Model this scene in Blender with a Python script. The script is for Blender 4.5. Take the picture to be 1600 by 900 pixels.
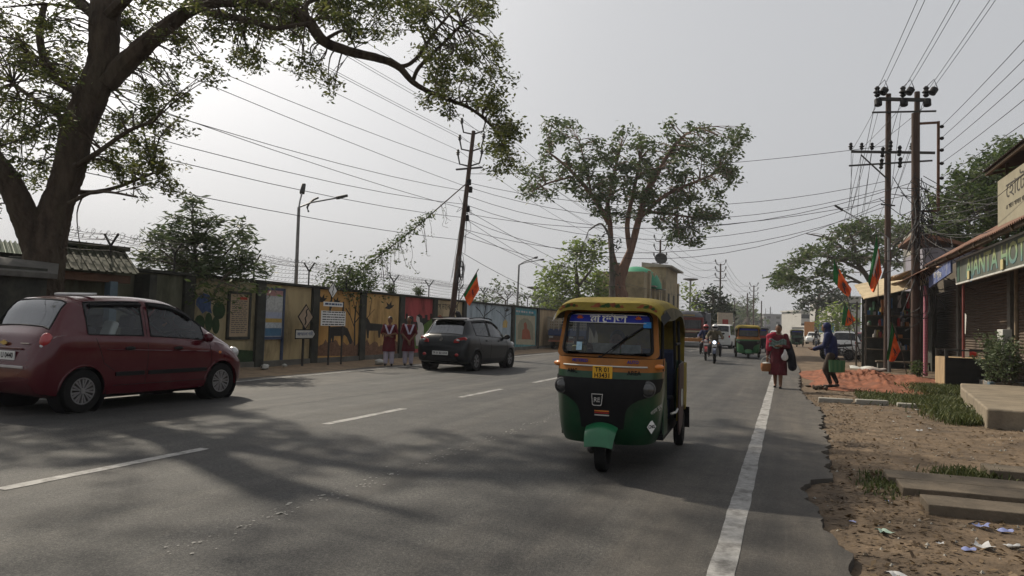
import bpy, bmesh, math, random
import numpy as np
from mathutils import Vector, Matrix
random.seed(7)
RNG = np.random.default_rng(7)
for _o in list(bpy.data.objects):
    bpy.data.objects.remove(_o)
SC = bpy.context.scene
COL = SC.collection
R = math.radians

# ------------------------------------------------------------------ camera, world, sun, exposure
FPX = 1160.0
EYE = 1.39
ROT = Matrix(((0.93788706, -0.01134326, 0.34675525),
              (0.34564546, -0.05573416, -0.93670856),
              (0.02995144, 0.99838121, -0.04835160)))
cam_d = bpy.data.cameras.new('camera')
cam_d.sensor_width = 36.0
cam_d.lens = 36.0 * FPX / 1600.0
cam_d.clip_start = 0.1
cam_d.clip_end = 6000
cam = bpy.data.objects.new('camera', cam_d)
COL.objects.link(cam)
cam.matrix_world = Matrix.Translation((0, 0, EYE)) @ ROT.to_4x4()
SC.camera = cam

SUN_EL = R(40)
SUN_TO = Vector((-0.84, 0.54))               # ground direction towards the sun
SUN_TO.normalize()
wd = bpy.data.worlds.new('World')
SC.world = wd
wd.use_nodes = True
_n = wd.node_tree.nodes
_l = wd.node_tree.links
_n.clear()
_sky = _n.new('ShaderNodeTexSky')
_sky.sky_type = 'NISHITA'
_sky.sun_disc = False
_sky.sun_elevation = SUN_EL
_sky.sun_rotation = math.atan2(SUN_TO.x, SUN_TO.y)
_sky.altitude = 20
_sky.air_density = 1.0
_sky.dust_density = 9.0
_sky.ozone_density = 1.0
_hs = _n.new('ShaderNodeHueSaturation')
_hs.inputs['Saturation'].default_value = 0.28
_mx = _n.new('ShaderNodeMix')
_mx.data_type = 'RGBA'
_mx.inputs['Factor'].default_value = 0.72
_mx.inputs['B'].default_value = (5.05, 5.15, 5.35, 1)     # even veil of winter haze over the whole sky
_bg = _n.new('ShaderNodeBackground')
_bg.inputs['Strength'].default_value = 0.115
_wo = _n.new('ShaderNodeOutputWorld')
_l.new(_sky.outputs[0], _hs.inputs['Color'])
_l.new(_hs.outputs[0], _mx.inputs['A'])
_l.new(_mx.outputs['Result'], _bg.inputs['Color'])
_l.new(_bg.outputs[0], _wo.inputs['Surface'])

sun_d = bpy.data.lights.new('sun', 'SUN')
sun_d.energy = 5.0
sun_d.angle = R(1.0)
sun_d.color = (1.0, 0.90, 0.74)
sun = bpy.data.objects.new('sun', sun_d)
COL.objects.link(sun)
_tosun = Vector((SUN_TO.x * math.cos(SUN_EL), SUN_TO.y * math.cos(SUN_EL), math.sin(SUN_EL)))
sun.rotation_euler = _tosun.to_track_quat('Z', 'Y').to_euler()
sun.location = (-30, 20, 40)
SC.view_settings.view_transform = 'Standard'
SC.view_settings.look = 'None'
SC.view_settings.gamma = 1
SC.view_settings.exposure = 0.0
SC.cycles.max_bounces = 6
SC.cycles.transparent_max_bounces = 12
SC.cycles.volume_bounces = 0

# ------------------------------------------------------------------ pixel of the photo -> point of the place
def ray(x, y):
    return ROT @ Vector(((x - 800) / FPX, (450 - y) / FPX, -1))
def atZ(x, y, z=0.0):
    d = ray(x, y); t = (z - EYE) / d.z
    return Vector((d.x * t, d.y * t, z))
def atX(x, y, X):
    d = ray(x, y); t = X / d.x
    return Vector((X, d.y * t, EYE + d.z * t))
def atY(x, y, Y):
    d = ray(x, y); t = Y / d.y
    return Vector((d.x * t, Y, EYE + d.z * t))
def atD(x, y, D):
    d = ray(x, y)
    return Vector((d.x * D, d.y * D, EYE + d.z * D))

# ------------------------------------------------------------------ materials
MATS = {}
def _tree(name):
    m = bpy.data.materials.new(name)
    m.use_nodes = True
    nt = m.node_tree
    return m, nt, nt.nodes, nt.links, nt.nodes['Principled BSDF']
def mat(name, col, rough=.75, metal=0., var=.18, scale=6., bump=0., bscale=45., spec=.25, coat=0., stain=None, sfac=.5, sscale=1.5, stretch=(1, 1, 1), emit=None):
    if name in MATS:
        return MATS[name]
    m, nt, n, l, b = _tree(name)
    tc = n.new('ShaderNodeTexCoord')
    mp = n.new('ShaderNodeMapping'); mp.inputs['Scale'].default_value = stretch
    l.new(tc.outputs['Object'], mp.inputs['Vector'])
    no = n.new('ShaderNodeTexNoise'); no.inputs['Scale'].default_value = scale; no.inputs['Detail'].default_value = 6; no.inputs['Roughness'].default_value = .65
    l.new(mp.outputs[0], no.inputs['Vector'])
    cr = n.new('ShaderNodeValToRGB')
    cr.color_ramp.elements[0].position = .3; cr.color_ramp.elements[1].position = .72
    cr.color_ramp.elements[0].color = (*[c * (1 - var) for c in col], 1)
    cr.color_ramp.elements[1].color = (*[min(1, c * (1 + var)) for c in col], 1)
    l.new(no.outputs['Fac'], cr.inputs['Fac'])
    out = cr.outputs['Color']
    if stain:
        ns = n.new('ShaderNodeTexNoise'); ns.inputs['Scale'].default_value = sscale; ns.inputs['Detail'].default_value = 8; ns.inputs['Roughness'].default_value = .7
        l.new(mp.outputs[0], ns.inputs['Vector'])
        r2 = n.new('ShaderNodeValToRGB'); r2.color_ramp.elements[0].position = .48; r2.color_ramp.elements[1].position = .66
        r2.color_ramp.elements[0].color = (0, 0, 0, 1); r2.color_ramp.elements[1].color = (sfac, sfac, sfac, 1)
        l.new(ns.outputs['Fac'], r2.inputs['Fac'])
        mx = n.new('ShaderNodeMix'); mx.data_type = 'RGBA'
        l.new(r2.outputs['Color'], mx.inputs['Factor']); l.new(out, mx.inputs['A']); mx.inputs['B'].default_value = (*stain, 1)
        out = mx.outputs['Result']
    l.new(out, b.inputs['Base Color'])
    b.inputs['Roughness'].default_value = rough; b.inputs['Metallic'].default_value = metal
    b.inputs['Specular IOR Level'].default_value = spec; b.inputs['Coat Weight'].default_value = coat
    b.inputs['Coat Roughness'].default_value = .08
    if bump:
        bd = .07 if name.startswith('bark') else .02
        nb = n.new('ShaderNodeTexNoise'); nb.inputs['Scale'].default_value = bscale; nb.inputs['Detail'].default_value = 5
        l.new(mp.outputs[0], nb.inputs['Vector'])
        bp = n.new('ShaderNodeBump'); bp.inputs['Strength'].default_value = bump; bp.inputs['Distance'].default_value = bd
        l.new(nb.outputs['Fac'], bp.inputs['Height']); l.new(bp.outputs[0], b.inputs['Normal'])
    if emit:
        b.inputs['Emission Color'].default_value = (*emit[:3], 1); b.inputs['Emission Strength'].default_value = emit[3]
    MATS[name] = m
    return m
def glass(name, tint=(.35, .4, .4), rough=.02, ior=1.5):
    m, nt, n, l, b = _tree(name)
    n.remove(b)
    tr = n.new('ShaderNodeBsdfTransparent'); tr.inputs[0].default_value = (*tint, 1)
    gl = n.new('ShaderNodeBsdfGlossy'); gl.inputs['Roughness'].default_value = rough; gl.inputs[0].default_value = (.95, .97, 1, 1)
    fr = n.new('ShaderNodeFresnel'); fr.inputs[0].default_value = ior
    mx = n.new('ShaderNodeMixShader')
    l.new(fr.outputs[0], mx.inputs[0]); l.new(tr.outputs[0], mx.inputs[1]); l.new(gl.outputs[0], mx.inputs[2])
    l.new(mx.outputs[0], n['Material Output'].inputs['Surface'])
    MATS[name] = m
    return m
def leafmat(name, c1, c2, trans=.35, scale=1.2):
    m, nt, n, l, b = _tree(name)
    ge = n.new('ShaderNodeNewGeometry')
    tc = n.new('ShaderNodeTexCoord')
    no = n.new('ShaderNodeTexNoise'); no.inputs['Scale'].default_value = scale
    l.new(tc.outputs['Object'], no.inputs['Vector'])
    ad = n.new('ShaderNodeMath'); ad.operation = 'MULTIPLY_ADD'; ad.inputs[1].default_value = .55; 
    l.new(ge.outputs['Random Per Island'], ad.inputs[0])
    m2 = n.new('ShaderNodeMath'); m2.operation = 'MULTIPLY'; m2.inputs[1].default_value = .45
    l.new(no.outputs['Fac'], m2.inputs[0]); l.new(m2.outputs[0], ad.inputs[2])
    cr = n.new('ShaderNodeValToRGB'); cr.color_ramp.elements[0].color = (*c1, 1); cr.color_ramp.elements[1].color = (*c2, 1)
    cr.color_ramp.elements[0].position = .2; cr.color_ramp.elements[1].position = .85
    l.new(ad.outputs[0], cr.inputs['Fac'])
    l.new(cr.outputs[0], b.inputs['Base Color']); b.inputs['Roughness'].default_value = .55; b.inputs['Specular IOR Level'].default_value = .3
    tl = n.new('ShaderNodeBsdfTranslucent'); l.new(cr.outputs[0], tl.inputs[0])
    mx = n.new('ShaderNodeMixShader'); mx.inputs[0].default_value = trans
    l.new(b.outputs[0], mx.inputs[1]); l.new(tl.outputs[0], mx.inputs[2])
    l.new(mx.outputs[0], n['Material Output'].inputs['Surface'])
    MATS[name] = m
    return m
def stripemat(name, ca, cb, axis=2, scale=10., rough=.7):
    """two-colour stripes along an object axis (printed cloth)"""
    m, nt, n, l, b = _tree(name)
    tc = n.new('ShaderNodeTexCoord'); wv = n.new('ShaderNodeTexWave')
    wv.bands_direction = 'XYZ'[axis]; wv.inputs['Scale'].default_value = scale; wv.inputs['Distortion'].default_value = 1.0
    l.new(tc.outputs['Object'], wv.inputs['Vector'])
    cr = n.new('ShaderNodeValToRGB'); cr.color_ramp.elements[0].color = (*ca, 1); cr.color_ramp.elements[1].color = (*cb, 1)
    cr.color_ramp.elements[0].position = .45; cr.color_ramp.elements[1].position = .55
    l.new(wv.outputs['Color'], cr.inputs[0]); l.new(cr.outputs[0], b.inputs['Base Color']); b.inputs['Roughness'].default_value = rough
    MATS[name] = m
    return m

# ------------------------------------------------------------------ mesh builder
class MB:
    def __init__(s):
        s.v = []; s.f = []; s.mi = []
    def add(s, vs, fs, mi=0):
        o = len(s.v)
        s.v.extend([tuple(v) for v in vs])
        for f in fs:
            s.f.append(tuple(i + o for i in f)); s.mi.append(mi)
        return s
    def box(s, x0, x1, y0, y1, z0, z1, mi=0):
        vs = [(x, y, z) for z in (z0, z1) for y in (y0, y1) for x in (x0, x1)]
        return s.add(vs, [(0, 2, 3, 1), (4, 5, 7, 6), (0, 1, 5, 4), (2, 6, 7, 3), (0, 4, 6, 2), (1, 3, 7, 5)], mi)
    def obox(s, c, size, rot=None, mi=0, taper=1.0):
        """box turned by rot (Matrix 3x3); taper scales the top"""
        c = Vector(c); vs = []
        for z in (-.5, .5):
            k = taper if z > 0 else 1
            for y in (-.5, .5):
                for x in (-.5, .5):
                    p = Vector((x * size[0] * k, y * size[1] * k, z * size[2]))
                    vs.append(c + (rot @ p if rot else p))
        return s.add(vs, [(0, 2, 3, 1), (4, 5, 7, 6), (0, 1, 5, 4), (2, 6, 7, 3), (0, 4, 6, 2), (1, 3, 7, 5)], mi)
    def bar(s, a, b, w, h=None, mi=0):
        """square bar from a to b"""
        a = Vector(a); b = Vector(b); h = h or w
        d = (b - a); L = d.length; d.normalize()
        q = d.to_track_quat('Z', 'Y').to_matrix()
        return s.obox((a + b) / 2, (w, h, L), q, mi)
    def tube(s, pts, rad, n=8, mi=0, cap=True, wob=0.0, seed=0, ridge=0.0):
        pts = [Vector(p) for p in pts]
        if not hasattr(rad, '__len__'):
            rad = [rad] * len(pts)
        rr = random.Random(seed)
        ref = None; rings = []; o = len(s.v)
        for i, p in enumerate(pts):
            t = (pts[min(i + 1, len(pts) - 1)] - pts[max(i - 1, 0)])
            if t.length < 1e-9: t = Vector((0, 0, 1))
            t.normalize()
            if ref is None:
                ref = Vector((0, 0, 1)) if abs(t.z) < .9 else Vector((1, 0, 0))
            u = t.cross(ref)
            if u.length < 1e-4: u = t.orthogonal()
            u.normalize(); w = u.cross(t).normalized(); ref = w.cross(u) * -1 if False else ref
            for k in range(n):
                a = 2 * math.pi * k / n
                r = rad[i] * (1 + wob * (rr.random() - .5) * 2)
                if ridge: r *= 1 + ridge * (math.sin(5 * a + i * .21) * .5 + .35 * math.sin(11 * a - i * .37 + 1.3 * math.sin(i * .6)) + .3 * math.sin(19 * a + i * 1.1))
                s.v.append(tuple(p + (u * math.cos(a) + w * math.sin(a)) * r))
        for i in range(len(pts) - 1):
            for k in range(n):
                a = o + i * n + k; b = o + i * n + (k + 1) % n
                s.f.append((a, b, b + n, a + n)); s.mi.append(mi)
        if cap:
            s.f.append(tuple(o + k for k in range(n))[::-1]); s.mi.append(mi)
            q = o + (len(pts) - 1) * n
            s.f.append(tuple(q + k for k in range(n))); s.mi.append(mi)
        return s
    def lathe(s, prof, c=(0, 0, 0), axis=(0, 0, 1), n=20, mi=0, cap=True, scale=(1, 1)):
        c = Vector(c); ax = Vector(axis).normalized()
        u = ax.orthogonal().normalized(); w = ax.cross(u)
        o = len(s.v)
        for (r, z) in prof:
            for k in range(n):
                a = 2 * math.pi * k / n
                s.v.append(tuple(c + ax * z + (u * math.cos(a) * scale[0] + w * math.sin(a) * scale[1]) * r))
        for i in range(len(prof) - 1):
            for k in range(n):
                a = o + i * n + k; b = o + i * n + (k + 1) % n
                s.f.append((a, b, b + n, a + n)); s.mi.append(mi)
        if cap:
            s.f.append(tuple(o + k for k in range(n))[::-1]); s.mi.append(mi)
            q = o + (len(prof) - 1) * n
            s.f.append(tuple(q + k for k in range(n))); s.mi.append(mi)
        return s
    def ell(s, c, rad, nu=12, nv=8, rot=None, mi=0):
        c = Vector(c); o = len(s.v)
        for j in range(nv + 1):
            ph = math.pi * j / nv
            for i in range(nu):
                a = 2 * math.pi * i / nu
                p = Vector((rad[0] * math.sin(ph) * math.cos(a), rad[1] * math.sin(ph) * math.sin(a), rad[2] * math.cos(ph)))
                s.v.append(tuple(c + (rot @ p if rot else p)))
        for j in range(nv):
            for i in range(nu):
                a = o + j * nu + i; b = o + j * nu + (i + 1) % nu
                s.f.append((a, a + nu, b + nu, b)); s.mi.append(mi)
        return s
    def prism(s, poly, fn, d, mi=0):
        """poly 2-D outline; fn(u, v, w) -> 3-D point; thickness d along w"""
        n = len(poly)
        vs = [fn(u, v, 0) for u, v in poly] + [fn(u, v, d) for u, v in poly]
        fs = [tuple(range(n))[::-1], tuple(range(n, 2 * n))] + [(i, (i + 1) % n, n + (i + 1) % n, n + i) for i in range(n)]
        return s.add(vs, fs, mi)
    def grid(s, fn, nu, nv, mi=0, closed=False):
        o = len(s.v)
        for j in range(nv + 1):
            for i in range(nu + (0 if closed else 1)):
                s.v.append(tuple(fn(i / nu, j / nv)))
        w = nu if closed else nu + 1
        for j in range(nv):
            for i in range(nu):
                a = o + j * w + i; b = o + j * w + (i + 1) % w
                s.f.append((a, b, b + w, a + w)); s.mi.append(mi)
        return s
    def mesh(s, name, mats, sharp=38, recalc=True):
        me = bpy.data.meshes.new(name)
        me.from_pydata(s.v, [], s.f)
        if not isinstance(mats, (list, tuple)): mats = [mats]
        for m in mats: me.materials.append(m)
        if len(mats) > 1: me.polygons.foreach_set('material_index', s.mi)
        if recalc and len(s.f) < 60000:
            bm = bmesh.new(); bm.from_mesh(me)
            bmesh.ops.recalc_face_normals(bm, faces=bm.faces)
            bm.to_mesh(me); bm.free()
        if sharp:
            me.polygons.foreach_set('use_smooth', [True] * len(me.polygons))
            me.set_sharp_from_angle(angle=R(sharp))
        me.update()
        return me
    def build(s, name, mats, parent=None, sharp=38, loc=None, bevel=0., recalc=True):
        o = bpy.data.objects.new(name, s.mesh(name, mats, sharp, recalc))
        COL.objects.link(o)
        if parent: o.parent = parent
        if loc: o.location = loc
        if bevel:
            b = o.modifiers.new('bevel', 'BEVEL'); b.width = bevel; b.segments = 2; b.limit_method = 'ANGLE'; b.angle_limit = R(35)
        return o
ORD = 'first second third fourth fifth sixth seventh eighth ninth tenth eleventh twelfth thirteenth fourteenth fifteenth sixteenth seventeenth eighteenth'.split()
def tag(o, label=None, cat=None, group=None, kind=None):
    if label: o['label'] = label
    if cat: o['category'] = cat
    if group: o['group'] = group
    if kind: o['kind'] = kind
    return o
def thing(name, label, cat, loc=(0, 0, 0), rz=0., group=None):
    o = bpy.data.objects.new(name, None)
    COL.objects.link(o)
    o.empty_display_size = .2
    o.location = loc; o.rotation_euler = (0, 0, rz)
    return tag(o, label, cat, group)
def copy_tree(o, parent=None):
    c = o.copy(); COL.objects.link(c); c.parent = parent
    for ch in list(o.children): copy_tree(ch, c)
    return c
def text(body, size, m, parent=None, M=None, ext=.0015, name='lettering', space=1.0, sx=1.0, bold=0.0):
    cu = bpy.data.curves.new(name, 'FONT')
    cu.body = body; cu.size = size; cu.extrude = ext; cu.align_x = 'CENTER'; cu.align_y = 'CENTER'; cu.space_character = space
    cu.resolution_u = 3; cu.offset = bold
    t = bpy.data.objects.new(name, cu); COL.objects.link(t)
    bpy.context.view_layer.update()
    me = bpy.data.meshes.new_from_object(t.evaluated_get(bpy.context.evaluated_depsgraph_get()))
    bpy.data.objects.remove(t); bpy.data.curves.remove(cu)
    me.materials.clear(); me.materials.append(m)
    if sx != 1: me.transform(Matrix.Diagonal((sx, 1, 1, 1)))
    if M is not None: me.transform(M)
    o = bpy.data.objects.new(name, me); COL.objects.link(o)
    if parent: o.parent = parent
    return o
def frame(o, right, up):
    """4x4 matrix with local x = right, y = up, at o"""
    r = Vector(right).normalized(); u = Vector(up); u = (u - r * u.dot(r)).normalized(); w = r.cross(u)
    return Matrix(((r.x, u.x, w.x, o[0]), (r.y, u.y, w.y, o[1]), (r.z, u.z, w.z, o[2]), (0, 0, 0, 1)))
def pchip(xs, ys):
    xs = np.asarray(xs, float); ys = np.asarray(ys, float); h = np.diff(xs); dl = np.diff(ys) / h
    d = np.zeros(len(xs))
    for i in range(1, len(xs) - 1):
        if dl[i - 1] * dl[i] > 0:
            w1 = 2 * h[i] + h[i - 1]; w2 = h[i] + 2 * h[i - 1]
            d[i] = (w1 + w2) / (w1 / dl[i - 1] + w2 / dl[i])
    d[0] = dl[0]; d[-1] = dl[-1]
    def f(x):
        x = min(max(x, xs[0]), xs[-1])
        i = min(max(int(np.searchsorted(xs, x)) - 1, 0), len(h) - 1)
        t = (x - xs[i]) / h[i]
        return float((1 + 2 * t) * (1 - t) ** 2 * ys[i] + t * (1 - t) ** 2 * h[i] * d[i] + t * t * (3 - 2 * t) * ys[i + 1] + t * t * (t - 1) * h[i] * d[i + 1])
    return f
def leafmesh(name, P, size, m, parent=None, droop=.35, aspect=.42, seed=1):
    """many small folded leaves at the points P (N,3)"""
    rg = np.random.default_rng(seed)
    N = len(P)
    a = rg.uniform(0, 2 * np.pi, N); z = rg.normal(-droop, .45, N)
    d = np.stack([np.cos(a), np.sin(a), z], 1); d /= np.linalg.norm(d, axis=1)[:, None]
    q = rg.normal(size=(N, 3)); sd = np.cross(d, q); sd /= np.linalg.norm(sd, axis=1)[:, None]
    L = (size * rg.uniform(.6, 1.35, N))[:, None]
    W = L * aspect * .5
    nn = np.cross(d, sd)
    V = np.empty((N, 4, 3))
    V[:, 0] = P; V[:, 1] = P + d * L * .5 + sd * W + nn * W * .3; V[:, 2] = P + d * L; V[:, 3] = P + d * L * .5 - sd * W + nn * W * .3
    me = bpy.data.meshes.new(name)
    me.vertices.add(N * 4); me.vertices.foreach_set('co', V.reshape(-1))
    me.loops.add(N * 4); me.loops.foreach_set('vertex_index', np.arange(N * 4, dtype=np.int32))
    me.polygons.add(N); me.polygons.foreach_set('loop_start', np.arange(0, N * 4, 4, dtype=np.int32))
    me.update(calc_edges=True)
    me.materials.append(m)
    o = bpy.data.objects.new(name, me); COL.objects.link(o)
    if parent: o.parent = parent
    return o
def clumps(blobs, sub_per, sub_r, leaf_per, seed=3, flat=.75):
    """blobs: (centre, (rx,ry,rz)); scattered twig clumps, each a handful of leaves; returns leaf points, clump centres"""
    rg = np.random.default_rng(seed)
    pts = []; cen = []
    for c, rad in blobs:
        vol = max(1, int(sub_per * (rad[0] * rad[1] * rad[2]) ** (2 / 3.) * rg.uniform(.8, 1.2)))
        u = rg.normal(size=(vol, 3)); u /= np.linalg.norm(u, axis=1)[:, None]
        r = rg.uniform(.15, 1, vol) ** .5
        cc = np.array(c) + u * r[:, None] * np.array(rad)
        cen.append(cc)
        for k in cc:
            nl = max(3, int(leaf_per * rg.uniform(.5, 1.5)))
            v = rg.normal(size=(nl, 3)) * sub_r * .55; v[:, 2] *= flat
            pts.append(k + v)
    return np.concatenate(pts), np.concatenate(cen)
# ================================================================== MATERIALS
def roadmat():
    m, nt, n, l, b = _tree('asphalt')
    tc = n.new('ShaderNodeTexCoord')
    def noise(sc, det=6, ro=.6, src=None):
        x = n.new('ShaderNodeTexNoise'); x.inputs['Scale'].default_value = sc; x.inputs['Detail'].default_value = det; x.inputs['Roughness'].default_value = ro
        l.new(src or tc.outputs['Object'], x.inputs['Vector']); return x.outputs['Fac']
    def ramp(fac, a, b_, ca, cb):
        x = n.new('ShaderNodeValToRGB'); x.color_ramp.elements[0].position = a; x.color_ramp.elements[1].position = b_
        x.color_ramp.elements[0].color = (*ca, 1); x.color_ramp.elements[1].color = (*cb, 1); l.new(fac, x.inputs[0]); return x.outputs[0]
    def mix(f, A, B, mode='MIX'):
        x = n.new('ShaderNodeMix'); x.data_type = 'RGBA'; x.blend_type = mode
        if isinstance(f, float): x.inputs['Factor'].default_value = f
        else: l.new(f, x.inputs['Factor'])
        l.new(A, x.inputs['A'])
        if isinstance(B, tuple): x.inputs['B'].default_value = (*B, 1)
        else: l.new(B, x.inputs['B'])
        return x.outputs['Result']
    base = ramp(noise(.55, 8, .7), .3, .7, (.034, .035, .039), (.057, .057, .057))
    agg = ramp(noise(95, 3, .6), .35, .72, (.22, .22, .22), (2.3, 2.25, 2.1))
    c = mix(.8, base, agg, 'MULTIPLY')
    agg2 = ramp(noise(34, 2, .7), .38, .66, (.50, .50, .52), (1.45, 1.42, 1.36))
    c = mix(.8, c, agg2, 'MULTIPLY')
    # brown dust blown along the road, more towards the edges (X in metres)
    mp = n.new('ShaderNodeMapping'); mp.inputs['Scale'].default_value = (1.1, .12, 1); l.new(tc.outputs['Object'], mp.inputs['Vector'])
    dust = noise(1.0, 8, .68, mp.outputs[0])
    sx = n.new('ShaderNodeSeparateXYZ'); l.new(tc.outputs['Object'], sx.inputs[0])
    e1 = n.new('ShaderNodeMapRange'); e1.inputs['From Min'].default_value = -1.6; e1.inputs['From Max'].default_value = .6; e1.inputs['To Max'].default_value = .38; l.new(sx.outputs['X'], e1.inputs['Value'])
    e2 = n.new('ShaderNodeMapRange'); e2.inputs['From Min'].default_value = -9.4; e2.inputs['From Max'].default_value = -11.3; e2.inputs['To Max'].default_value = .3; l.new(sx.outputs['X'], e2.inputs['Value'])
    ad = n.new('ShaderNodeMath'); l.new(dust, ad.inputs[0]); l.new(e1.outputs[0], ad.inputs[1])
    ad2 = n.new('ShaderNodeMath'); l.new(ad.outputs[0], ad2.inputs[0]); l.new(e2.outputs[0], ad2.inputs[1])
    df = ramp(ad2.outputs[0], .50, .98, (0, 0, 0), (.75, .75, .75))
    c = mix(df, c, (.100, .086, .070))
    # polished wheel tracks running along the road, old resurfaced patches
    mt_ = n.new('ShaderNodeMapping'); mt_.inputs['Scale'].default_value = (1.0, .03, 1); l.new(tc.outputs['Object'], mt_.inputs['Vector'])
    trk = ramp(noise(2.2, 5, .6, mt_.outputs[0]), .40, .66, (.70, .70, .71), (1.30, 1.29, 1.26))
    c = mix(.8, c, trk, 'MULTIPLY')
    blot = ramp(noise(1.9, 7, .75), .36, .66, (.66, .66, .67), (1.32, 1.30, 1.27))
    c = mix(.8, c, blot, 'MULTIPLY')
    # oil drips and old patches
    oil = ramp(noise(1.7, 4, .5), .66, .74, (0, 0, 0), (.45, .45, .45))
    c = mix(oil, c, (.028, .027, .026))
    cr = n.new('ShaderNodeTexVoronoi'); cr.feature = 'DISTANCE_TO_EDGE'; cr.inputs['Scale'].default_value = .9
    nw = n.new('ShaderNodeTexNoise'); nw.inputs['Scale'].default_value = 3; l.new(tc.outputs['Object'], nw.inputs['Vector'])
    va = n.new('ShaderNodeVectorMath'); va.operation = 'MULTIPLY_ADD'; va.inputs[1].default_value = (.5, .5, .5); l.new(nw.outputs['Color'], va.inputs[0]); l.new(tc.outputs['Object'], va.inputs[2]); l.new(va.outputs[0], cr.inputs['Vector'])
    ck = ramp(cr.outputs['Distance'], .0, .006, (.5, .5, .5), (0, 0, 0))
    msk = ramp(noise(.35, 3), .52, .6, (0, 0, 0), (1, 1, 1))
    ckm = mix(1.0, ck, msk, 'MULTIPLY')
    c = mix(ckm, c, (.02, .02, .02))
    l.new(c, b.inputs['Base Color'])
    b.inputs['Roughness'].default_value = .7; b.inputs['Specular IOR Level'].default_value = .25
    bp = n.new('ShaderNodeBump'); bp.inputs['Strength'].default_value = .8; bp.inputs['Distance'].default_value = .016
    l.new(noise(48, 5, .75), bp.inputs['Height']); l.new(bp.outputs[0], b.inputs['Normal'])
    MATS['asphalt'] = m
    return m
roadmat()
mat('paint_white', (.27, .265, .255), .75, var=.3, scale=14, stain=(.09, .085, .08), sfac=.95, sscale=4, bump=.3, bscale=70)
mat('dirt', (.122, .087, .056), .95, var=.45, scale=3.5, bump=.9, bscale=22, stain=(.055, .042, .032), sfac=.75, sscale=1.1)
mat('sand', (.26, .19, .125), .95, var=.3, scale=3, bump=.6, bscale=25, stain=(.13, .10, .07), sfac=.6, sscale=.8)
mat('red_earth', (.185, .068, .036), .95, var=.5, scale=4, bump=.8, bscale=18, stain=(.15, .07, .045), sfac=.6, sscale=1.5)
mat('ground_far', (.13, .115, .08), .95, var=.3, scale=.2)
mat('concrete', (.30, .285, .25), .85, var=.2, scale=4, bump=.35, bscale=40, stain=(.12, .11, .09), sfac=.6, sscale=2)
mat('concrete_dark', (.13, .125, .11), .9, var=.3, scale=4, bump=.4, bscale=40, stain=(.05, .05, .04), sfac=.7, sscale=2)
mat('wall_dark', (.040, .042, .036), .85, var=.3, scale=4, stain=(.085, .08, .06), sfac=.5, sscale=2.5, bump=.3)
mat('steel', (.20, .20, .20), .5, .6, var=.2, scale=10)
mat('steel_dark', (.05, .048, .045), .6, .4, var=.25, scale=10)
mat('rust', (.115, .062, .038), .85, .1, var=.4, scale=6, bump=.3, stain=(.05, .035, .03), sfac=.6)
mat('black', (.008, .008, .009), .6, var=.2, spec=.15)
mat('rubber', (.013, .013, .013), .9, spec=.12, var=.3, scale=20, bump=.2)
mat('white', (.72, .72, .70), .6, var=.08)
mat('dull_white', (.46, .46, .43), .75, var=.15, scale=8, stain=(.22, .2, .17), sfac=.5, sscale=4)
mat('wire', (.028, .028, .030), .6, var=.1)
mat('wire_grey', (.10, .10, .10), .5, .3, var=.1)
mat('skin', (.17, .085, .050), .6, var=.1, scale=12)
mat('hair', (.012, .010, .009), .5, var=.3, scale=30)
mat('orange', (.75, .12, .018), .75, var=.15, scale=9)
mat('green_flag', (.012, .13, .030), .75, var=.2, scale=9)
mat('bark', (.060, .045, .034), .95, var=.5, scale=7, bump=1.0, bscale=9, stretch=(1, 1, .25), stain=(.10, .085, .06), sfac=.45, sscale=3)
mat('bark_red', (.17, .095, .065), .9, var=.3, scale=4, bump=.6, bscale=9, stretch=(1, 1, .3), stain=(.07, .055, .045), sfac=.7, sscale=.8)
mat('bark_grey', (.10, .085, .07), .95, var=.35, scale=5, bump=.6, stretch=(1, 1, .3))
leafmat('leaf_big', (.036, .058, .016), (.15, .155, .045), .48)
leafmat('leaf_mid', (.032, .060, .018), (.105, .135, .045), .42, .8)
leafmat('leaf_light', (.10, .16, .030), (.22, .27, .07), .45, .6)
leafmat('leaf_dark', (.012, .026, .012), (.040, .060, .025), .2, .8)
leafmat('leaf_shrub', (.050, .080, .035), (.140, .165, .085), .35, 1.5)
leafmat('leaf_dry', (.085, .055, .028), (.19, .13, .07), .2, 3)
leafmat('grass', (.040, .060, .018), (.120, .125, .045), .3, 2)

# ================================================================== GROUND AND ROAD
gm = MB(); gm.add([(-2500, -400, -.16), (2500, -400, -.16), (2500, 4500, -.16), (-2500, 4500, -.16)], [(0, 1, 2, 3)])
tag(gm.build('ground', MATS['ground_far'], sharp=0), kind='structure')
_edge_pts = [(-6, .5), (2, .34), (4.0, .42), (4.78, .39), (5.6, .33), (6.3, .24), (6.9, .19), (7.33, .17), (7.65, .22), (7.85, .38), (8.12, .47), (8.5, .42), (9.5, .46), (11, .53), (12.4, .50), (13.2, .58), (14.73, .60), (16, .52), (17.5, .42), (20, .34), (24, .40), (30, .5), (40, .45), (60, .5), (900, .5)]
_edge = pchip([a for a, b in _edge_pts], [b for a, b in _edge_pts])
rm = MB()
ys = list(np.arange(-6, 26, .09)) + list(np.arange(26, 60, 1.0)) + list(np.arange(60, 901, 40))
rr = random.Random(4)
cols = [-11.35, -8, -5.65, -3, -1]
for i, y in enumerate(ys):
    e = _edge(y) + (rr.uniform(-.022, .022) + .03 * math.sin(y * 5.1) + .02 * math.sin(y * 13.7)) * (1 if y < 30 else 0)
    le = -11.35 + .12 * math.sin(y * .9) + rr.uniform(-.03, .03)
    row = [le] + cols[1:] + [e]
    rm.v += [(le - .03, y, -.10)] + [(x, y, 0) for x in row] + [(e + .015, y, -.12)]
w = len(cols) + 3
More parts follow.
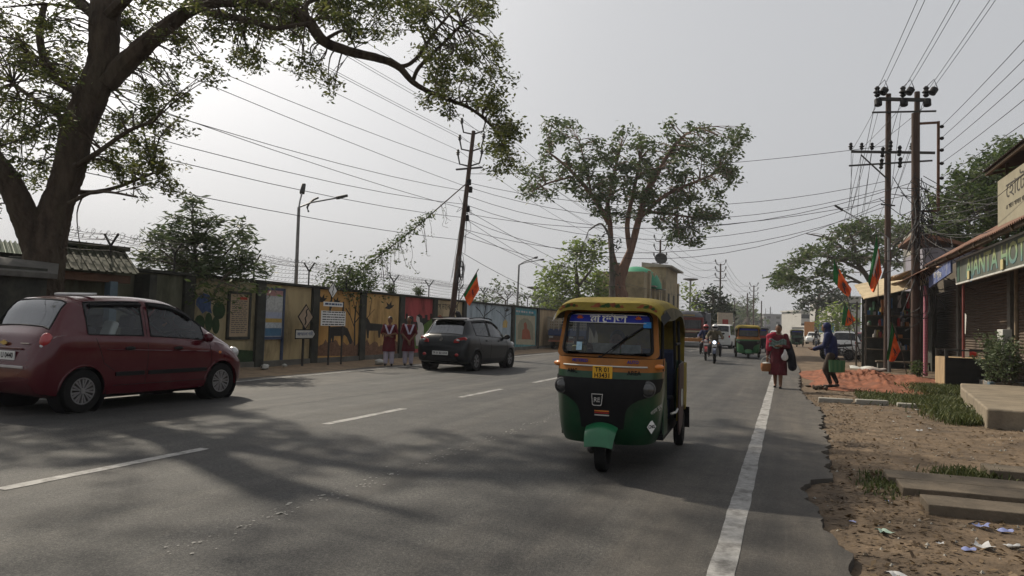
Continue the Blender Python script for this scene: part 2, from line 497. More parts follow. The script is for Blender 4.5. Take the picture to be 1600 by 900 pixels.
for i in range(len(ys) - 1):
    for k in range(w - 1):
        a = i * w + k; rm.f.append((a, a + 1, a + 1 + w, a + w)); rm.mi.append(0)
road = tag(rm.build('road', MATS['asphalt'], sharp=30), kind='structure')
def strip(name, x0, x1, y0, y1, parent, step=.6, jag=.006, z=.004):
    q = MB(); yy = list(np.arange(y0, min(y1, 40), step)) + (list(np.arange(max(y0, 40), y1, 10)) if y1 > 40 else []) + [y1]
    for y in yy:
        q.v += [(x0 + rr.uniform(-jag, jag), y, z), (x1 + rr.uniform(-jag, jag), y, z)]
    for i in range(len(yy) - 1):
        q.f.append((2 * i, 2 * i + 1, 2 * i + 3, 2 * i + 2)); q.mi.append(0)
    return q.build(name, MATS['paint_white'], parent, sharp=0)
strip('edge_line', -.405, -.255, -5, 600, road, .25)
strip('edge_line', -10.92, -10.78, -5, 400, road, .3)
for k in range(-1, 26):
    y0 = 4.07 + 4.3 * k
    strip('lane_dash', -5.72, -5.59, y0, y0 + 2.15, road, .2, .008)
fl = MB()                                       # flaked remains of an old painted line
for k in range(230):
    y = 3.4 + 9.5 * rr.random() ** 1.15; x = -3.32 + rr.gauss(0, .07); s = rr.uniform(.004, .014) * (1.8 if k % 13 == 0 else 1)
    n_ = 5; a0 = rr.random() * 6
    fl.add([(x + s * rr.uniform(.6, 1.2) * math.cos(a0 + 6.283 * q / n_), y + s * 1.5 * rr.uniform(.6, 1.2) * math.sin(a0 + 6.283 * q / n_), .005) for q in range(n_)], [tuple(range(n_))])
tag(fl.build('paint_flakes', mat('flake', (.24, .235, .22), .8), road, sharp=0), kind='stuff')

def hump(x, y, k=1.0, s=0.):
    return k * (.5 * math.sin(x * 1.7 + y * .9 + s) * math.sin(y * 1.1 - x * .6 + s) + .3 * math.sin(x * 4.1 - y * 3.3 + s) * math.sin(y * 5.2 + x) + .2 * math.sin(x * 11 + y * 7.7) * math.sin(y * 9.3 - x * 5))
def verge_z(x, y):
    k = min(1, max(0, (x - .2) / .8))
    return -.065 + .035 * k + .035 * hump(x, y) + .02 * max(0, x - 2.5)
vg = MB()
vx = list(np.arange(.0, 4.0, .11)) + list(np.arange(4.0, 14.1, .5)); vy = list(np.arange(1.0, 24, .13)) + list(np.arange(24, 121, 1.2))
for y in vy:
    for x in vx: vg.v.append((x, y, verge_z(x, y) + rr.uniform(-.006, .006)))
for j in range(len(vy) - 1):
    for i in range(len(vx) - 1):
        a = j * len(vx) + i; vg.f.append((a, a + 1, a + 1 + len(vx), a + len(vx))); vg.mi.append(0)
tag(vg.build('dirt_verge', MATS['dirt'], sharp=60, recalc=False), kind='structure')
lv = MB()
lx = list(np.arange(-14.2, -11.0, .2)); ly = list(np.arange(3, 60, .3)) + list(np.arange(60, 300, 5))
for y in ly:
    for x in lx: lv.v.append((x, y, -.05 + .035 * hump(x * 1.5, y) + .03 * max(0, -12 - x)))
for j in range(len(ly) - 1):
    for i in range(len(lx) - 1):
        a = j * len(lx) + i; lv.f.append((a, a + 1, a + 1 + len(lx), a + len(lx))); lv.mi.append(0)
tag(lv.build('sandy_verge', MATS['sand'], sharp=60, recalc=False), kind='structure')
# red earth spread beside the road in front of the stalls
re_ = MB()
def _red(u, v):
    a = u * 2 * math.pi; rad = v
    cx, cy = 2.25, 25.5
    ox = 1.95 * (1 + .14 * math.sin(3 * a + 1) + .08 * math.sin(7 * a)); oy = 6.4 * (1 + .12 * math.sin(2 * a + 2) + .09 * math.sin(5 * a))
    x = cx + ox * rad * math.cos(a); y = cy + oy * rad * math.sin(a)
    return (x, y, verge_z(x, y) + .012 + .20 * (1 - rad ** 2) * max(.15, .6 + 1.1 * hump(x * 2.3, y * 1.4)) + rr.uniform(0, .05) * (1 - rad))
re_.grid(_red, 110, 40)
tag(re_.build('red_earth', MATS['red_earth'], sharp=60, recalc=False), kind='structure')

# ================================================================== BOUNDARY WALL WITH MURALS
WX = -13.6
def wy(x): return atX(x, 500, WX).y
wall = thing('boundary_wall', 'long painted compound wall with murals behind dark pillars, left of the road', 'wall')
WT = 2.30
PILL = [290, 403, 489, 564, 625, 677, 723, 800, 839, 880, 915, 945]
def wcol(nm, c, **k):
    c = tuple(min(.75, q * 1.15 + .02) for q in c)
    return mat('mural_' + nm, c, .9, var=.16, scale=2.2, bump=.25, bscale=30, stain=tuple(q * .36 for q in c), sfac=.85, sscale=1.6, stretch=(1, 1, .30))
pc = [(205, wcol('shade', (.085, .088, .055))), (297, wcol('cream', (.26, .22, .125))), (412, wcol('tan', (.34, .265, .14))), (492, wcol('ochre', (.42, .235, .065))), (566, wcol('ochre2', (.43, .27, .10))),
      (629, wcol('red', (.30, .045, .045))), (681, wcol('cream2', (.40, .33, .20))), (727, wcol('blue', (.30, .36, .40))), (803, wcol('teal', (.085, .22, .23))), (842, wcol('sandy', (.33, .25, .15))), (884, wcol('sandy2', (.36, .28, .17))), (918, wcol('sandy3', (.30, .26, .18)))]
ends = [290, 400, 487, 562, 622, 675, 720, 797, 837, 878, 912, 945]
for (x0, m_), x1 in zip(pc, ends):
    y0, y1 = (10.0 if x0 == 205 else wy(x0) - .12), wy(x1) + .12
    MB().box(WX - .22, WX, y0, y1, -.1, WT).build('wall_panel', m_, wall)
for x in PILL:
    y = wy(x + 1); MB().box(WX - .30, WX + .09, y - .17, y + .17, -.1, WT + .01).build('pillar', MATS['wall_dark'], wall, bevel=.012)
MB().box(WX - .31, WX + .11, 9.9, wy(945) + .2, WT + .012, WT + .085).build('coping', MATS['wall_dark'], wall, bevel=.01)
MB().box(WX, WX + .06, 14.3, wy(945), -.1, .16).build('plinth', MATS['concrete_dark'], wall, bevel=.01)
def paint(name, pts, m, lift=.004, label=None):
    """flat painted shape on the wall, outline given on the wall's plane"""
    q = [atX(x, y, WX) for x, y in pts]
    o = MB().prism([(p.y, p.z) for p in q], lambda u, v, d: (WX + lift * .2 + d, u, v), lift).build(name, m, wall, sharp=0)
    if label: o['label'] = label
    return o
def ptube(name, pts, w, m, lift=.004):
    q = MB()
    pp = [atX(x, y, WX) for x, y in pts]
    for a, b in zip(pp, pp[1:]):
        d = Vector((0, b.y - a.y, b.z - a.z)).normalized(); s = Vector((0, -d.z, d.y)) * w * .5; X = Vector((lift, 0, 0))
        q.add([a + s + X, b + s + X, b - s + X, a - s + X], [(0, 1, 2, 3)])
    return q
pk = mat('mural_black', (.030, .028, .026), .9, var=.3, scale=5)
pgreen = mat('mural_green', (.085, .15, .035), .9, var=.3, scale=5); pblue = mat('mural_navy', (.055, .085, .17), .9, var=.4, scale=9)
pdgreen = mat('mural_leaf', (.030, .055, .025), .9, var=.3); pbrown = mat('mural_grass', (.17, .095, .06), .9, var=.5, scale=14); pgold = mat('mural_gold', (.45, .33, .13), .9, var=.2)
pw = mat('mural_white', (.48, .46, .44), .9, var=.15)
# blue flower and cactus pads
paint('painted_flower', [(311, 463), (318, 458), (327, 461), (330, 470), (329, 480), (331, 490), (322, 486), (316, 490), (311, 482), (306, 476), (307, 468)], pblue)
for c in [(312, 504, 8, 12), (326, 503, 6, 15), (337, 508, 6, 14), (342, 485, 10, 14)]:
    paint('painted_leaf', [(c[0] + c[2] * math.cos(t * math.pi / 6), c[1] + c[3] * math.sin(t * math.pi / 6)) for t in range(12)], pdgreen)
paint('painted_ground', [(300, 540), (352, 545), (398, 548), (398, 572), (300, 578)], pdgreen, .003)
# goats, birds, bare trees
def goat(x, y, k, fl=1, down=True):
    pts = [(-14, -10), (8, -11), (14, -8), (18, 2), (21, 10), (20, 17), (17, 16), (13, 6), (9, 2), (7, 4), (6, 14), (4, 14), (3, 4), (-7, 4), (-8, 14), (-10, 14), (-11, 6), (-13, 15), (-15, 15), (-14, 2)] if down else \
          [(-15, -8), (6, -10), (10, -18), (15, -20), (20, -14), (14, -11), (13, 0), (11, 16), (9, 16), (8, 3), (-7, 3), (-8, 15), (-10, 15), (-12, 3), (-15, 14), (-16, 2)]
    return paint('painted_goat', [(x + fl * a * k, y + b * k) for a, b in pts], pk)
goat(529, 521, 1.0); goat(584, 514, .92, -1, False)
def bird(x, y, k):
    paint('painted_bird', [(x + a * k, y + b * k) for a, b in [(-8, 4), (-3, 0), (-5, -7), (0, -2), (4, -9), (4, -1), (9, -2), (5, 3), (0, 6)]], pk)
bird(503, 467, .9); bird(525, 471, .8); bird(608, 478, .9); bird(792, 484, .5)
def baretree(x, y, h, k=1.0):
    m_ = MB()
    for pts, w in [([(x, y), (x, y - h * .5), (x + 2, y - h * .8)], .10 * k), ([(x, y - h * .35), (x - 7, y - h * .6), (x - 14, y - h * .75)], .05 * k), ([(x, y - h * .45), (x + 9, y - h * .6), (x + 13, y - h * .95)], .05 * k),
                   ([(x - 7, y - h * .6), (x - 8, y - h * .9)], .035 * k), ([(x + 1, y - h * .7), (x - 4, y - h)], .04 * k), ([(x + 9, y - h * .6), (x + 17, y - h * .72)], .03 * k), ([(x + 1, y - h * .75), (x + 6, y - h)], .035 * k)]:
        q = ptube('', pts, w, pk); m_.add(q.v, q.f)
    m_.build('painted_tree', pk, wall, sharp=0)
baretree(554, 540, 78, .9); baretree(568, 538, 76, .7); baretree(757, 515, 48); baretree(789, 510, 34, .6)
# dry grass painted along the feet of the ochre panels
for (a, b) in ((493, 561), (567, 621)):
    pts = [(a, 556)]
    x = a
    while x < b: pts.append((x, 535 + rr.uniform(-7, 7))); x += rr.uniform(2, 4)
    pts += [(b, 533), (b, 556)]
    paint('painted_grass', pts, pbrown, .0025)
# red panel: skyline, hill and a painted figure
paint('painted_skyline', [(630, 512), (630, 498), (634, 498), (634, 490), (637, 490), (637, 500), (642, 500), (642, 493), (646, 495), (646, 503), (656, 503), (660, 497), (664, 497), (664, 492), (668, 492), (668, 500), (672, 500), (672, 490), (675, 490), (675, 515)], pk, .003)
paint('painted_hill', [(630, 545), (630, 510), (645, 508), (655, 514), (664, 506), (675, 497), (675, 545)], pgreen, .005)
paint('painted_figure', [(650, 500), (651, 493), (656, 491), (659, 495), (659, 503), (662, 512), (661, 530), (660, 540), (650, 540), (649, 526), (653, 514), (652, 504)], pw, .008, 'painted figure in a pale dress on the red mural panel')
paint('painted_hair', [(651, 493), (655, 490.5), (659.5, 494), (660, 505), (656, 503), (655, 496)], pk, .010)
# blue panel stag, cream panel curls, teal arch
paint('painted_stag', [(785, 512), (786, 503), (790, 499), (793, 503), (792, 512)], pgold, .005)
paint('painted_flame', [(682, 500), (684, 494), (688, 492), (692, 496), (693, 503), (688, 508), (683, 507)], mat('mural_brick', (.35, .11, .06), .9), .004)
paint('painted_arch_field', [(806, 538), (806, 492), (836, 494), (836, 539)], mat('mural_arch', (.36, .33, .24), .9, var=.15), .004)
arch = [(809, 530), (809, 508), (812, 501), (818, 497), (824, 498), (830, 503), (833, 511), (833, 531)]
paint('painted_arch', arch, mat('mural_arch2', (.24, .235, .17), .9, var=.15), .007)
paint('painted_dancer', [(815, 530), (816, 516), (819, 513), (818, 506), (821, 503), (823, 507), (823, 513), (827, 517), (829, 530)], mat('mural_brick2', (.30, .10, .06), .9), .010)
paint('painted_banner', [(803, 483), (837, 486), (837, 491), (803, 488)], mat('mural_cyan', (.06, .26, .33), .9), .004)
bl = MB(); xx = 806
while xx < 833:
    q = ptube('', [(xx, 486 + (xx - 806) * .1), (xx + rr.uniform(1.5, 3.5), 486.2 + (xx - 804) * .1)], .10, pw, .012); bl.add(q.v, q.f); xx += 4
bl.build('lettering', pw, wall, sharp=0)
text('স ভােলা কের', .36, pk, wall, frame((WX + .006, wy(700), 2.02), (0, 1, 0), (0, 0, 1)), .002, sx=1.05)
# painted notice boards on the two nearest panels
def nboard(x0, x1, y0, y1, fm, bm, rows, nm='notice_board', lift=.03, label=None):
    a = atX(x0, y0, WX); b = atX(x1, y0, WX); c = atX((x0 + x1) / 2, y1, WX)
    zt = (a.z + b.z) / 2; zb = c.z
    t = thing(nm, label, 'board', (WX + .002, (a.y + b.y) / 2, zb)); w_ = (b.y - a.y) / 2; h = zt - zb
    q = MB()
    for s in (-1, 1): q.box(0, lift + .02, s * w_ - .04, s * w_ + .04, -.06 if rows[0] != 'blue' else -zb + .02, h + .04)
    q.box(0, lift + .02, -w_, w_, h - .03, h + .04); q.box(0, lift + .02, -w_, w_, -.06, .02)
    q.build('board_frame', fm, t)
    MB().box(.003, lift, -w_ + .02, w_ - .02, 0, h - .01).build('panel', bm, t)
    pr = MB()
    if rows[0] == 'text':
        z = h - .22
        while z > .1:
            y = -w_ + .12
            while y < w_ - .15:
                L = rr.uniform(.05, .16); L = min(L, w_ - .1 - y); pr.box(lift + .002, lift + .004, y, y + L, z, z + .022); y += L + .035
            z -= .052
        pr.build('printed_lines', mat('print_grey', (.12, .11, .10), .9), t)
        MB().box(lift + .002, lift + .005, -w_ * .05, w_ * .7, h - .17, h - .10).build('printed_heading', mat('print_red', (.35, .06, .04), .9), t)
    else:
        for (z0, z1, m_) in ((.86, .98, mat('print_pink', (.36, .20, .19), .9)), (.56, .84, mat('print_pale', (.42, .43, .42), .9, var=.3, scale=14)), (.40, .52, mat('print_lilac', (.33, .36, .45), .9)), (.31, .39, mat('print_gold', (.42, .30, .10), .9)), (.20, .30, mat('print_pale2', (.40, .44, .47), .9, var=.35, scale=16)), (.03, .19, mat('print_blue', (.07, .15, .24), .9))):
            MB().box(lift + .002, lift + .005, -w_ + .07, w_ - .06, z0 * h, z1 * h).build('printed_block', m_, t)
    return t
nboard(357, 390, 458, 527, MATS['wall_dark'], mat('board_buff', (.36, .28, .19), .9, var=.12), ['text'], label='buff notice board full of text lines on the wall beside the painted blue flower')
nboard(413, 443, 452, 527, mat('frame_blue', (.055, .075, .13), .7), mat('board_grey', (.36, .37, .38), .9), ['blue'], label='tall blue-framed display board with stacked coloured panels left of the winding-road sign')

# ---- fence of Y posts and barbed wire along the wall top
fence = thing('barbed_wire_fence', 'barbed wire fence on Y shaped posts along the top of the mural wall', 'fence')
pm = MB()
pm.tube([(0, 0, 0), (0, 0, .46)], .024, 6); pm.tube([(0, 0, .44), (-.2, 0, .70)], .024, 6); pm.tube([(0, 0, .44), (.2, 0, .70)], .024, 6)
pmesh = pm.mesh('post', MATS['steel_dark'])
FX = WX - .1; FZ = WT + .075
fys = [wy(x) for x in (60, 172)] + [wy(x) for x in (273, 398, 484, 543, 617, 672, 719, 758, 795, 826, 855, 882, 905, 926, 944)]
for y in fys:
    o = bpy.data.objects.new('post', pmesh); COL.objects.link(o); o.parent = fence; o.location = (FX, y, FZ)
def barb(offx, z, seed):
    q = MB(); r_ = random.Random(seed)
    for a, b in zip(fys, fys[1:]):
        n_ = 6
        q.tube([(FX + offx, a + (b - a) * t / n_, FZ + z - .05 * (1 - (2 * t / n_ - 1) ** 2) + r_.uniform(-.008, .008)) for t in range(n_ + 1)], .0065, 3, cap=False)
        y = a
        while y < min(b, 40):
            q.bar((FX + offx - .02, y, FZ + z - .02), (FX + offx + .02, y + .012, FZ + z + .025), .007); y += .17
    q.build('barbed_wire', MATS['steel_dark'], fence, sharp=0, recalc=False)
for i, (ox, z) in enumerate(((0, .10), (0, .22), (0, .34), (0, .45), (-.1, .57), (.1, .57), (-.19, .69), (.19, .69))): barb(ox, z, i)
q = MB()                                        # concertina coil lying in the Y
N = 1500
q.tube([(FX + .15 * math.cos(t * .55), fys[0] + (fys[-1] - fys[0]) * t / N, FZ + .66 + .10 * math.sin(t * .55)) for t in range(N)], .004, 3, cap=False)
q.build('wire_coil', MATS['steel_dark'], fence, sharp=0, recalc=False)

# ---- road signs standing in front of the wall
def wind(m_, c, s, Mx):
    """winding-road squiggle"""
    q = MB(); pts = [(-.12, -.62), (.02, -.40), (-.10, -.10), (.10, .15), (0, .40), (.16, .62)]
    cr = [pchip([p[1] for p in pts], [p[0] for p in pts])(-.62 + 1.24 * k / 16) for k in range(17)]
    for k in range(16):
        z0 = -.62 + 1.24 * k / 16; z1 = z0 + 1.24 / 16; w_ = .075
        q.add([Mx @ Vector(((cr[k] - w_) * s, z0 * s, .004)), Mx @ Vector(((cr[k] + w_) * s, z0 * s, .004)), Mx @ Vector(((cr[k + 1] + w_) * s, z1 * s, .004)), Mx @ Vector(((cr[k + 1] - w_) * s, z1 * s, .004))], [(0, 1, 2, 3)])
    return q
def diamond(t, c, s, face, m_face):
    Mx = frame(c, (0, 1, 0), (0, 0, 1)) if face else frame(c, (.94, .34, 0), (0, 0, 1))
    back = MB().prism([(0, s), (s, 0), (0, -s), (-s, 0)], lambda u, v, d: Mx @ Vector((u, v, d - .012)), .006).build('sign_border', MATS['black'], t)
    MB().prism([(0, s * .86), (s * .86, 0), (0, -s * .86), (-s * .86, 0)], lambda u, v, d: Mx @ Vector((u, v, d - .005)), .006).build('sign_face', m_face, t)
    wind(None, None, s, Mx).build('sign_symbol', MATS['black'], t, sharp=0)
SX = -13.15
b1 = atX(472, 572, SX)
t = thing('road_sign', 'low diamond winding-road sign with a pointed arrow board, on one post before the tan panel', 'sign', (SX, b1.y, 0))
MB().tube([(0, 0, -.1), (0, 0, atX(472, 480, SX).z)], .035, 8).build('post', MATS['steel_dark'], t)
diamond(t, (.045, .02, atX(473, 495, SX).z), .38, True, mat('sign_buff', (.32, .24, .17), .7, var=.2))
zc = atX(472, 522, SX).z; yl = atX(459, 520, SX).y - b1.y; yr = atX(491, 520, SX).y - b1.y
MB().prism([(yl, zc - .14), (yr - .14, zc - .14), (yr, zc), (yr - .14, zc + .14), (yl, zc + .14)], lambda u, v, d: (.04 + d, u, v), .01).build('arrow_border', MATS['black'], t)
MB().prism([(yl + .03, zc - .11), (yr - .155, zc - .11), (yr - .045, zc), (yr - .155, zc + .11), (yl + .03, zc + .11)], lambda u, v, d: (.0505 + d, u, v), .006).build('arrow_board', MATS['dull_white'], t)
text('আগরতলা গামী', .135, pblue, t, frame((.0575, (yl + yr) / 2 - .04, zc), (0, 1, 0), (0, 0, 1)), .002, sx=.9)
b2 = atX(507, 572, SX)
t = thing('road_sign', 'tall diamond winding-road sign over two white text boards on a pair of posts', 'sign', (SX + .12, b2.y, 0))
S2 = SX + .12
ya = 0; yb = atX(533, 560, S2).y - b2.y
for yy in (ya, yb): MB().tube([(0, yy, -.1), (0, yy, atX(515, 470, S2).z)], .028, 8).build('post', MATS['steel_dark'], t)
ym = atX(518.5, 455, S2).y - b2.y
MB().tube([(.0, ym, atX(518, 482, S2).z), (.0, ym, atX(518, 460, S2).z)], .025, 8).build('post', MATS['steel_dark'], t)
diamond(t, (.04, ym, atX(518.5, 454, S2).z), .25, True, MATS['white'])
def tb(x0, x1, y0, y1, rows):
    A = atX(x0, (y0 + y1) / 2, S2).y - b2.y; B = atX(x1, (y0 + y1) / 2, S2).y - b2.y; z1 = atX((x0 + x1) / 2, y0, S2).z; z0 = atX((x0 + x1) / 2, y1, S2).z
    MB().box(.03, .045, A, B, z0, z1).build('text_board', MATS['white'], t)
    q = MB(); hh = (z1 - z0) / rows
    for r_ in range(rows):
        z = z1 - (r_ + .68) * hh; y = A + .06
        while y < B - .08:
            L = min(rr.uniform(.04, .2), B - .05 - y); q.box(.0455, .0475, y, y + L, z, z + hh * .42); y += L + .03
    q.build('printed_lines', pblue if rows == 1 else pk, t)
tb(504, 534, 472, 479, 1); tb(500, 538, 486, 509, 6)
# loose stones and a white bundle at the wall foot
for i, (x, y, s) in enumerate(((414, 573, .09), (593, 566, .13), (445, 571, .06))):
    p = atZ(x, y, 0.05); q = MB(); q.ell((0, 0, 0), (s * 1.2, s * 1.4, s * .8), 9, 6)
    q.v = [tuple(Vector(v) * rr.uniform(.8, 1.15)) for v in q.v]
    tag(q.build('stone', MATS['dull_white'], loc=p), ('pale stone on the verge below the blue-framed board', 'largest pale bundle on the ground beside the two girls', 'small pale stone on the verge under the arrow board')[i], 'stone', 'pale stones at the wall foot')

# ---- keeper's hut with sheet roof at the wall's near end
hut = thing('hut', 'dark keeper hut with mossy ribbed sheet roof, behind the maroon car', 'hut', (0, 0, 0))
HXr, HXe = -14.0, -13.0
ra, rb_ = atX(66, 379, HXr), atX(192, 392, HXr); ea, eb = atX(84, 418, HXe), atX(216, 428, HXe)
moss = mat('moss_sheet', (.050, .054, .034), .85, .1, var=.4, scale=4, stain=(.05, .045, .03), sfac=.6, sscale=2)
NS = 10
for k in range(NS):
    a0, a1 = ra.lerp(rb_, k / NS), ra.lerp(rb_, (k + .94) / NS); c0, c1 = ea.lerp(eb, k / NS), ea.lerp(eb, (k + .94) / NS)
    q = MB(); th = Vector((0, 0, -.02))
    q.add([a0, a1, c1, c0, a0 + th, a1 + th, c1 + th, c0 + th], [(0, 1, 2, 3), (7, 6, 5, 4), (0, 4, 5, 1), (1, 5, 6, 2), (2, 6, 7, 3), (3, 7, 4, 0)])
    q.bar(a1 + Vector((0, .01, .005)), c1 + Vector((0, .01, .005)), .05, .04)
    q.build('roof_sheet', moss, hut)
MB().bar(ra + Vector((0, -.1, .05)), rb_ + Vector((0, .12, .04)), .18, .10).build('roof_ridge', moss, hut)
q = MB(); q.add([ra + Vector((-.02, 0, -.02)), rb_ + Vector((-.02, 0, -.02)), rb_ + Vector((-1.2, .2, -.5)), ra + Vector((-1.2, 0, -.5))], [(0, 1, 2, 3)]); q.build('rear_roof', moss, hut)
dk = MATS['wall_dark']
MB().box(-14.6, -14.45, 10.0, 12.9, -.1, 2.5).build('back_wall', dk, hut)
MB().box(-14.6, -13.15, 12.55, 12.75, -.1, 2.25).build('side_wall', dk, hut)
MB().box(-13.25, -13.1, ea.y + .1, eb.y - .1, 2.0, 2.16).build('beam', MATS['rust'], hut)
pb = atX(176, 450, -13.1); MB().box(-13.22, -13.06, pb.y - .09, pb.y + .09, -.1, 2.02).build('pillar', mat('pillar_blue', (.10, .14, .17), .8), hut)
MB().box(-13.3, -13.2, 9.6, pb.y - .1, -.1, 1.45).build('counter', dk, hut)
bp_ = atX(137, 441, -13.7)
t = thing('bulb', 'lit bulb glowing inside the dark keeper hut', 'lamp', bp_)
MB().ell((0, 0, 0), (.035, .035, .045), 10, 8).build('globe', mat('bulb_glow', (.9, .9, .9), .4, emit=(.85, .95, 1, 14)), t); MB().tube([(0, 0, .03), (0, 0, .5)], .006, 5).build('cord', MATS['wire'], t)
# near roof and dark wall at the picture's left edge
lowr = thing('shed', 'low dark shed with grey slab roof at the left edge, below the trunk', 'shed')
s0, s1, s2, s3 = atX(-60, 394, -13.1), atX(92, 412, -12.9), atX(90, 428, -12.2), atX(-60, 417, -12.2)
q = MB(); dn = Vector((0, 0, -.09)); q.add([s0, s1, s2, s3, s0 + dn, s1 + dn, s2 + dn, s3 + dn], [(0, 1, 2, 3), (7, 6, 5, 4), (0, 4, 5, 1), (1, 5, 6, 2), (2, 6, 7, 3), (3, 7, 4, 0)]); q.build('roof_slab', mat('slab_grey', (.115, .11, .10), .9, var=.3, stain=(.06, .055, .05), sfac=.6), lowr)
MB().box(-13.0, -12.32, s3.y - 1.5, s2.y - .1, -.1, 2.12).build('shed_wall', dk, lowr)
gr = thing('tin_roof', 'green corrugated tin roof behind the trunk at the left edge', 'roof')
g0, g1 = atX(-80, 366, -15.5), atX(75, 384, -15.5); g2, g3 = atX(90, 412, -14.6), atX(-80, 396, -14.6)
q = MB(); q.grid(lambda u, v: g0.lerp(g1, u).lerp(g3.lerp(g2, u), v) + Vector((0, 0, .03 * math.sin(u * 120))), 120, 2)
q.build('corrugated_sheet', mat('tin_green', (.045, .075, .045), .7, .2, var=.3, scale=4), gr)
MB().box(-16.4, -15.3, g0.y - 2, g1.y + .3, -.1, g0.z - .6).build('wall', dk, gr)
# ================================================================== TREES
def smooth(pts, rads, k=4):
    """Catmull-Rom through the points"""
    P = [Vector(p) for p in pts]; out = []; rr_ = []
    for i in range(len(P) - 1):
        p0, p1, p2, p3 = P[max(i - 1, 0)], P[i], P[i + 1], P[min(i + 2, len(P) - 1)]
        for j in range(k):
            t = j / k
            out.append(.5 * ((2 * p1) + (p2 - p0) * t + (2 * p0 - 5 * p1 + 4 * p2 - p3) * t * t + (3 * p1 - p0 - 3 * p2 + p3) * t ** 3)); rr_.append(rads[i] + (rads[i + 1] - rads[i]) * t)
    out.append(P[-1]); rr_.append(rads[-1])
    return out, rr_
def make_tree(name, label, trunk, limbs, blobs, bark, leafm, leaf=.13, sub_per=55, sub_r=.28, leaf_per=13, twig=.010, seed=1, droop=.35, group=None, aspect=.42, flat=.75, sides=12, maxtwig=900, ridge=0.0):
    """trunk / limbs: lists of (points, radii) in world space; blobs: (centre, radii)"""
    base = Vector(trunk[0][0][0])
    t = thing(name, label, 'tree', base, group=group)
    allp = []
    q = MB()
    for i, (p, r_) in enumerate(trunk):
        a, b = smooth(p, r_, 14 if ridge else 5); q.tube(a, b, sides, wob=.03 if ridge else .07, seed=seed + i, ridge=ridge); allp += list(zip(a, b))
    q.build('trunk', bark, t, sharp=0, loc=-base)
    q = MB()
    for i, (p, r_) in enumerate(limbs):
        a, b = smooth(p, r_, 5); q.tube(a, b, 8, wob=.06, seed=seed + 50 + i); allp += list(zip(a, b))
    rg = random.Random(seed)
    A = np.array([list(p) for p, _ in allp])
    bl = []
    for c, rad in blobs:
        c = Vector(c)
        dd = np.linalg.norm(A - np.array(c), axis=1); k = int(np.argmin(dd)); o = Vector(A[k])
        mid = o.lerp(c, .5) + Vector((rg.uniform(-.2, .2), rg.uniform(-.2, .2), rg.uniform(0, .25))) * min(1, dd[k])
        r0 = min(allp[k][1] * .6, twig * 2.8)
        pts, rs = smooth([o, mid, c], [r0, r0 * .7, r0 * .35], 4)
        if dd[k] > .15: q.tube(pts, rs, 5, cap=False)
        bl.append([np.array(x) for x in pts[3:]] if dd[k] > .15 else [np.array(c)])
    ntw = 0
    P_all = []
    for i, (c, rad) in enumerate(blobs):
        pts, cen = clumps([(c, rad)], sub_per, sub_r, leaf_per, seed * 1000 + i, flat)
        P_all.append(pts)
        for k in cen[:max(3, maxtwig // max(1, len(blobs)))]:
            src = bl[i][rg.randrange(len(bl[i]))]
            m_ = (src + k) / 2 + np.array([rg.uniform(-.1, .1), rg.uniform(-.1, .1), rg.uniform(-.02, .12)])
            q.tube([src, m_, k, k + np.array([rg.uniform(-.2, .2), rg.uniform(-.2, .2), rg.uniform(-.25, .05)]) * sub_r * 2], [twig, twig * .8, twig * .55, twig * .3], 4, cap=False)
    q.build('branches', bark, t, sharp=0, loc=-base, recalc=False)
    o = leafmesh('crown', np.concatenate(P_all), leaf, leafm, t, droop, aspect, seed)
    o.location = -base
    return t
def PX(lst, D):
    """(x, y, width px, depth offset) along a limb seen at depth D -> points, radii"""
    return [atD(a[0], a[1], D + (a[3] if len(a) > 3 else 0)) for a in lst], [a[2] * .5 * (D + (a[3] if len(a) > 3 else 0)) / FPX for a in lst]
def BL(lst, D, spread=1.2, seed=5, deep=1.0):
    rg = random.Random(seed); out = []
    for a in lst:
        d = D + (a[4] if len(a) > 4 else rg.uniform(-spread, spread)); rx, ry = a[2] * d / FPX, a[3] * d / FPX
        c = atD(a[0], a[1], d); k = (rx + ry) * .5 * deep
        out.append((tuple(c), (.5 * (rx + k), .5 * (rx + k), ry)))
    return out
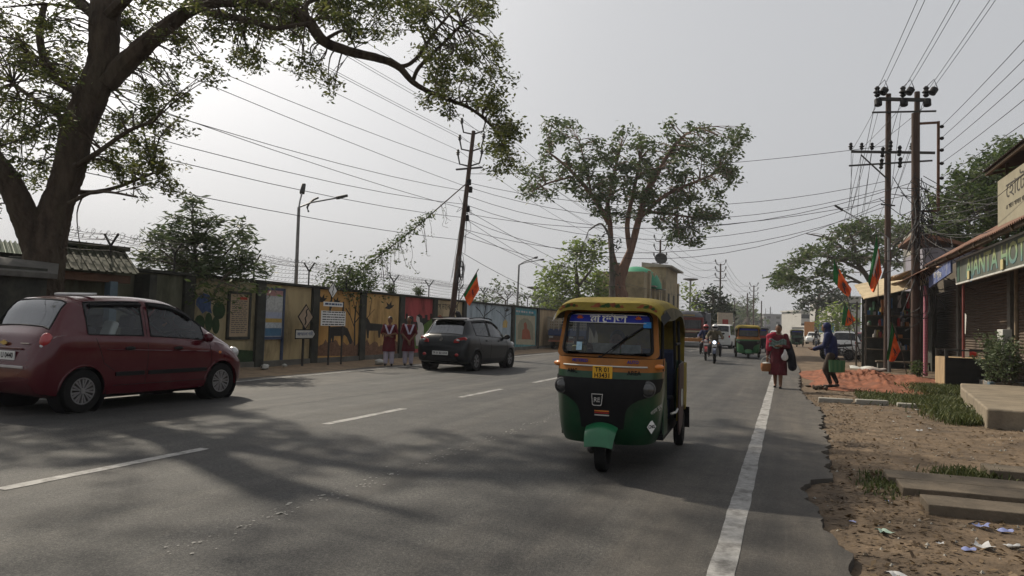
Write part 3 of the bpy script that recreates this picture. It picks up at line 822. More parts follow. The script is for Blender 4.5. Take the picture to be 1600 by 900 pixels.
# ---- the big tree over the road
D0 = 14.2
bt = [PX([(66, 470, 76), (70, 400, 72), (80, 350, 63), (97, 300, 54), (111, 250, 56), (122, 200, 58), (142, 150, 58), (160, 100, 52), (163, 40, 54), (168, -30, 50, .3), (174, -110, 42, .6)], D0),
      PX([(68, 400, 60), (42, 345, 50, -.2), (14, 285, 44, -.5), (-30, 225, 40, -.9), (-80, 160, 36, -1.4)], D0)]
bl_ = [PX([(165, 130, 46), (190, 105, 42), (225, 72, 36, -.1), (262, 40, 30, -.2), (300, 14, 27, -.2), (345, 2, 25, -.1), (400, 6, 24, .1), (450, 14, 24, .2), (482, 34, 24, .4), (505, 64, 22, .5), (545, 80, 20, .6), (595, 92, 17, .8), (622, 104, 15, .9), (645, 128, 12, 1.0), (668, 142, 10, 1.1), (700, 155, 9, 1.2), (732, 168, 7, 1.4), (757, 186, 6, 1.5), (778, 210, 5, 1.6), (794, 246, 4, 1.7)], D0),
       PX([(300, 14, 20, -.2), (350, 24, 15, -.4), (395, 34, 13, -.5), (430, 44, 10, -.6), (460, 40, 8, -.6), (486, 36, 7, -.4)], D0),
       PX([(622, 104, 9, .9), (640, 100, 8, 1), (660, 80, 7, 1.2), (675, 55, 6, 1.4), (700, 25, 5, 1.6)], D0),
       PX([(645, 128, 9, 1), (655, 105, 8, .8), (690, 70, 6, .6), (720, 40, 5, .4)], D0),
       PX([(400, 6, 14, .1), (440, -20, 12, .2), (500, -30, 9, .3), (580, -20, 7, .6)], D0),
       PX([(482, 34, 12, .4), (480, 5, 10, .6), (520, -5, 8, .8), (565, 0, 6, 1.0)], D0),
       PX([(505, 64, 8, .5), (535, 48, 6, .3), (548, 60, 4, .2), (555, 75, 3, .2)], D0),
       PX([(140, 150, 18, .2), (95, 130, 16, .6), (70, 95, 15, .9), (62, 50, 14, 1.0), (70, 5, 12, 1.1)], D0),
       PX([(110, 250, 14, .3), (92, 180, 12, .8), (60, 160, 10, 1.2), (20, 130, 8, 1.6)], D0),
       PX([(118, 260, 14, -.3), (150, 240, 10, -.6), (200, 205, 8, -.8), (240, 190, 6, -1.0)], D0),
       PX([(112, 300, 12, .5), (150, 300, 9, .8), (190, 290, 7, 1.1), (240, 270, 5, 1.4)], D0),
       PX([(108, 318, 10, -.5), (140, 302, 7, -.8), (170, 300, 5, -1.0), (215, 308, 4, -1.2)], D0),
       PX([(165, 40, 26, 0), (120, 0, 22, .5), (60, -40, 16, 1)], D0), PX([(165, 30, 26, 0), (215, -20, 22, -.8), (280, -70, 16, -1.5)], D0)]
bt = [(p, [r_ * .80 for r_ in q_]) for p, q_ in bt]; bl_ = [(p, [r_ * .78 for r_ in q_]) for p, q_ in bl_]
rgb = random.Random(11)
bb = []
for (x0, x1, y0, y1, n_) in ((-40, 120, -20, 120, 26), (-40, 110, 100, 240, 22), (-30, 75, 235, 330, 5), (85, 120, 150, 220, 3), (165, 285, 95, 190, 13), (150, 265, 185, 260, 14), (175, 270, 255, 300, 6), (185, 300, -10, 70, 9), (280, 400, -10, 70, 14),
                             (290, 330, 85, 130, 2), (400, 480, -10, 60, 12), (365, 400, 70, 100, 4), (490, 600, -15, 55, 16), (470, 510, 80, 120, 3), (510, 530, 120, 135, 1), (600, 765, -10, 55, 19), (655, 780, 55, 125, 17), (680, 800, 125, 180, 10), (655, 690, 150, 172, 2), (768, 815, 185, 235, 7), (775, 810, 235, 262, 3)):
    for _ in range(n_): [bb.append((rgb.uniform(x0, x1), rgb.uniform(y0, y1), rgb.uniform(13, 25), rgb.uniform(7, 13))) for _q in range(2)]
bb += [(296, 214, 14, 7, -1.), (520, 152, 10, 6, .5), (125, 385, 18, 12, .8), (220, 305, 20, 10, .5), (240, 250, 28, 18, .5), (272, 195, 18, 12, .5)]
make_tree('rain_tree', 'huge old tree with forked dark trunk, its long limb hanging over the road', bt, bl_, BL(bb, D0 + .6, 1.7, 5), MATS['bark'], MATS['leaf_big'], .095, 92, .17, 30, .007, 3, maxtwig=2800, sides=40, ridge=.07)
# crown outside the frame: it belongs to the same tree and shades the road in front of the camera
bb2 = []
for _ in range(46):
    bb2.append((rgb.uniform(-140, 780), rgb.uniform(-260, -30), rgb.uniform(30, 55), rgb.uniform(22, 36)))
_up = BL(bb2, D0, 2.2, 8)
for k in range(46):
    _up.append(((rgb.uniform(-15.5, -6.0), rgb.uniform(2.0, 12.5), rgb.uniform(6.3, 10.5)), (rgb.uniform(.5, 1.0), rgb.uniform(.5, 1.0), rgb.uniform(.35, .6))))
_up = [(tuple(Vector(c) + Vector([rgb.uniform(-.8, .8) * 1.4 for _ in range(3)])), tuple(.55 * q_ for q_ in r_)) for c, r_ in _up for _ in range(2)]
P_, _c = clumps(_up, 60, .24, 14, 99)
bigt = [o for o in bpy.data.objects if o.name == 'rain_tree'][0]
o = leafmesh('crown', P_, .125, MATS['leaf_big'], bigt, .35, .42, 77); o.location = -bigt.location

# ---- feathery young tree behind the wall near the twin lamp
D1 = 19.0
sb = BL([(300 + a, 395 + b, rx, ry) for a, b, rx, ry in ((0, -70, 10, 22), (-25, -50, 20, 12), (10, -45, 22, 14), (35, -48, 24, 8), (-60, -25, 18, 14), (-30, -20, 28, 18), (5, -15, 30, 20), (45, -15, 24, 16), (75, -30, 14, 18), (88, -10, 14, 14), (-70, 5, 20, 10), (-40, 10, 30, 16), (0, 12, 34, 16), (40, 12, 30, 16), (80, 10, 18, 14), (-20, 28, 40, 10), (30, 30, 42, 10), (75, 28, 30, 9), (105, 25, 18, 8), (-70, 20, 12, 10))], D1, .8, 6)
make_tree('young_tree', 'feathery young tree rising behind the wall beside the double lamp post', [PX([(318, 520, 8), (315, 470, 7), (308, 420, 6), (302, 370, 4), (300, 330, 2.5)], D1)],
          [PX([(312, 450, 4), (280, 415, 3), (245, 385, 2)], D1), PX([(312, 445, 4), (345, 405, 3), (380, 365, 2)], D1), PX([(308, 425, 4), (345, 420, 3), (395, 410, 2)], D1), PX([(308, 425, 4), (270, 412, 3), (232, 405, 2)], D1), PX([(304, 390, 3), (330, 350, 2), (345, 335, 1)], D1)], sb, MATS['bark_grey'], MATS['leaf_shrub'], .22, 150, .2, 18, .008, 12, droop=.0, aspect=.2, maxtwig=500)
# its overhanging boughs on the road side
make_tree('hanging_bough', 'leafy bough drooping over the coping in front of the blue flower panel', [PX([(330, 470, 4), (345, 440, 4), (360, 425, 3)], 18.0)], [PX([(345, 440, 3), (375, 450, 2), (400, 455, 1.5)], 17.6)],
          BL([(310, 445, 26, 9), (345, 455, 28, 10), (380, 452, 24, 10), (330, 470, 20, 8), (370, 470, 16, 8), (410, 450, 18, 7), (300, 460, 14, 10)], 17.4, .25, 9), MATS['bark_grey'], MATS['leaf_mid'], .16, 70, .2, 12, .007, 14, aspect=.3)
# ---- tall tree beside the walled house
D2 = 52.0
mt = [PX([(968, 560, 34), (968, 470, 28), (966, 440, 22), (984, 395, 12), (999, 340, 10), (1010, 300, 8), (1028, 262, 5)], D2), PX([(966, 445, 18), (956, 395, 9), (953, 350, 8), (948, 310, 6)], D2)]
ml = [PX([(985, 395, 9), (980, 350, 8), (990, 300, 6), (1000, 250, 4)], D2), PX([(952, 350, 9), (925, 305, 7), (890, 265, 5), (860, 240, 3)], D2), PX([(900, 275, 4), (860, 285, 3), (830, 300, 2)], D2), PX([(1000, 340, 7), (1040, 305, 6), (1085, 285, 4), (1120, 270, 2)], D2),
      PX([(1012, 300, 8), (1045, 240, 6), (1065, 215, 4), (1090, 200, 2)], D2), PX([(1005, 330, 6), (1050, 335, 4), (1090, 340, 3), (1120, 335, 2)], D2), PX([(950, 320, 5), (960, 270, 4), (970, 230, 3)], D2), PX([(925, 305, 4), (915, 260, 3), (905, 220, 2)], D2)]
mb = []
rgm = random.Random(21)
for (x0, x1, y0, y1, n_) in ((850, 915, 190, 235, 9), (845, 900, 230, 285, 6), (815, 865, 260, 310, 8), (885, 960, 215, 300, 15), (945, 1035, 205, 290, 20), (1040, 1110, 190, 260, 16), (1090, 1160, 195, 285, 15), (1030, 1130, 255, 330, 17), (1020, 1135, 320, 365, 14), (1060, 1100, 365, 385, 3), (1110, 1160, 240, 285, 5), (930, 1010, 290, 345, 14), (1035, 1065, 360, 380, 2), (920, 1080, 225, 320, 34), (1000, 1060, 300, 360, 10), (880, 930, 255, 310, 7)):
    for _ in range(n_): [mb.append((rgm.uniform(x0, x1), rgm.uniform(y0, y1), rgm.uniform(9, 17), rgm.uniform(5, 9))) for _q in range(2)]
make_tree('roadside_tree', 'tall spreading tree with reddish forked trunk, centre, behind the green and yellow autorickshaw', mt, ml, BL(mb, D2, 2.5, 22), MATS['bark_red'], MATS['leaf_mid'], .32, 13.0, .40, 18, .018, 23, maxtwig=1400)
# creeper-wrapped second stem beside it
make_tree('creeper_tree', 'thin creeper-clad stem left of the tall spreading tree', [PX([(958, 560, 11), (957, 470, 10), (956, 420, 9), (955, 370, 6)], D2 - 1)], [PX([(955, 375, 5), (940, 350, 3), (920, 360, 2)], D2 - 1)],
          BL([(957, 380, 7, 20), (955, 420, 7, 22), (958, 450, 7, 20), (940, 370, 12, 14), (920, 385, 14, 12), (905, 400, 14, 14)], D2 - 1, .5, 3), MATS['bark_grey'], MATS['leaf_dark'], .28, 9, .45, 13, .018, 25)
make_tree('pale_tree', 'pale green bushy tree beyond the wall, left of the tall spreading tree', [PX([(905, 545, 10), (903, 470, 8), (900, 420, 5)], 60)], [PX([(903, 470, 5), (880, 440, 3), (865, 430, 2)], 60), PX([(902, 450, 5), (925, 420, 3)], 60)],
          BL([(905 + a, 430 + b, 20, 15) for a, b in ((-5, -40), (-25, -15), (5, -15), (25, -25), (-45, 5), (-20, 10), (10, 10), (35, 5), (-50, 25), (-25, 30), (5, 32), (35, 30), (20, -45), (-5, 45), (-40, 45), (30, 48))], 60, 1.5, 4), MATS['bark_grey'], MATS['leaf_light'], .36, 20, .6, 16, .02, 27)
for i, (x, y, w, h, D, lab, lm) in enumerate(((790, 462, 30, 18, 95, 'small hazy tree behind the wall under the far double lamp', 'leaf_mid'), (850, 470, 26, 18, 90, 'hazy bush behind the wall, left of the pale green tree', 'leaf_mid'), (745, 470, 16, 8, 100, 'tiny hazy treetop behind the wall right of the leaning pole', 'leaf_mid'),
                                              (1085, 468, 14, 22, 85, 'thin pale tree right of the beige walled house', 'leaf_light'), (1170, 480, 20, 16, 170, 'hazy grey tree among the far utility poles', 'leaf_mid'))):
    make_tree('far_tree', lab, [PX([(x, 530, 4), (x, y + h * .4, 3)], D)], [PX([(x, y + h * .5, 2), (x + w * .4, y - h * .2, 1)], D)], BL([(x + random.Random(i * 9 + k).uniform(-1, 1) * w, y + random.Random(i * 7 + k + 50).uniform(-1, 1) * h, w * .42, h * .42) for k in range(9)], D, 1.5, 30 + i), MATS['bark_grey'], MATS[lm], .55, 5, .8, 12, .03, 40 + i, group='trees beyond the wall')
# dark conical evergreen
D3 = 88
make_tree('evergreen', 'dark dense rounded evergreen above the parked truck', [PX([(1113, 540, 7), (1113, 500, 6), (1115, 460, 3)], D3)], [], BL([(1113 + a, 478 + b, 15, 9) for a, b in ((0, -22), (-10, -14), (10, -14), (-20, -4), (0, -5), (18, -5), (-26, 6), (-8, 6), (10, 6), (25, 6), (-24, 16), (-5, 16), (14, 16), (27, 14))], D3, 1.0, 5), MATS['bark_grey'], MATS['leaf_dark'], .5, 9.5, .7, 16, .03, 31, droop=-.1)
# ---- rain tree on the right with layered crown
D4 = 66
rt = [PX([(1372, 580, 16), (1370, 500, 13), (1366, 455, 10), (1350, 425, 7), (1330, 400, 5)], D4), PX([(1368, 470, 8), (1385, 420, 6), (1400, 380, 4)], D4)]
rl = [PX([(1350, 425, 5), (1310, 405, 4), (1270, 400, 3), (1240, 410, 1.5)], D4), PX([(1330, 400, 4), (1300, 375, 3), (1260, 365, 1.5)], D4), PX([(1366, 455, 5), (1320, 430, 3.5), (1285, 430, 2.5), (1255, 440, 1.5)], D4), PX([(1366, 450, 4), (1330, 440, 3), (1300, 455, 2), (1285, 465, 1.2)], D4), PX([(1385, 420, 6), (1360, 370, 4), (1340, 345, 2)], D4), PX([(1340, 410, 5), (1330, 370, 4), (1310, 350, 2)], D4)]
rbb = []
rgr = random.Random(31)
for k in range(190):
    x = rgr.uniform(1212, 1440); top = 335 + (abs(x - 1375) / 165) ** 1.8 * 95 if x < 1375 else 335 + (x - 1375) * .15
    bot = max(top + 20, 452 - abs(x - 1255) * .45) if x < 1330 else 410
    rbb.append((x, top + 6 + rgr.random() ** 1.5 * max(5, bot - top), rgr.uniform(10, 20), rgr.uniform(4, 7)))
make_tree('rain_tree', 'wide flat-crowned tree with layered boughs on the right, beyond the flags', rt, rl, BL(rbb, D4, 4, 32), MATS['bark_grey'], MATS['leaf_mid'], .40, 11, .6, 13, .022, 33, maxtwig=700, flat=.4)
make_tree('far_tree', 'dark bushy tree below the layered crown, right of the far white building', [PX([(1275, 540, 8), (1277, 490, 6), (1280, 460, 4)], 110)], [], BL([(1278 + a, 465 + b, 17, 8) for a, b in ((-25, 6), (-12, -4), (0, -12), (15, -14), (28, -8), (-30, 14), (-5, 5), (12, 4), (30, 6), (40, -2), (0, 16), (20, 16), (38, 14))], 110, 2, 6), MATS['bark_grey'], MATS['leaf_dark'], .7, 5, .9, 14, .04, 35)
make_tree('far_tree', 'fresh green bushy tree behind the lowest left flag', [PX([(1308, 540, 7), (1308, 500, 5)], 95)], [], BL([(1308 + a, 490 + b, 13, 8) for a, b in ((-20, 6), (-8, -4), (6, -8), (18, -4), (-24, 16), (-4, 10), (12, 8), (26, 8), (0, 20), (20, 20))], 95, 2, 7), MATS['bark_grey'], MATS['leaf_light'], .6, 6, .8, 14, .04, 36)
# ---- big tree behind the shops
D5 = 36
sbb = []
rgs = random.Random(41)
for k in range(130):
    x = rgs.uniform(1462, 1640); top = 262 + max(0, 1560 - x) * .22 - max(0, min(30, (x - 1540) * .6)); top = 300 - (x - 1465) * .8 if x < 1550 else 225
    sbb.append((x, top + rgs.random() * (395 - top), rgs.uniform(16, 26), rgs.uniform(12, 19)))
make_tree('backyard_tree', 'leafy tree rising behind the tin-roofed shops at the right edge', [PX([(1530, 560, 26), (1530, 450, 22), (1535, 380, 16), (1550, 320, 10)], D5)], [PX([(1535, 380, 9), (1505, 340, 6), (1485, 310, 3)], D5), PX([(1540, 350, 9), (1575, 300, 6), (1600, 260, 3)], D5), PX([(1533, 400, 8), (1500, 385, 5), (1475, 370, 3)], D5)],
          BL(sbb, D5, 2.5, 42), MATS['bark_grey'], MATS['leaf_mid'], .27, 22, .42, 16, .016, 43, maxtwig=500)
# ================================================================== VEHICLES
glass('car_glass', (.30, .34, .34)); glass('dark_glass', (.10, .12, .125)); glass('clear_glass', (.74, .80, .80)); glass('rear_glass', (.10, .115, .12), .03, 2.3); glass('screen_glass', (.42, .47, .48))
mat('chrome', (.55, .55, .55), .25, .9, var=.1); mat('alloy', (.32, .32, .33), .4, .7, var=.15, scale=20, stain=(.10, .09, .08), sfac=.5, sscale=9)
mat('lamp_red', (.33, .015, .018), .25, var=.2, spec=.6, coat=.6); mat('lamp_clear', (.50, .50, .50), .15, .2, var=.1, coat=.6); mat('lamp_amber', (.55, .17, .02), .3, var=.15, coat=.5)
mat('seat_grey', (.055, .055, .06), .9, var=.2); mat('plastic', (.011, .011, .012), .62, spec=.14, var=.15, scale=20)
mat('plate_white', (.62, .62, .60), .6, var=.06); mat('plate_yellow', (.62, .34, .03), .6, var=.08)
def wheel(parent, x, y, r, w, side, spokes=9, rimm='alloy', hub=.62, tyre_only=False):
    """wheel with its own tyre and rim; side=+1 when the outer face looks to +x"""
    t = bpy.data.objects.new('wheel', None); COL.objects.link(t); t.empty_display_size = .1
    t.parent = parent; t.location = (x, y, r)
    s = side
    pr = [(r * .64, -.5), (r * .84, -.5), (r * .95, -.46), (r, -.34), (r, .34), (r * .95, .46), (r * .84, .5), (r * .64, .5), (r * .62, .3), (r * .62, -.3)]
    MB().lathe([(a, b * w) for a, b in pr] + [(pr[0][0], pr[0][1] * w)], axis=(s, 0, 0), n=28, cap=False).build('tyre', MATS['rubber'], t)
    q = MB(); R0 = r * .64
    q.lathe([(R0, -.3 * w), (R0, .42 * w), (R0 * .93, .44 * w), (R0 * .90, .34 * w), (R0 * .5, .12 * w), (.001, .10 * w)], axis=(s, 0, 0), n=28, cap=False)
    q.lathe([(R0 * .2, .10 * w), (R0 * .19, .40 * w), (R0 * .12, .46 * w), (.001, .46 * w)], axis=(s, 0, 0), n=14, cap=False)
    q.build('rim', [MATS['steel_dark']], t)
    q = MB()
    for k in range(spokes):
        a = 2 * math.pi * k / spokes
        u = Vector((0, math.cos(a), math.sin(a))); v = Vector((0, -math.sin(a), math.cos(a))); X = Vector((s, 0, 0))
        for off in (-.5, .5):
            p0 = u * R0 * .14 + X * .43 * w; p1 = u * R0 * .93 + v * off * R0 * .28 + X * .41 * w
            d = (p1 - p0).normalized(); sd = d.cross(X).normalized() * R0 * .052
            q.add([p0 + sd * .6, p1 + sd * 1.5, p1 - sd * 1.5, p0 - sd * .6, p0 + sd * .6 - X * .02, p1 + sd * 1.5 - X * .02, p1 - sd * 1.5 - X * .02, p0 - sd * .6 - X * .02], [(0, 1, 2, 3), (0, 4, 5, 1), (1, 5, 6, 2), (2, 6, 7, 3), (3, 7, 4, 0)])
    q.lathe([(R0 * .97, .40 * w), (R0 * .97, .45 * w), (R0 * .88, .45 * w), (R0 * .88, .40 * w)], axis=(s, 0, 0), n=28, cap=False)
    q.lathe([(R0 * .21, .42 * w), (R0 * .2, .47 * w), (.001, .48 * w)], axis=(s, 0, 0), n=14, cap=False)
    q.build('wheel_cover', MATS[rimm], t)
    return t
class Car:
    """hatchback lofted from profiles along y (forward); ring k runs from the floor centre to the roof centre"""
    def __init__(s, prof, axles, wr, step=.055):
        ky = [p[0] for p in prof]
        s.c = [pchip(ky, [p[i] for p in prof]) for i in range(1, 7)]     # zbot, zbelt, ztop, wmax, wbelt, wtop
        s.y0, s.y1 = ky[0], ky[-1]; s.ax = axles; s.wr = wr; s.step = step
    def ring(s, y):
        zb, zs, zt, wm, ws, wt = [f(y) for f in s.c]
        zs = min(zs, zt - .03)
        pts = [(0, zb), (wm * .80, zb), (wm * .93, zb + .03)]
        n = 9
        for k in range(1, n + 1):
            u = k / n; z = zb + .04 + (zs - zb - .04) * u
            x = wm * (.955 + .045 * math.sin(min(1, u * 1.35) * math.pi * .5)) if u < .72 else wm + (ws - wm) * ((u - .72) / .28) ** 1.5
            pts.append((x, z))
        hi = zt - min(.055, (zt - zs) * .5)
        for k in (.04, .5, 1.0):
            u = k; z = zs + (hi - zs) * u; x = ws - .012 + (wt - ws + .012) * (u ** 1.15); pts.append((x, z))
        e = zt - hi
        pts += [(wt - .055, zt - e * .30), (wt * .72, zt + .012), (wt * .36, zt + .022), (0, zt + .026)]
        return pts
    NB = 12        # first ring index of the window band (12..14), roof 14..18
    def stations(s, extra):
        ys = set(round(v, 4) for v in np.linspace(s.y0, s.y1, int((s.y1 - s.y0) / s.step)))
        ys = [y for y in ys if all(abs(y - e) > s.step * .45 for e in extra)] + list(extra)
        return sorted(ys)
    def sx(s, y, z):
        r_ = s.ring(y)
        for a, b in zip(r_[2:], r_[3:]):
            if a[1] <= z <= b[1] and b[1] > a[1]: return a[0] + (b[0] - a[0]) * (z - a[1]) / (b[1] - a[1])
        return r_[5][0]
    def top(s, y): return s.c[2](y)
    def build(s, root, paintm, wins, screen, rear, rubber=None, glassm='car_glass', rglass=None):
        """wins: list of (y0,y1) side windows; screen / rear: (y0,y1) glazed stretches of the top"""
        ex = sorted(set([a for w_ in wins for a in w_] + list(screen) + list(rear)))
        ys = s.stations(ex); rings = [s.ring(y) for y in ys]; K = len(rings[0])
        body = MB(); panes = {}
        P = {}
        for sd in (1, -1):
            for j, y in enumerate(ys):
                for k in range(K):
                    x, z = rings[j][k]; yy = y
                    if 1 <= k <= 12:                                    # pull the arch rims onto a circle
                        for a in s.ax:
                            d = math.hypot(yy - a, z - s.wr); Rw = s.wr * 1.17
                            if Rw - .045 < d < Rw + .03 and d > 0:
                                yy = a + (yy - a) * Rw / d; z = s.wr + (z - s.wr) * Rw / d
                    P[(sd, j, k)] = Vector((x * sd, yy, z))
        def put(mb, cache, keys):
            f = []
            for key in keys:
                kk = (1,) + key[1:] if key[2] in (0, K - 1) else key
                if kk not in cache: cache[kk] = len(mb.v); mb.v.append(tuple(P[kk]))
                f.append(cache[kk])
            mb.f.append(tuple(f)); mb.mi.append(0)
        bc = {}
        for sd in (1, -1):
            for j in range(len(ys) - 1):
                ym = (ys[j] + ys[j + 1]) / 2
                for k in range(K - 1):
                    keys = [(sd, j, k), (sd, j + 1, k), (sd, j + 1, k + 1), (sd, j, k + 1)]
                    if sd < 0: keys = keys[::-1]
                    if k <= 12 and k >= 1:
                        c = sum((P[q] for q in keys), Vector()) / 4
                        if any(math.hypot(c.y - a, c.z - s.wr) < s.wr * 1.165 for a in s.ax): continue
                    nm = None
                    if 12 <= k < 14:
                        for i, w_ in enumerate(wins):
                            if w_[0] < ym < w_[1]: nm = ('side_window', sd, i)
                    if k >= 15 or (k == 14 and False):
                        if screen[0] < ym < screen[1]: nm = ('windscreen',)
                        if rear[0] < ym < rear[1]: nm = ('rear_window',)
                    if nm:
                        if nm not in panes: panes[nm] = (MB(), {})
                        put(*panes[nm], keys)
                    else: put(body, bc, keys)
        for j in (0, len(ys) - 1):                                        # close the ends
            loop = [(1, j, k) for k in range(K)] + [(-1, j, k) for k in range(K - 2, 0, -1)]
            put(body, bc, loop)
        b = body.build('body', paintm, root, sharp=50)
        for nm, (mb, _) in panes.items():
            gm_ = MATS[rglass] if (rglass and nm[0] == 'rear_window') else MATS[glassm]
            pane = mb.build(nm[0], gm_, root, sharp=60)
            # rubber seal round the pane: boundary edges as a thin tube
            cnt = {}
            for f in mb.f:
                for a, b_ in zip(f, f[1:] + f[:1]):
                    e = tuple(sorted((a, b_))); cnt[e] = cnt.get(e, 0) + 1
            q = MB()
            for e, c in cnt.items():
                if c == 1: q.tube([mb.v[e[0]], mb.v[e[1]]], .011, 5, cap=False)
            q.build('seal', MATS['plastic'], pane, sharp=0)
        # wheel wells and floor pan
        q = MB(); wmid = s.c[3](0)
        for a in s.ax:
            for sd in (1, -1):
                q.lathe([(s.wr * 1.2, 0), (s.wr * 1.2, .24)], c=(sd * (wmid - .255), a, s.wr), axis=(sd, 0, 0), n=24, cap=False)
                q.lathe([(s.wr * 1.2, 0), (.01, 0)], c=(sd * (wmid - .255), a, s.wr), axis=(sd, 0, 0), n=24, cap=False)
        q.box(-wmid * .8, wmid * .8, s.y0 + .45, s.y1 - .35, s.c[0](0) - .015, s.c[0](0) + .05)
        q.build('floor_pan', MATS['black'], root)
        for sd in (1, -1):
            for a in s.ax:
                q = MB(); pts = []
                for k in range(19):
                    t_ = -.18 + (math.pi + .36) * k / 18
                    yy = a + math.cos(t_) * s.wr * 1.18; zz = s.wr + math.sin(t_) * s.wr * 1.18
                    if zz < s.c[0](yy) + .02: continue
                    pts.append((sd * (s.sx(yy, zz) + .002), yy, zz))
                q.tube(pts, .014, 6, cap=True); q.build('arch_lip', paintm, root)
        return b
    def seam(s, q, pts, w=.004):
        """thin dark joint following the side; pts (y,z)"""
        for sd in (1, -1):
            pp = []
            for (a, b), (c, d) in zip(pts, pts[1:]):
                for k in range(6):
                    y = a + (c - a) * k / 6; z = b + (d - b) * k / 6; pp.append((sd * (s.sx(y, z) + .001), y, z))
            y, z = pts[-1]; pp.append((sd * (s.sx(y, z) + .001), y, z)); q.tube(pp, w, 4, cap=False)
def seats(root, rows, m_, w=.46):
    q = MB()
    for y, z in rows:
        for x in (-.34, .34):
            q.obox((x, y, z + .08), (w, .5, .16)); q.obox((x, y - .28, z + .40), (w, .14, .62), Matrix.Rotation(R(-12), 3, 'X')); q.obox((x, y - .36, z + .80), (.26, .09, .18), Matrix.Rotation(R(-12), 3, 'X'))
    q.build('seats', m_, root, bevel=.03)
def steering(root, x, y, z):
    q = MB(); n = Vector((0, -.8, .6)); u = Vector((1, 0, 0)); v = n.cross(u).normalized()
    q.tube([Vector((x, y, z)) + (u * math.cos(a) + v * math.sin(a)) * .18 for a in [2 * math.pi * k / 20 for k in range(21)]], .014, 6); q.bar(Vector((x - .17, y, z)), Vector((x + .17, y, z)), .03); q.tube([(x, y, z), (x, y + .25, z - .2)], .02, 6)
    q.build('steering_wheel', MATS['plastic'], root)
def mirrors(root, car, y, z, m_, hl=.17, both=True):
    for sd in (1, -1):
        x = car.sx(y, z) * sd
        q = MB(); q.ell((x + sd * .11, y - .01, z + .05), (.105, .055, .075), 12, 8); q.bar((x - sd * .02, y, z + .0), (x + sd * .06, y, z + .03), .035)
        q.build('wing_mirror', m_, root)
def handles(root, car, lst, m_):
    for y, z in lst:
        for sd in (1, -1):
            x = (car.sx(y, z) + .012) * sd
            MB().ell((x, y, z), (.022, .085, .026), 10, 6).build('door_handle', m_, root)

# ---- maroon hatchback, seen from behind at the left
red = mat('maroon_paint', (.072, .004, .010), .25, .1, var=.15, scale=3, coat=.7, stain=(.07, .035, .03), sfac=.25, sscale=3)
mr = thing('parked_car', 'maroon hatchback with white rear plate in the left lane, nearest car', 'car', (-9.72, 8.86, 0), R(-3.5))
mr.name = 'car'
mr.scale = (1.06, 1.06, 1.075)
prof = [  # y, zbot, zbelt, ztop, wmax, wbelt, wtop
    (-1.76, .42, .58, .66, .56, .50, .46), (-1.735, .30, .70, .86, .66, .62, .56), (-1.68, .25, .86, .95, .70, .66, .62), (-1.60, .22, .93, 1.02, .725, .69, .62), (-1.56, .21, .96, 1.06, .735, .70, .61), (-1.30, .19, .98, 1.41, .745, .715, .55), (-1.24, .19, .98, 1.44, .745, .715, .55), (-.9, .18, .97, 1.475, .748, .72, .555), (-.3, .17, .955, 1.495, .75, .722, .565), (.15, .17, .935, 1.475, .75, .72, .56), (.45, .17, .92, 1.40, .75, .715, .545), (.62, .17, .91, 1.31, .75, .71, .55), (.95, .17, .89, 1.10, .745, .70, .60), (1.16, .18, .86, .985, .74, .68, .62), (1.35, .19, .80, .90, .73, .66, .61), (1.55, .20, .70, .80, .70, .62, .57), (1.68, .22, .60, .68, .63, .55, .50), (1.735, .30, .48, .56, .52, .46, .42)]
mc = Car(prof, (-1.17, 1.17), .275)
mc.build(mr, red, [(-1.12, -.28), (-.16, .84)], (.46, 1.14), (-1.55, -1.30), glassm='clear_glass', rglass='rear_glass')
q = MB(); mc.seam(q, [(-.22, 1.36), (-.22, .6), (-.24, .32)]); mc.seam(q, [(.92, .9), (.95, .6), (.9, .32)]); mc.seam(q, [(-1.02, .95), (-.9, .62), (-.74, .52)]); mc.seam(q, [(-.74, .32), (.9, .32)]); q.build('door_joints', MATS['black'], mr, sharp=0)
q = MB(); mc.seam(q, [(-.88, .80), (.9, .74)], .006); q.build('waist_crease', red, mr, sharp=0)
for sd in (1, -1):
    q = MB(); y0 = -.70
    for a, b in ((-.72, -.26), (-.20, .86)):
        q.add([], []); q.obox((sd * (mc.sx((a + b) / 2, .47) + .004), (a + b) / 2, .47), (.02, b - a, .055))
    q.build('side_moulding', MATS['plastic'], mr, bevel=.006)
    q = MB()
    for a, b in ((-1.05, -.28), (-.16, .62)):
        n_ = 8
        q.tube([(sd * (mc.sx(y, mc.top(y) - .10) + .018), y, mc.top(y) - .095) for y in [a + (b - a) * k / n_ for k in range(n_ + 1)]], .03, 5)
    q.build('rain_visor', MATS['plastic'], mr)
    # tail lamp: big round cluster on the rear corner
    q = MB(); q.ell((sd * .615, -1.615, .90), (.075, .085, .115), 14, 10); lamp = q.build('tail_lamp', MATS['lamp_red'], mr)
    MB().ell((sd * .615, -1.675, .845), (.035, .03, .03), 10, 6).build('reversing_lamp', MATS['lamp_clear'], lamp)
    MB().lathe([(.045, 0), (.045, .02), (.001, .03)], (sd * .575, -1.70, .40), (0, -1, 0), 14).build('reflector', MATS['lamp_clear'], mr)
    MB().ell((sd * .53, 1.60, .70), (.10, .09, .09), 12, 8).build('headlamp', MATS['lamp_clear'], mr)
    MB().ell((sd * mc.sx(1.12, .72), 1.12, .72), (.012, .03, .022), 10, 6).build('side_repeater', MATS['lamp_amber'], mr)
handles(mr, mc, [(-.52, .81), (.30, .80)], MATS['plastic']); mirrors(mr, mc, .80, .90, red)
q = MB(); q.box(-.36, .36, -1.755, -1.74, .795, .82); q.build('tailgate_strip', red, mr, bevel=.006)
q = MB(); q.box(-.42, .42, -1.775, -1.735, .565, .60); q.build('bumper_strip', mat('strip_silver', (.42, .40, .40), .4, .3), mr, bevel=.008)
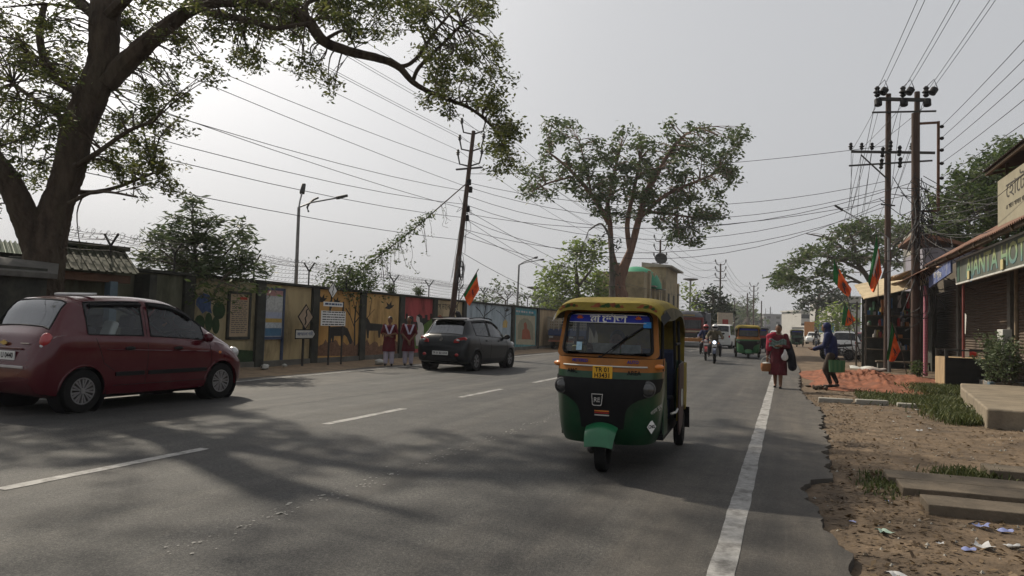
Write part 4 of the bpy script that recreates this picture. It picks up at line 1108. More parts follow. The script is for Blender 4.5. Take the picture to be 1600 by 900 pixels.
pl = MB().box(-.25, .25, -1.772, -1.755, .665, .775).build('number_plate', MATS['plate_white'], mr, bevel=.004)
text('TR 01 U 0440', .092, MATS['black'], pl, frame((0, -1.7735, .72), (1, 0, 0), (0, 0, 1)), .001, sx=.86, bold=.0015)
MB().prism([(-.06, -.016), (-.022, -.016), (-.022, -.028), (.022, -.028), (.022, -.016), (.06, -.016), (.06, .016), (.022, .016), (.022, .028), (-.022, .028), (-.022, .016), (-.06, .016)], lambda u, v, d: (u, -1.742 - d, .875 + v), .012).build('badge', mat('badge_gold', (.5, .36, .12), .3, .8), mr)
q = MB(); q.box(.30, .46, -1.735, -1.715, .872, .882); q.build('model_badge', MATS['chrome'], mr)
MB().obox((.1, -.9, 1.52), (.75, .09, .03), Matrix.Rotation(R(8), 3, 'X')).build('roof_spoiler', mat('spoiler_white', (.5, .5, .5), .5), mr, bevel=.01)
seats(mr, [(.1, .36), (-.75, .38)], MATS['seat_grey']); steering(mr, .34, .52, .86)
MB().box(-.6, .6, .62, .95, .55, .86).build('dashboard', MATS['plastic'], mr, bevel=.04)
q = MB(); q.obox((.30, -.52, 1.02), (.22, .1, .30), Matrix.Rotation(R(-20), 3, 'X')); q.build('white_block', MATS['white'], mr, bevel=.03)  # plain tilted white block behind the right front seat
for y in (-1.17, 1.17):
    for sd in (1, -1): wheel(mr, sd * .655, y, .275, .165, sd, 9)

# ---- charcoal hatchback ahead of it
cgp = mat('charcoal_paint', (.009, .011, .014), .3, .2, var=.15, scale=3, coat=.3, stain=(.02, .019, .018), sfac=.15, sscale=3)
ch = thing('car', 'dark grey hatchback with spare-looking alloy wheels passing the two girls', 'car', (-9.10, 21.05, 0), R(-3))
ch['label'] = 'dark grey hatchback passing the two girls in maroon'
prof2 = [(-1.90, .44, .60, .66, .62, .56, .50), (-1.875, .34, .72, .80, .72, .66, .58), (-1.83, .28, .82, .90, .78, .73, .66), (-1.76, .25, .90, .985, .81, .76, .66), (-1.70, .23, .95, 1.03, .82, .765, .64), (-1.36, .20, 1.0, 1.42, .828, .775, .565), (-1.26, .20, 1.0, 1.47, .83, .778, .565), (-.8, .18, .985, 1.505, .83, .78, .575), (-.2, .18, .96, 1.515, .83, .78, .58), (.15, .18, .945, 1.49, .83, .778, .575), (.50, .18, .935, 1.39, .83, .775, .565), (.95, .18, .92, 1.12, .825, .765, .62), (1.15, .19, .90, 1.01, .82, .75, .66), (1.45, .20, .83, .93, .81, .72, .65), (1.68, .21, .74, .84, .77, .67, .60), (1.80, .24, .62, .70, .68, .58, .52), (1.86, .34, .5, .58, .56, .48, .44)]
cc = Car(prof2, (-1.21, 1.21), .295)
cc.build(ch, cgp, [(-1.18, -.30), (-.20, .82)], (.50, 1.14), (-1.69, -1.36), glassm='car_glass', rglass='rear_glass')
q = MB(); cc.seam(q, [(-.25, 1.38), (-.25, .6), (-.26, .34)]); cc.seam(q, [(.94, .9), (.97, .6), (.9, .34)]); cc.seam(q, [(-1.08, .97), (-.95, .65), (-.78, .55)]); cc.seam(q, [(-.78, .34), (.9, .34)]); q.build('door_joints', MATS['black'], ch, sharp=0)
for sd in (1, -1):
    q = MB(); q.prism([(.40, .80), (.70, .82), (.765, .92), (.70, .985), (.58, .95), (.42, .89)], lambda u, v, d: (sd * u, -1.90 + d + (.07 if u > .6 else 0) + (.09 if u > .72 else 0), v), .10)
    lamp = q.build('tail_lamp', MATS['lamp_red'], ch, bevel=.015)
    MB().ell((sd * .55, -1.90, .885), (.05, .02, .025), 10, 6).build('reversing_lamp', MATS['lamp_clear'], lamp)
    MB().ell((sd * .52, -1.905, .47), (.06, .02, .045), 12, 8).build('reflector', MATS['lamp_red'], ch)
    MB().ell((sd * .60, 1.72, .74), (.12, .12, .08), 12, 8).build('headlamp', MATS['lamp_clear'], ch)
    q = MB(); q.tube([(sd * .55, y, cc.top(y) + .03) for y in (-1.2, -.9, -.4, .1, .3)], .018, 6); q.build('roof_rail', MATS['plastic'], ch)
    n_ = 8; q = MB()
    for a, b in ((-1.1, -.3), (-.2, .62)): q.tube([(sd * (cc.sx(y, cc.top(y) - .10) + .015), y, cc.top(y) - .09) for y in [a + (b - a) * k / n_ for k in range(n_ + 1)]], .025, 5)
    q.build('rain_visor', MATS['plastic'], ch)
handles(ch, cc, [(-.55, .87), (.32, .86)], cgp); mirrors(ch, cc, .82, .93, MATS['plastic'])
MB().obox((0, -1.42, 1.475), (1.05, .22, .03), Matrix.Rotation(R(6), 3, 'X')).build('roof_spoiler', MATS['plastic'], ch, bevel=.01)
q = MB(); q.grid(lambda u, v: ((u - .5) * 1.24, -1.915 + .10 * abs(2 * u - 1) ** 3, .30 + .24 * v), 16, 2); q.build('rear_bumper', MATS['plastic'], ch)
pl = MB().box(-.25, .25, -1.932, -1.915, .455, .565).build('number_plate', MATS['plate_white'], ch, bevel=.004)
text('TR 01 BX 0354', .085, MATS['black'], pl, frame((0, -1.9335, .51), (1, 0, 0), (0, 0, 1)), .001, sx=.85, bold=.0015)
q = MB(); q.lathe([(.068, 0), (.068, .012), (.052, .012), (.052, 0)], (0, -1.862, .90), (0, -1, 0), 20, scale=(1, .62)); q.bar((-.02, -1.872, .87), (.02, -1.872, .93), .012); q.build('badge', MATS['chrome'], ch)
q = MB(); q.tube([(0, -1.05, 1.51), (0, -1.25, 1.66)], .006, 5); q.build('aerial', MATS['black'], ch)
MB().obox((0, -1.83, .985), (1.1, .02, .012)).build('tailgate_strip', MATS['plastic'], ch)
seats(ch, [(.1, .36), (-.8, .38)], MATS['seat_grey']); steering(ch, .36, .5, .9); MB().box(-.65, .65, .6, .95, .55, .9).build('dashboard', MATS['plastic'], ch, bevel=.04)
for y in (-1.21, 1.21):
    for sd in (1, -1): wheel(ch, sd * .735, y, .295, .175, sd, 6)

# ---- small cars further off share one simple maker
def simple_car(name, label, cat, loc, rz, m_, k=1.0, van=False, group=None):
    t = thing(name, label, cat, loc, rz, group)
    P = prof2 if not van else [(-1.82, .40, .7, .95, .66, .62, .58), (-1.79, .30, .9, 1.25, .70, .66, .60), (-1.72, .25, .98, 1.7, .73, .68, .60), (-1.5, .22, 1.0, 1.80, .735, .69, .60), (0, .2, 1.0, 1.84, .735, .69, .60), (.9, .2, .98, 1.78, .735, .69, .60), (1.2, .2, .96, 1.55, .73, .68, .58), (1.55, .22, .9, 1.12, .72, .66, .58), (1.75, .25, .7, .92, .68, .6, .55), (1.80, .36, .55, .66, .6, .5, .45)]
    c = Car(P, (-1.2, 1.2), .285, .11)
    c.build(t, m_, [(-1.15, -.3), (-.2, .8)] if not van else [(-1.5, -.6), (-.5, .3), (.4, 1.2)], (.5, 1.14) if not van else (1.1, 1.54), (-1.69, -1.36) if not van else (-1.785, -1.70), glassm='dark_glass')
    for sd in (1, -1):
        MB().ell((sd * .62, -1.80, .92), (.07, .05, .10), 10, 6).build('tail_lamp', MATS['lamp_red'], t)
        MB().ell((sd * .58, 1.70 if not van else 1.74, .72), (.11, .09, .08), 10, 6).build('headlamp', MATS['lamp_clear'], t)
        for y in (-1.2, 1.2): wheel(t, sd * .68, y, .285, .17, sd, 7)
    MB().box(-.25, .25, -1.93 if not van else -1.85, -1.915 if not van else -1.83, .46, .56).build('number_plate', MATS['plate_white'], t)
    mirrors(t, c, .82 if not van else 1.2, .93, MATS['plastic'])
    return t
whp = mat('white_paint', (.55, .55, .53), .4, var=.06, coat=.4); rdp = mat('red_paint', (.25, .012, .015), .4, var=.1, coat=.4)
simple_car('car', 'white hatchback parked at the right verge behind the bicycle', 'car', (3.25, 46.5, 0), R(-8), whp)
simple_car('car', 'bright red hatchback parked beside the white hatchback on the right verge', 'car', (4.75, 49.0, 0), R(-20), rdp)
simple_car('van', 'white minivan driving away between the motorcyclists and the second autorickshaw', 'van', (-4.55, 61, 0), R(-4), whp, van=True)
simple_car('car', 'tiny white car far down the road left of the third autorickshaw', 'car', (-1.2, 98, 0), R(178), whp)
simple_car('car', 'pale far car in the road right of the third autorickshaw', 'car', (3.3, 104, 0), R(175), whp)

# ---- three-wheeled autorickshaw (front looks to +y)
autog = mat('auto_green', (.006, .042, .016), .42, var=.2, scale=4, coat=.35, stain=(.035, .045, .03), sfac=.5, sscale=3)
autoy = mat('auto_orange', (.28, .105, .018), .55, var=.2, scale=5, stain=(.17, .085, .035), sfac=.6, sscale=4)
canvas = mat('canvas_yellow', (.21, .16, .028), .9, var=.2, scale=7, bump=.3, bscale=14, stain=(.11, .09, .04), sfac=.65, sscale=3)
canvas_b = mat('canvas_grey', (.10, .09, .06), .9, var=.4, scale=6, bump=.4, bscale=14)
autob = mat('auto_brown', (.055, .035, .032), .6, var=.3, scale=5)
def ZF(z): return .26 + (z - .26) * 1.15
def front_pt(u, z):
    """front shell: u in -1..1 across, z height"""
    wz = pchip([.26, .34, .5, .75, .98], [.485, .525, .55, .565, .565])(z); yz = pchip([.26, .34, .5, .75, .98], [1.06, 1.12, 1.17, 1.21, 1.17])(z)
    a = u * math.pi * .5
    cx = math.copysign(abs(math.sin(a)) ** .72, u); cy = abs(math.cos(a)) ** .62
    return Vector((wz * cx, .62 + (yz - .62) * cy, ZF(z)))
def make_auto(label, loc, rz, detail=True, cols=None, driver=None, group='green and yellow autorickshaws'):
    t = thing('autorickshaw', label, 'autorickshaw', loc, rz, group)
    G, O, C = cols or (autog, autoy, canvas)
    q = MB(); q.grid(lambda u, v: front_pt(-1 + 2 * u, .26 + .56 * v), 32, 12); q.build('front_panel', G, t)
    q = MB(); q.grid(lambda u, v: front_pt(-1 + 2 * u, .815 + .056 * v) * 1.0 + Vector((0, .006, 0)), 32, 2); q.build('green_band', G, t)
    q = MB(); q.grid(lambda u, v: front_pt(-1 + 2 * u, .868 + .113 * v) + Vector((0, .004, 0)), 32, 4); q.build('cowl_band', O, t)
    # black fascia over the middle and the lamps: wide above, tapering below
    def fas(u, v):
        z = .40 + .415 * v; half = pchip([0, .35, .55, .75, 1], [.18, .20, .30, .80, .92])(v)
        p = front_pt((-1 + 2 * u) * half, z); n = Vector((p.x, (p.y - .62) * 1.2, 0)).normalized(); return p + n * .012
    q = MB(); q.grid(fas, 28, 12); q.build('fascia', MATS['plastic'], t)
    for sd in (1, -1):
        p = front_pt(sd * .52, .735); n = Vector((p.x * .6, 1, .05)).normalized()
        lamp = MB().lathe([(.074, -.03), (.078, .02), (.066, .026)], p + n * .005, n, 22, cap=False).build('headlamp', mat('bezel', (.10, .10, .10), .4, .6), t)
        MB().lathe([(.066, .020), (.05, .032), (.025, .04), (.001, .042)], p + n * .005, n, 20, cap=False).build('lens', mat('auto_lens', (.055, .055, .055), .12, .3, var=.3, scale=40, coat=.8), lamp)
        p = front_pt(sd * .74, .915); q = MB(); q.ell(p + Vector((0, .012, 0)), (.075, .035, .028), 12, 8, Matrix.Rotation(-sd * R(38), 3, 'Z')); q.build('indicator', MATS['lamp_amber'], t)
    # windscreen frame, leaning back
    def wp(u, v): return Vector((u * (.545 - .05 * v), 1.075 - .16 * v - .10 * u * u * (1 - .3 * v), 1.092 + .485 * v))
    def rr_(u0, r_, n_=6):
        """rounded rectangle outline in (u,v)"""
        out = []
        for (cu, cv, a0) in ((u0 - r_, 1 - r_, 0), (-(u0 - r_), 1 - r_, 90), (-(u0 - r_), r_, 180), (u0 - r_, r_, 270)):
            for k in range(n_ + 1):
                a = R(a0 + 90 * k / n_); out.append((cu + r_ * math.cos(a), cv + r_ * math.sin(a)))
        return out
    o1 = [(u * 1.0, v) for u, v in rr_(1.0, .10)]; o2 = [(u * .885, .075 + v * .815) for u, v in rr_(1.0, .13)]
    q = MB(); n_ = len(o1)
    for d in (0, -.05):
        for (u, v) in o1: q.v.append(tuple(wp(u, v) + Vector((0, d, 0))))
        for (u, v) in o2: q.v.append(tuple(wp(u, v) + Vector((0, d, 0))))
    for k in range(n_):
        j = (k + 1) % n_
        q.f += [(k, j, n_ + j, n_ + k), (2 * n_ + k, 3 * n_ + k, 3 * n_ + j, 2 * n_ + j), (k, 2 * n_ + k, 2 * n_ + j, j), (n_ + k, n_ + j, 3 * n_ + j, 3 * n_ + k)]; q.mi += [0] * 4
    q.build('screen_frame', O, t)
    q = MB(); q.tube([wp(u, v) + Vector((0, .006, 0)) for u, v in o2 + o2[:1]], .017, 6, cap=False); q.build('screen_seal', MATS['plastic'], t)
    q = MB(); q.grid(lambda u, v: wp((-1 + 2 * u) * .88, .08 + .80 * v) + Vector((0, -.012, 0)), 8, 6); q.build('windscreen', MATS['screen_glass'], t)
    q = MB(); q.grid(lambda u, v: wp((-1 + 2 * u) * (.86 - .03 * v), .70 + .16 * v) + Vector((0, .002, 0)), 10, 2); sun_ = q.build('sun_strip', mat('strip_blue', (.02, .035, .35), .5, var=.1), t)
    if detail:
        c = wp(0, .770); Mx = frame(c + Vector((0, .006, 0)), (-1, 0, 0), (0, -.28, 1))
        text('মা েশাভা', .098, MATS['white'], sun_, Mx, .001, sx=1.15, bold=.0035)
        for sd in (1, -1):
            a = wp(sd * .62, .775) + Vector((0, .006, 0)); q = MB()
            for k in range(5):
                an = R(-70 + 35 * k); d = Vector((math.sin(an), 0, math.cos(an))); s_ = Vector((d.z, 0, -d.x)) * .009
                q.add([a, a + d * .02 + s_, a + d * .042, a + d * .02 - s_], [(0, 1, 2, 3)])
            q.build('lotus_print', mat('print_orange', (.6, .12, .03), .6), sun_, sharp=0)
        q = MB()
        for v_ in (.70, .862): q.tube([wp((-1 + 2 * k / 10) * .845, v_) + Vector((0, .005, 0)) for k in range(11)], .004, 4)
        q.build('strip_border', MATS['white'], sun_)
        # stickers, wiper, dashboard clutter in colours lightened for sky reflections on the screen
        for (u, v, w_, h, cc_) in ((.55, .16, .06, .085, (.33, .50, .60)), (-.80, .62, .085, .06, (.03, .22, .55))):
            p = wp(u, v + .05); Mx = frame(p + Vector((0, .008, 0)), (-1, .0, 0), (0, -.28, 1))
            MB().prism([(-w_ / 2, -h / 2), (w_ / 2, -h / 2), (w_ / 2, h / 2), (-w_ / 2, h / 2)], lambda a, b, d: Mx @ Vector((a, b, d)), .002).build('sticker', mat('sticker%d' % int(u * 100), cc_, .6, var=.2, scale=30), t)
        q = MB(); q.tube([wp(.10, -.01) + Vector((0, .03, 0)), wp(-.22, .25) + Vector((0, .03, 0)), wp(-.42, .45) + Vector((0, .025, 0))], .006, 5); q.tube([wp(-.12, .19) + Vector((0, .02, 0)), wp(-.72, .62) + Vector((0, .015, 0))], .009, 5); q.ell(wp(.10, -.01) + Vector((0, .02, 0)), (.022, .022, .022), 8, 6)
        q.build('wiper', MATS['black'], t)
        for k, (x, z, w_, h, cc_) in enumerate(((.02, 1.075, .28, .10, (.45, .42, .38)), (-.24, 1.07, .20, .09, (.42, .46, .46)), (.32, 1.06, .16, .07, (.38, .36, .16)), (-.12, 1.04, .10, .06, (.05, .28, .06)), (.12, 1.03, .12, .05, (.10, .22, .42)))):
            MB().obox((x, .93 - .02 * k, z + .10), (w_, .05, h), Matrix.Rotation(R(-12), 3, 'X')).build('dashboard_item', mat('clutter%d' % k, cc_, .7, var=.3, scale=20), t, bevel=.008)
        pl = MB().obox((0, 1.205, ZF(.862)), (.205, .012, .125)).build('number_plate', MATS['plate_yellow'], t, bevel=.004)
        Mx = frame((0, 1.2125, ZF(.862) + .027), (-1, 0, 0), (0, 0, 1)); text('TR 01', .062, MATS['black'], pl, Mx, .001, bold=.001); text('H3431', .062, MATS['black'], pl, frame((0, 1.2125, ZF(.862) - .028), (-1, 0, 0), (0, 0, 1)), .001, bold=.001)
        def onfront(s, size, u, z, m_, sx=1.0, up=(0, 0, 1), dx=0):
            p = front_pt(u, z); a = front_pt(u + .04, z); b = front_pt(u - .04, z); r_ = (b - a).normalized(); n = r_.cross(Vector((0, 0, 1))) * -1
            if n.y < 0: n = -n
            text(s, size, m_, t, frame(p + n * .014, r_, up), .001, sx=sx, bold=.001)
        navy = mat('letter_navy', (.02, .025, .22), .6)
        onfront('METERED', .042, .20, .955, navy); onfront('AUTO', .042, -.27, .955, navy); onfront('AMC', .058, .30, .866, MATS['black']); onfront('AREA', .058, -.29, .866, MATS['black'])
        q = MB(); q.tube([front_pt(-.5 + k / 12., .915) + Vector((0, .012, 0)) for k in range(13)], .008, 4); q.build('trim_strip', MATS['dull_white'], t)
        Mx = frame(front_pt(0.02, .64) + Vector((0, .016, 0)), (-1, 0, 0), (0, 0, 1))
        q = MB(); sh = [(-.06, .055), (.06, .055), (.05, -.05), (.038, -.06), (-.038, -.06), (-.05, -.05)]
        q.prism(sh, lambda a, b, d: Mx @ Vector((a, b, d)), .008); em = q.build('emblem', MATS['chrome'], t)
        MB().prism([(a * .84, b * .84) for a, b in sh], lambda a, b, d: Mx @ Vector((a, b, d + .0085)), .002).build('emblem_face', MATS['black'], em)
        text('RE', .062, MATS['chrome'], em, frame(Mx @ Vector((0, -.005, .0115)), (-1, 0, 0), (0, 0, 1)), .001, bold=.001)
        for z, cc_ in ((.545, 'lamp_amber'), (.53, 'lamp_red'), (.51, 'dull_white')):
            q = MB(); q.obox(front_pt(0, z) + Vector((0, .016, 0)), (.15, .006, .011)); q.build('stripe', MATS[cc_], t)
        p = front_pt(-.63, .42); r_ = (front_pt(-.7, .42) - front_pt(-.55, .42)).normalized(); n = Vector((-r_.y, r_.x, 0)); n = n if n.y > 0 else -n
        Mx = frame(p + n * .006, r_, (0, 0, 1)); s_ = .068
        cng = MB().prism([(0, s_), (s_, 0), (0, -s_), (-s_, 0)], lambda a, b, d: Mx @ Vector((a, b, d)), .003).build('gas_sticker', MATS['white'], t)
        text('CNG', .045, MATS['black'], cng, frame(p + n * .0105, r_, (0, 0, 1)), .001, bold=.0012)
        p2 = front_pt(-.72, .56); Mx = frame(p2 + n * .008, (r_ + Vector((0, 0, .45))), (0, 0, 1)); text('গরম দুধ', .055, MATS['dull_white'], t, Mx, .001)
        p3 = front_pt(.80, .52); Mx = frame(p3 + Vector((.012, .012, 0)), (front_pt(.72, .52) - front_pt(.86, .52)), (0, 0, 1)); text('দুধ', .06, MATS['dull_white'], t, Mx, .001)
    # front wheel, fork, mudguard
    wheel(t, 0, 1.08, .205, .115, 1, 5, 'steel_dark')
    q = MB()
    def mg(u, v):
        a = R(15 + 135 * v); x = (-1 + 2 * u)
        return Vector((x * (.135 + .03 * math.sin(a)), 1.10 + math.cos(a) * .25, .205 + math.sin(a) * (.285 - .05 * x * x)))
    q.grid(mg, 12, 14); q.grid(lambda u, v: mg(u, v) + Vector((0, 0, -.008)), 12, 14); q.build('mudguard', mat('guard_green', (.012, .11, .045), .35, var=.15, coat=.5) if detail else G, t)
    q = MB(); q.tube([(.09, 1.08, .205), (.11, 1.04, .45)], .025, 6); q.tube([(-.09, 1.08, .205), (-.11, 1.04, .45)], .025, 6); q.ell((.12, 1.08, .21), (.05, .06, .05), 8, 6); q.build('fork', MATS['steel_dark'], t)
    # sides, floor, rear body
    for sd in (1, -1):
        q = MB(); P = [(.62, .30), (.62, 1.08), (.44, 1.04), (.36, .66), (.26, .54), (.25, .30)]
        q.prism(P, lambda a, b, d: (sd * (.545 + d * .6), a, b), .03); q.build('side_shell', G, t, bevel=.01)
        q = MB(); P = [(-.30, .36), (-.34, .95), (-1.28, .98), (-1.34, .60), (-1.30, .42), (-1.22, .40)] + [(-1.0 + .26 * math.cos(R(a)), .22 + .26 * math.sin(R(a))) for a in range(135, 20, -20)] + [(-.62, .34)]
        q.prism(P, lambda a, b, d: (sd * (.60 + d), a, b), .035); q.build('rear_side', C, t, bevel=.01)
        q = MB(); q.prism([(-.08, .30), (-.06, 1.0), (-.52, 1.02), (-.60, .95), (-.62, .42), (-.50, .30), (-.2, .22)], lambda a, b, d: (sd * (.640 + d), a, b), .02); side_ = q.build('side_panel', autob, t, bevel=.01)
        if detail:
            q = MB(); q.lathe([(.10, 0), (.10, .004), (.08, .004), (.08, 0)], (sd * .662, -.34, .62), (sd, 0, 0), 24); 
            for k in range(6):
                an = k * math.pi / 3; q.ell((sd * .664, -.34 + .045 * math.cos(an), .62 + .045 * math.sin(an)), (.003, .018, .018), 8, 6)
            q.build('wheel_emblem', MATS['dull_white'], side_)
        q = MB()
        for a, b in (((.50, 1.02), (.80, .98)), ):
            pass
        for p_ in ([(sd * .555, .78, .97), (sd * .53, .62, 1.5)], [(sd * .60, -.10, .95), (sd * .575, -.10, 1.50)], [(sd * .60, -.62, .95), (sd * .575, -.64, 1.48)], [(sd * .6, -.1, 1.22), (sd * .6, -.6, 1.22)]): MB().tube(p_, .018, 6).build('canopy_post', MATS['plastic'], t)
        q = MB(); q.tube([(sd * .60, .25, .50), (sd * .64, .1, .50), (sd * .64, -.1, .52)], .012, 5); q.build('grab_bar', MATS['dull_white'], t)
        wheel(t, sd * .575, -1.0, .205, .115, sd, 5, 'steel_dark')
        MB().obox((sd * .60, -1.30, .30), (.16, .012, .26), Matrix.Rotation(R(-12), 3, 'X')).build('mud_flap', MATS['rubber'], t)
    q = MB(); q.box(-.56, .56, -1.30, .64, .27, .33); q.box(-.30, .30, -.9, .5, .20, .28); q.build('floor', MATS['black'], t)
    MB().box(-.57, .57, -1.34, -1.28, .36, 1.0).build('tail_panel', G, t, bevel=.02)
    q = MB(); q.box(-.52, .52, -.86, -.36, .36, .60); q.obox((0, -.92, .86), (1.04, .12, .56), Matrix.Rotation(R(-10), 3, 'X')); q.build('rear_seat', mat('seat_blue', (.035, .045, .085), .7, var=.2), t, bevel=.03)
    q = MB(); q.box(-.24, .24, .12, .44, .40, .60); q.obox((0, .06, .76), (.46, .07, .32)); q.build('driver_seat', MATS['seat_grey'], t, bevel=.03)
    q = MB(); q.box(-.50, .50, .80, .96, .80, 1.10); q.build('dashboard', MATS['plastic'], t, bevel=.03)
    q = MB(); q.tube([(0, .86, .9), (0, .68, 1.10)], .03, 6); q.tube([(-.30, .58, 1.14), (0, .68, 1.10), (.30, .58, 1.14)], .016, 6); q.build('handlebar', MATS['black'], t)
    # canopy: bowed roof sloping down behind
    def can(u, v):
        y = 1.0 - 2.34 * v; a = -1 + 2 * u
        zt = pchip([0, .06, .3, .6, .85, 1], [1.595, 1.66, 1.70, 1.69, 1.60, 1.40])(v); w_ = pchip([0, .12, .5, 1], [.545, .585, .615, .60])(v)
        prof_ = abs(a)
        x = math.copysign(min(1, prof_ * 1.02) ** .9, a) * w_
        return Vector((x, y - .05 * (1 - prof_ ** 2) * (1 if v > .9 else 0), zt - .105 * prof_ ** 7 - .012 * math.sin(v * 26) * (1 - prof_) ))
    q = MB(); q.grid(can, 22, 30); q.grid(lambda u, v: can(u, v) - Vector((0, 0, .014)), 22, 30); q.build('canopy', C, t, sharp=60)
    q = MB(); q.grid(lambda u, v: Vector((-.595 + 1.19 * u, -1.335 - .03 * math.sin(u * 40) * .3, 1.41 - .45 * v)), 10, 4); q.build('rear_curtain', C, t)
    # front visor of the canopy with printed flowers
    def vis(u, v):
        a = -1 + 2 * u; top_ = can(u, .02); return Vector((top_.x * (1 + .02 * v), 1.0 + .012 + .03 * v, top_.z - .08 * v * (1 - .1 * a * a) + .012))
    q = MB(); q.grid(vis, 22, 4); q.grid(lambda u, v: vis(u, v) - Vector((0, .012, 0)), 22, 4); vs_ = q.build('visor', C, t)
    for sd in (1, -1):
        q = MB(); q.grid(lambda u, v: can(1.0 if sd > 0 else 0.0, .05 + .92 * u) + Vector((sd * (.008 + .02 * v), 0, .01 - (.10 + .03 * math.sin(u * 9)) * v)), 24, 3); q.build('side_valance', canvas_b if detail else C, t)
        q = MB(); q.add([can(1.0 if sd > 0 else 0, .0) + Vector((0, .02, 0)), can(1.0 if sd > 0 else 0, .09) + Vector((sd * .01, 0, 0)), can(1.0 if sd > 0 else 0, .09) + Vector((sd * .06, .0, -.07)), can(1.0 if sd > 0 else 0, .0) + Vector((sd * .05, .04, -.07))], [(0, 1, 2, 3)]); q.build('rain_flap', MATS['black'], t)
    if detail:
        for x0, sc in ((0, 1.0), (.40, .7), (-.40, .7)):
            for k, (dx, dz, cc_) in enumerate(((-.085, .0, 'print_leaf'), (.085, .004, 'print_rose'), (-.045, .006, 'print_rose'), (.04, -.004, 'print_leaf'), (0, .004, 'print_leaf'), (.125, -.008, 'print_rose'), (-.12, -.006, 'print_rose'))):
                u = .5 + (x0 + dx * sc) / 1.12; c = vis(min(.97, max(.03, u)), .42) + Vector((0, .006, dz * sc * 2))
                q = MB(); n_ = 9; rad = .027 * sc
                q.add([c + Vector((rad * (1 + .3 * math.sin(3 * j)) * 1.3 * math.cos(j * 6.283 / n_), 0, rad * .8 * math.sin(j * 6.283 / n_) * (1 + .3 * math.cos(2 * j)))) for j in range(n_)], [tuple(range(n_))])
                q.build('flower_print', mat(cc_, (.035, .075, .02) if cc_ == 'print_leaf' else (.22, .07, .03), .8, var=.3), vs_, sharp=0)
    return t
AUTO_YAW = R(182.5)
auto1 = make_auto('near green and yellow autorickshaw with a blue sun strip over its windscreen', (-1.69, 8.18, 0), AUTO_YAW)
auto1.scale = (.93, 1, 1)
autog2 = mat('auto_green_faded', (.03, .13, .05), .5, var=.25, scale=4, stain=(.12, .13, .05), sfac=.4, sscale=3)
auto2 = make_auto('second autorickshaw behind the walking woman, faded green with a plain yellow top', (-1.85, 40.6, 0), R(184), False, (autog2, autoy, canvas))
auto3 = make_auto('distant small autorickshaw between the woman and the hooded man', (1.0, 78, 0), R(180), False, (autog, autog, mat('canvas_dark', (.08, .08, .05), .9)))
auto4 = make_auto('dark autorickshaw partly hidden behind the faded green one', (-1.75, 53, 0), R(186), False, (mat('auto_dark', (.035, .035, .04), .6), rdp, mat('canvas_black', (.05, .05, .055), .9)))

# ---- lorry with a tarpaulin-covered load
lorry_r = mat('lorry_red', (.16, .030, .026), .6, var=.2, scale=4, stain=(.09, .05, .04), sfac=.5); tarp = mat('tarpaulin', (.075, .08, .095), .8, var=.3, scale=3, bump=.5, bscale=5)
lt = thing('lorry', 'maroon lorry with tarpaulin-covered load on the left side of the road', 'lorry', (-7.25, 62.5, 0), R(181))
MB().box(-1.15, 1.15, 2.35, 3.0, .75, 2.35).build('cab', lorry_r, lt, bevel=.08)
MB().box(-1.16, 1.16, 2.4, 3.02, 1.18, 1.30).build('cab_stripe', mat('lorry_cream', (.40, .33, .22), .6), lt)
MB().box(-1.0, 1.0, 3.0, 3.02, 1.45, 2.12).build('windscreen', MATS['dark_glass'], lt)
MB().box(-1.05, 1.05, 2.96, 3.03, .78, 1.12).build('grille', MATS['steel_dark'], lt, bevel=.02)
q = MB(); q.box(-1.2, 1.2, 2.9, 3.12, .45, .72); q.build('bumper', mat('lorry_orange', (.40, .16, .04), .6, var=.3), lt, bevel=.03)
q = MB(); q.grid(lambda u, v: Vector(((-1 + 2 * u) * (.8 + .35 * (1 - v)), 3.02 - .5 * v, 2.36 + .5 * math.sin(v * 1.57) * (1 - .3 * (2 * u - 1) ** 2))), 10, 6); q.build('cab_crown', tarp, lt)
q = MB(); q.box(-.5, .5, 3.03, 3.05, 2.42, 2.55); q.build('crown_board', mat('crown_gold', (.30, .22, .10), .7, var=.4, scale=20), lt)
for sd in (1, -1):
    MB().lathe([(.13, 0), (.12, .03), (.001, .04)], (sd * .85, 3.03, .95), (0, 1, 0), 16).build('headlamp', MATS['lamp_clear'], lt)
    for y in (2.3, -2.2): wheel(lt, sd * .98, y, .48, .28, sd, 6, 'steel_dark')
    q = MB(); q.bar((sd * 1.15, 3.0, 2.0), (sd * 1.38, 3.1, 2.0), .03); q.box(sd * 1.38 - .08, sd * 1.38 + .08, 3.08, 3.12, 1.7, 2.05); q.build('wing_mirror', MATS['plastic'], lt)
MB().box(-1.2, 1.2, -3.4, 2.25, .8, 1.05).build('load_bed', MATS['rust'], lt)
q = MB(); q.grid(lambda u, v: Vector((1.25 * math.copysign(min(1, abs(math.cos(math.pi * u)) * 1.6), math.cos(math.pi * u)), 2.2 - 5.6 * v, 1.0 + 1.75 * min(1, math.sin(math.pi * u) * 1.5) + .1 * math.sin(v * 9) * math.sin(math.pi * u) + .05 * math.sin(u * 31 + v * 17))), 24, 16); q.add([(x, y_, z) for y_ in (2.2,) for x, z in ((-1.25, 1.0), (1.25, 1.0), (1.25, 2.6), (.8, 2.8), (-.8, 2.8), (-1.25, 2.6))], [(0, 1, 2, 3, 4, 5)])
q.build('tarpaulin', tarp, lt)

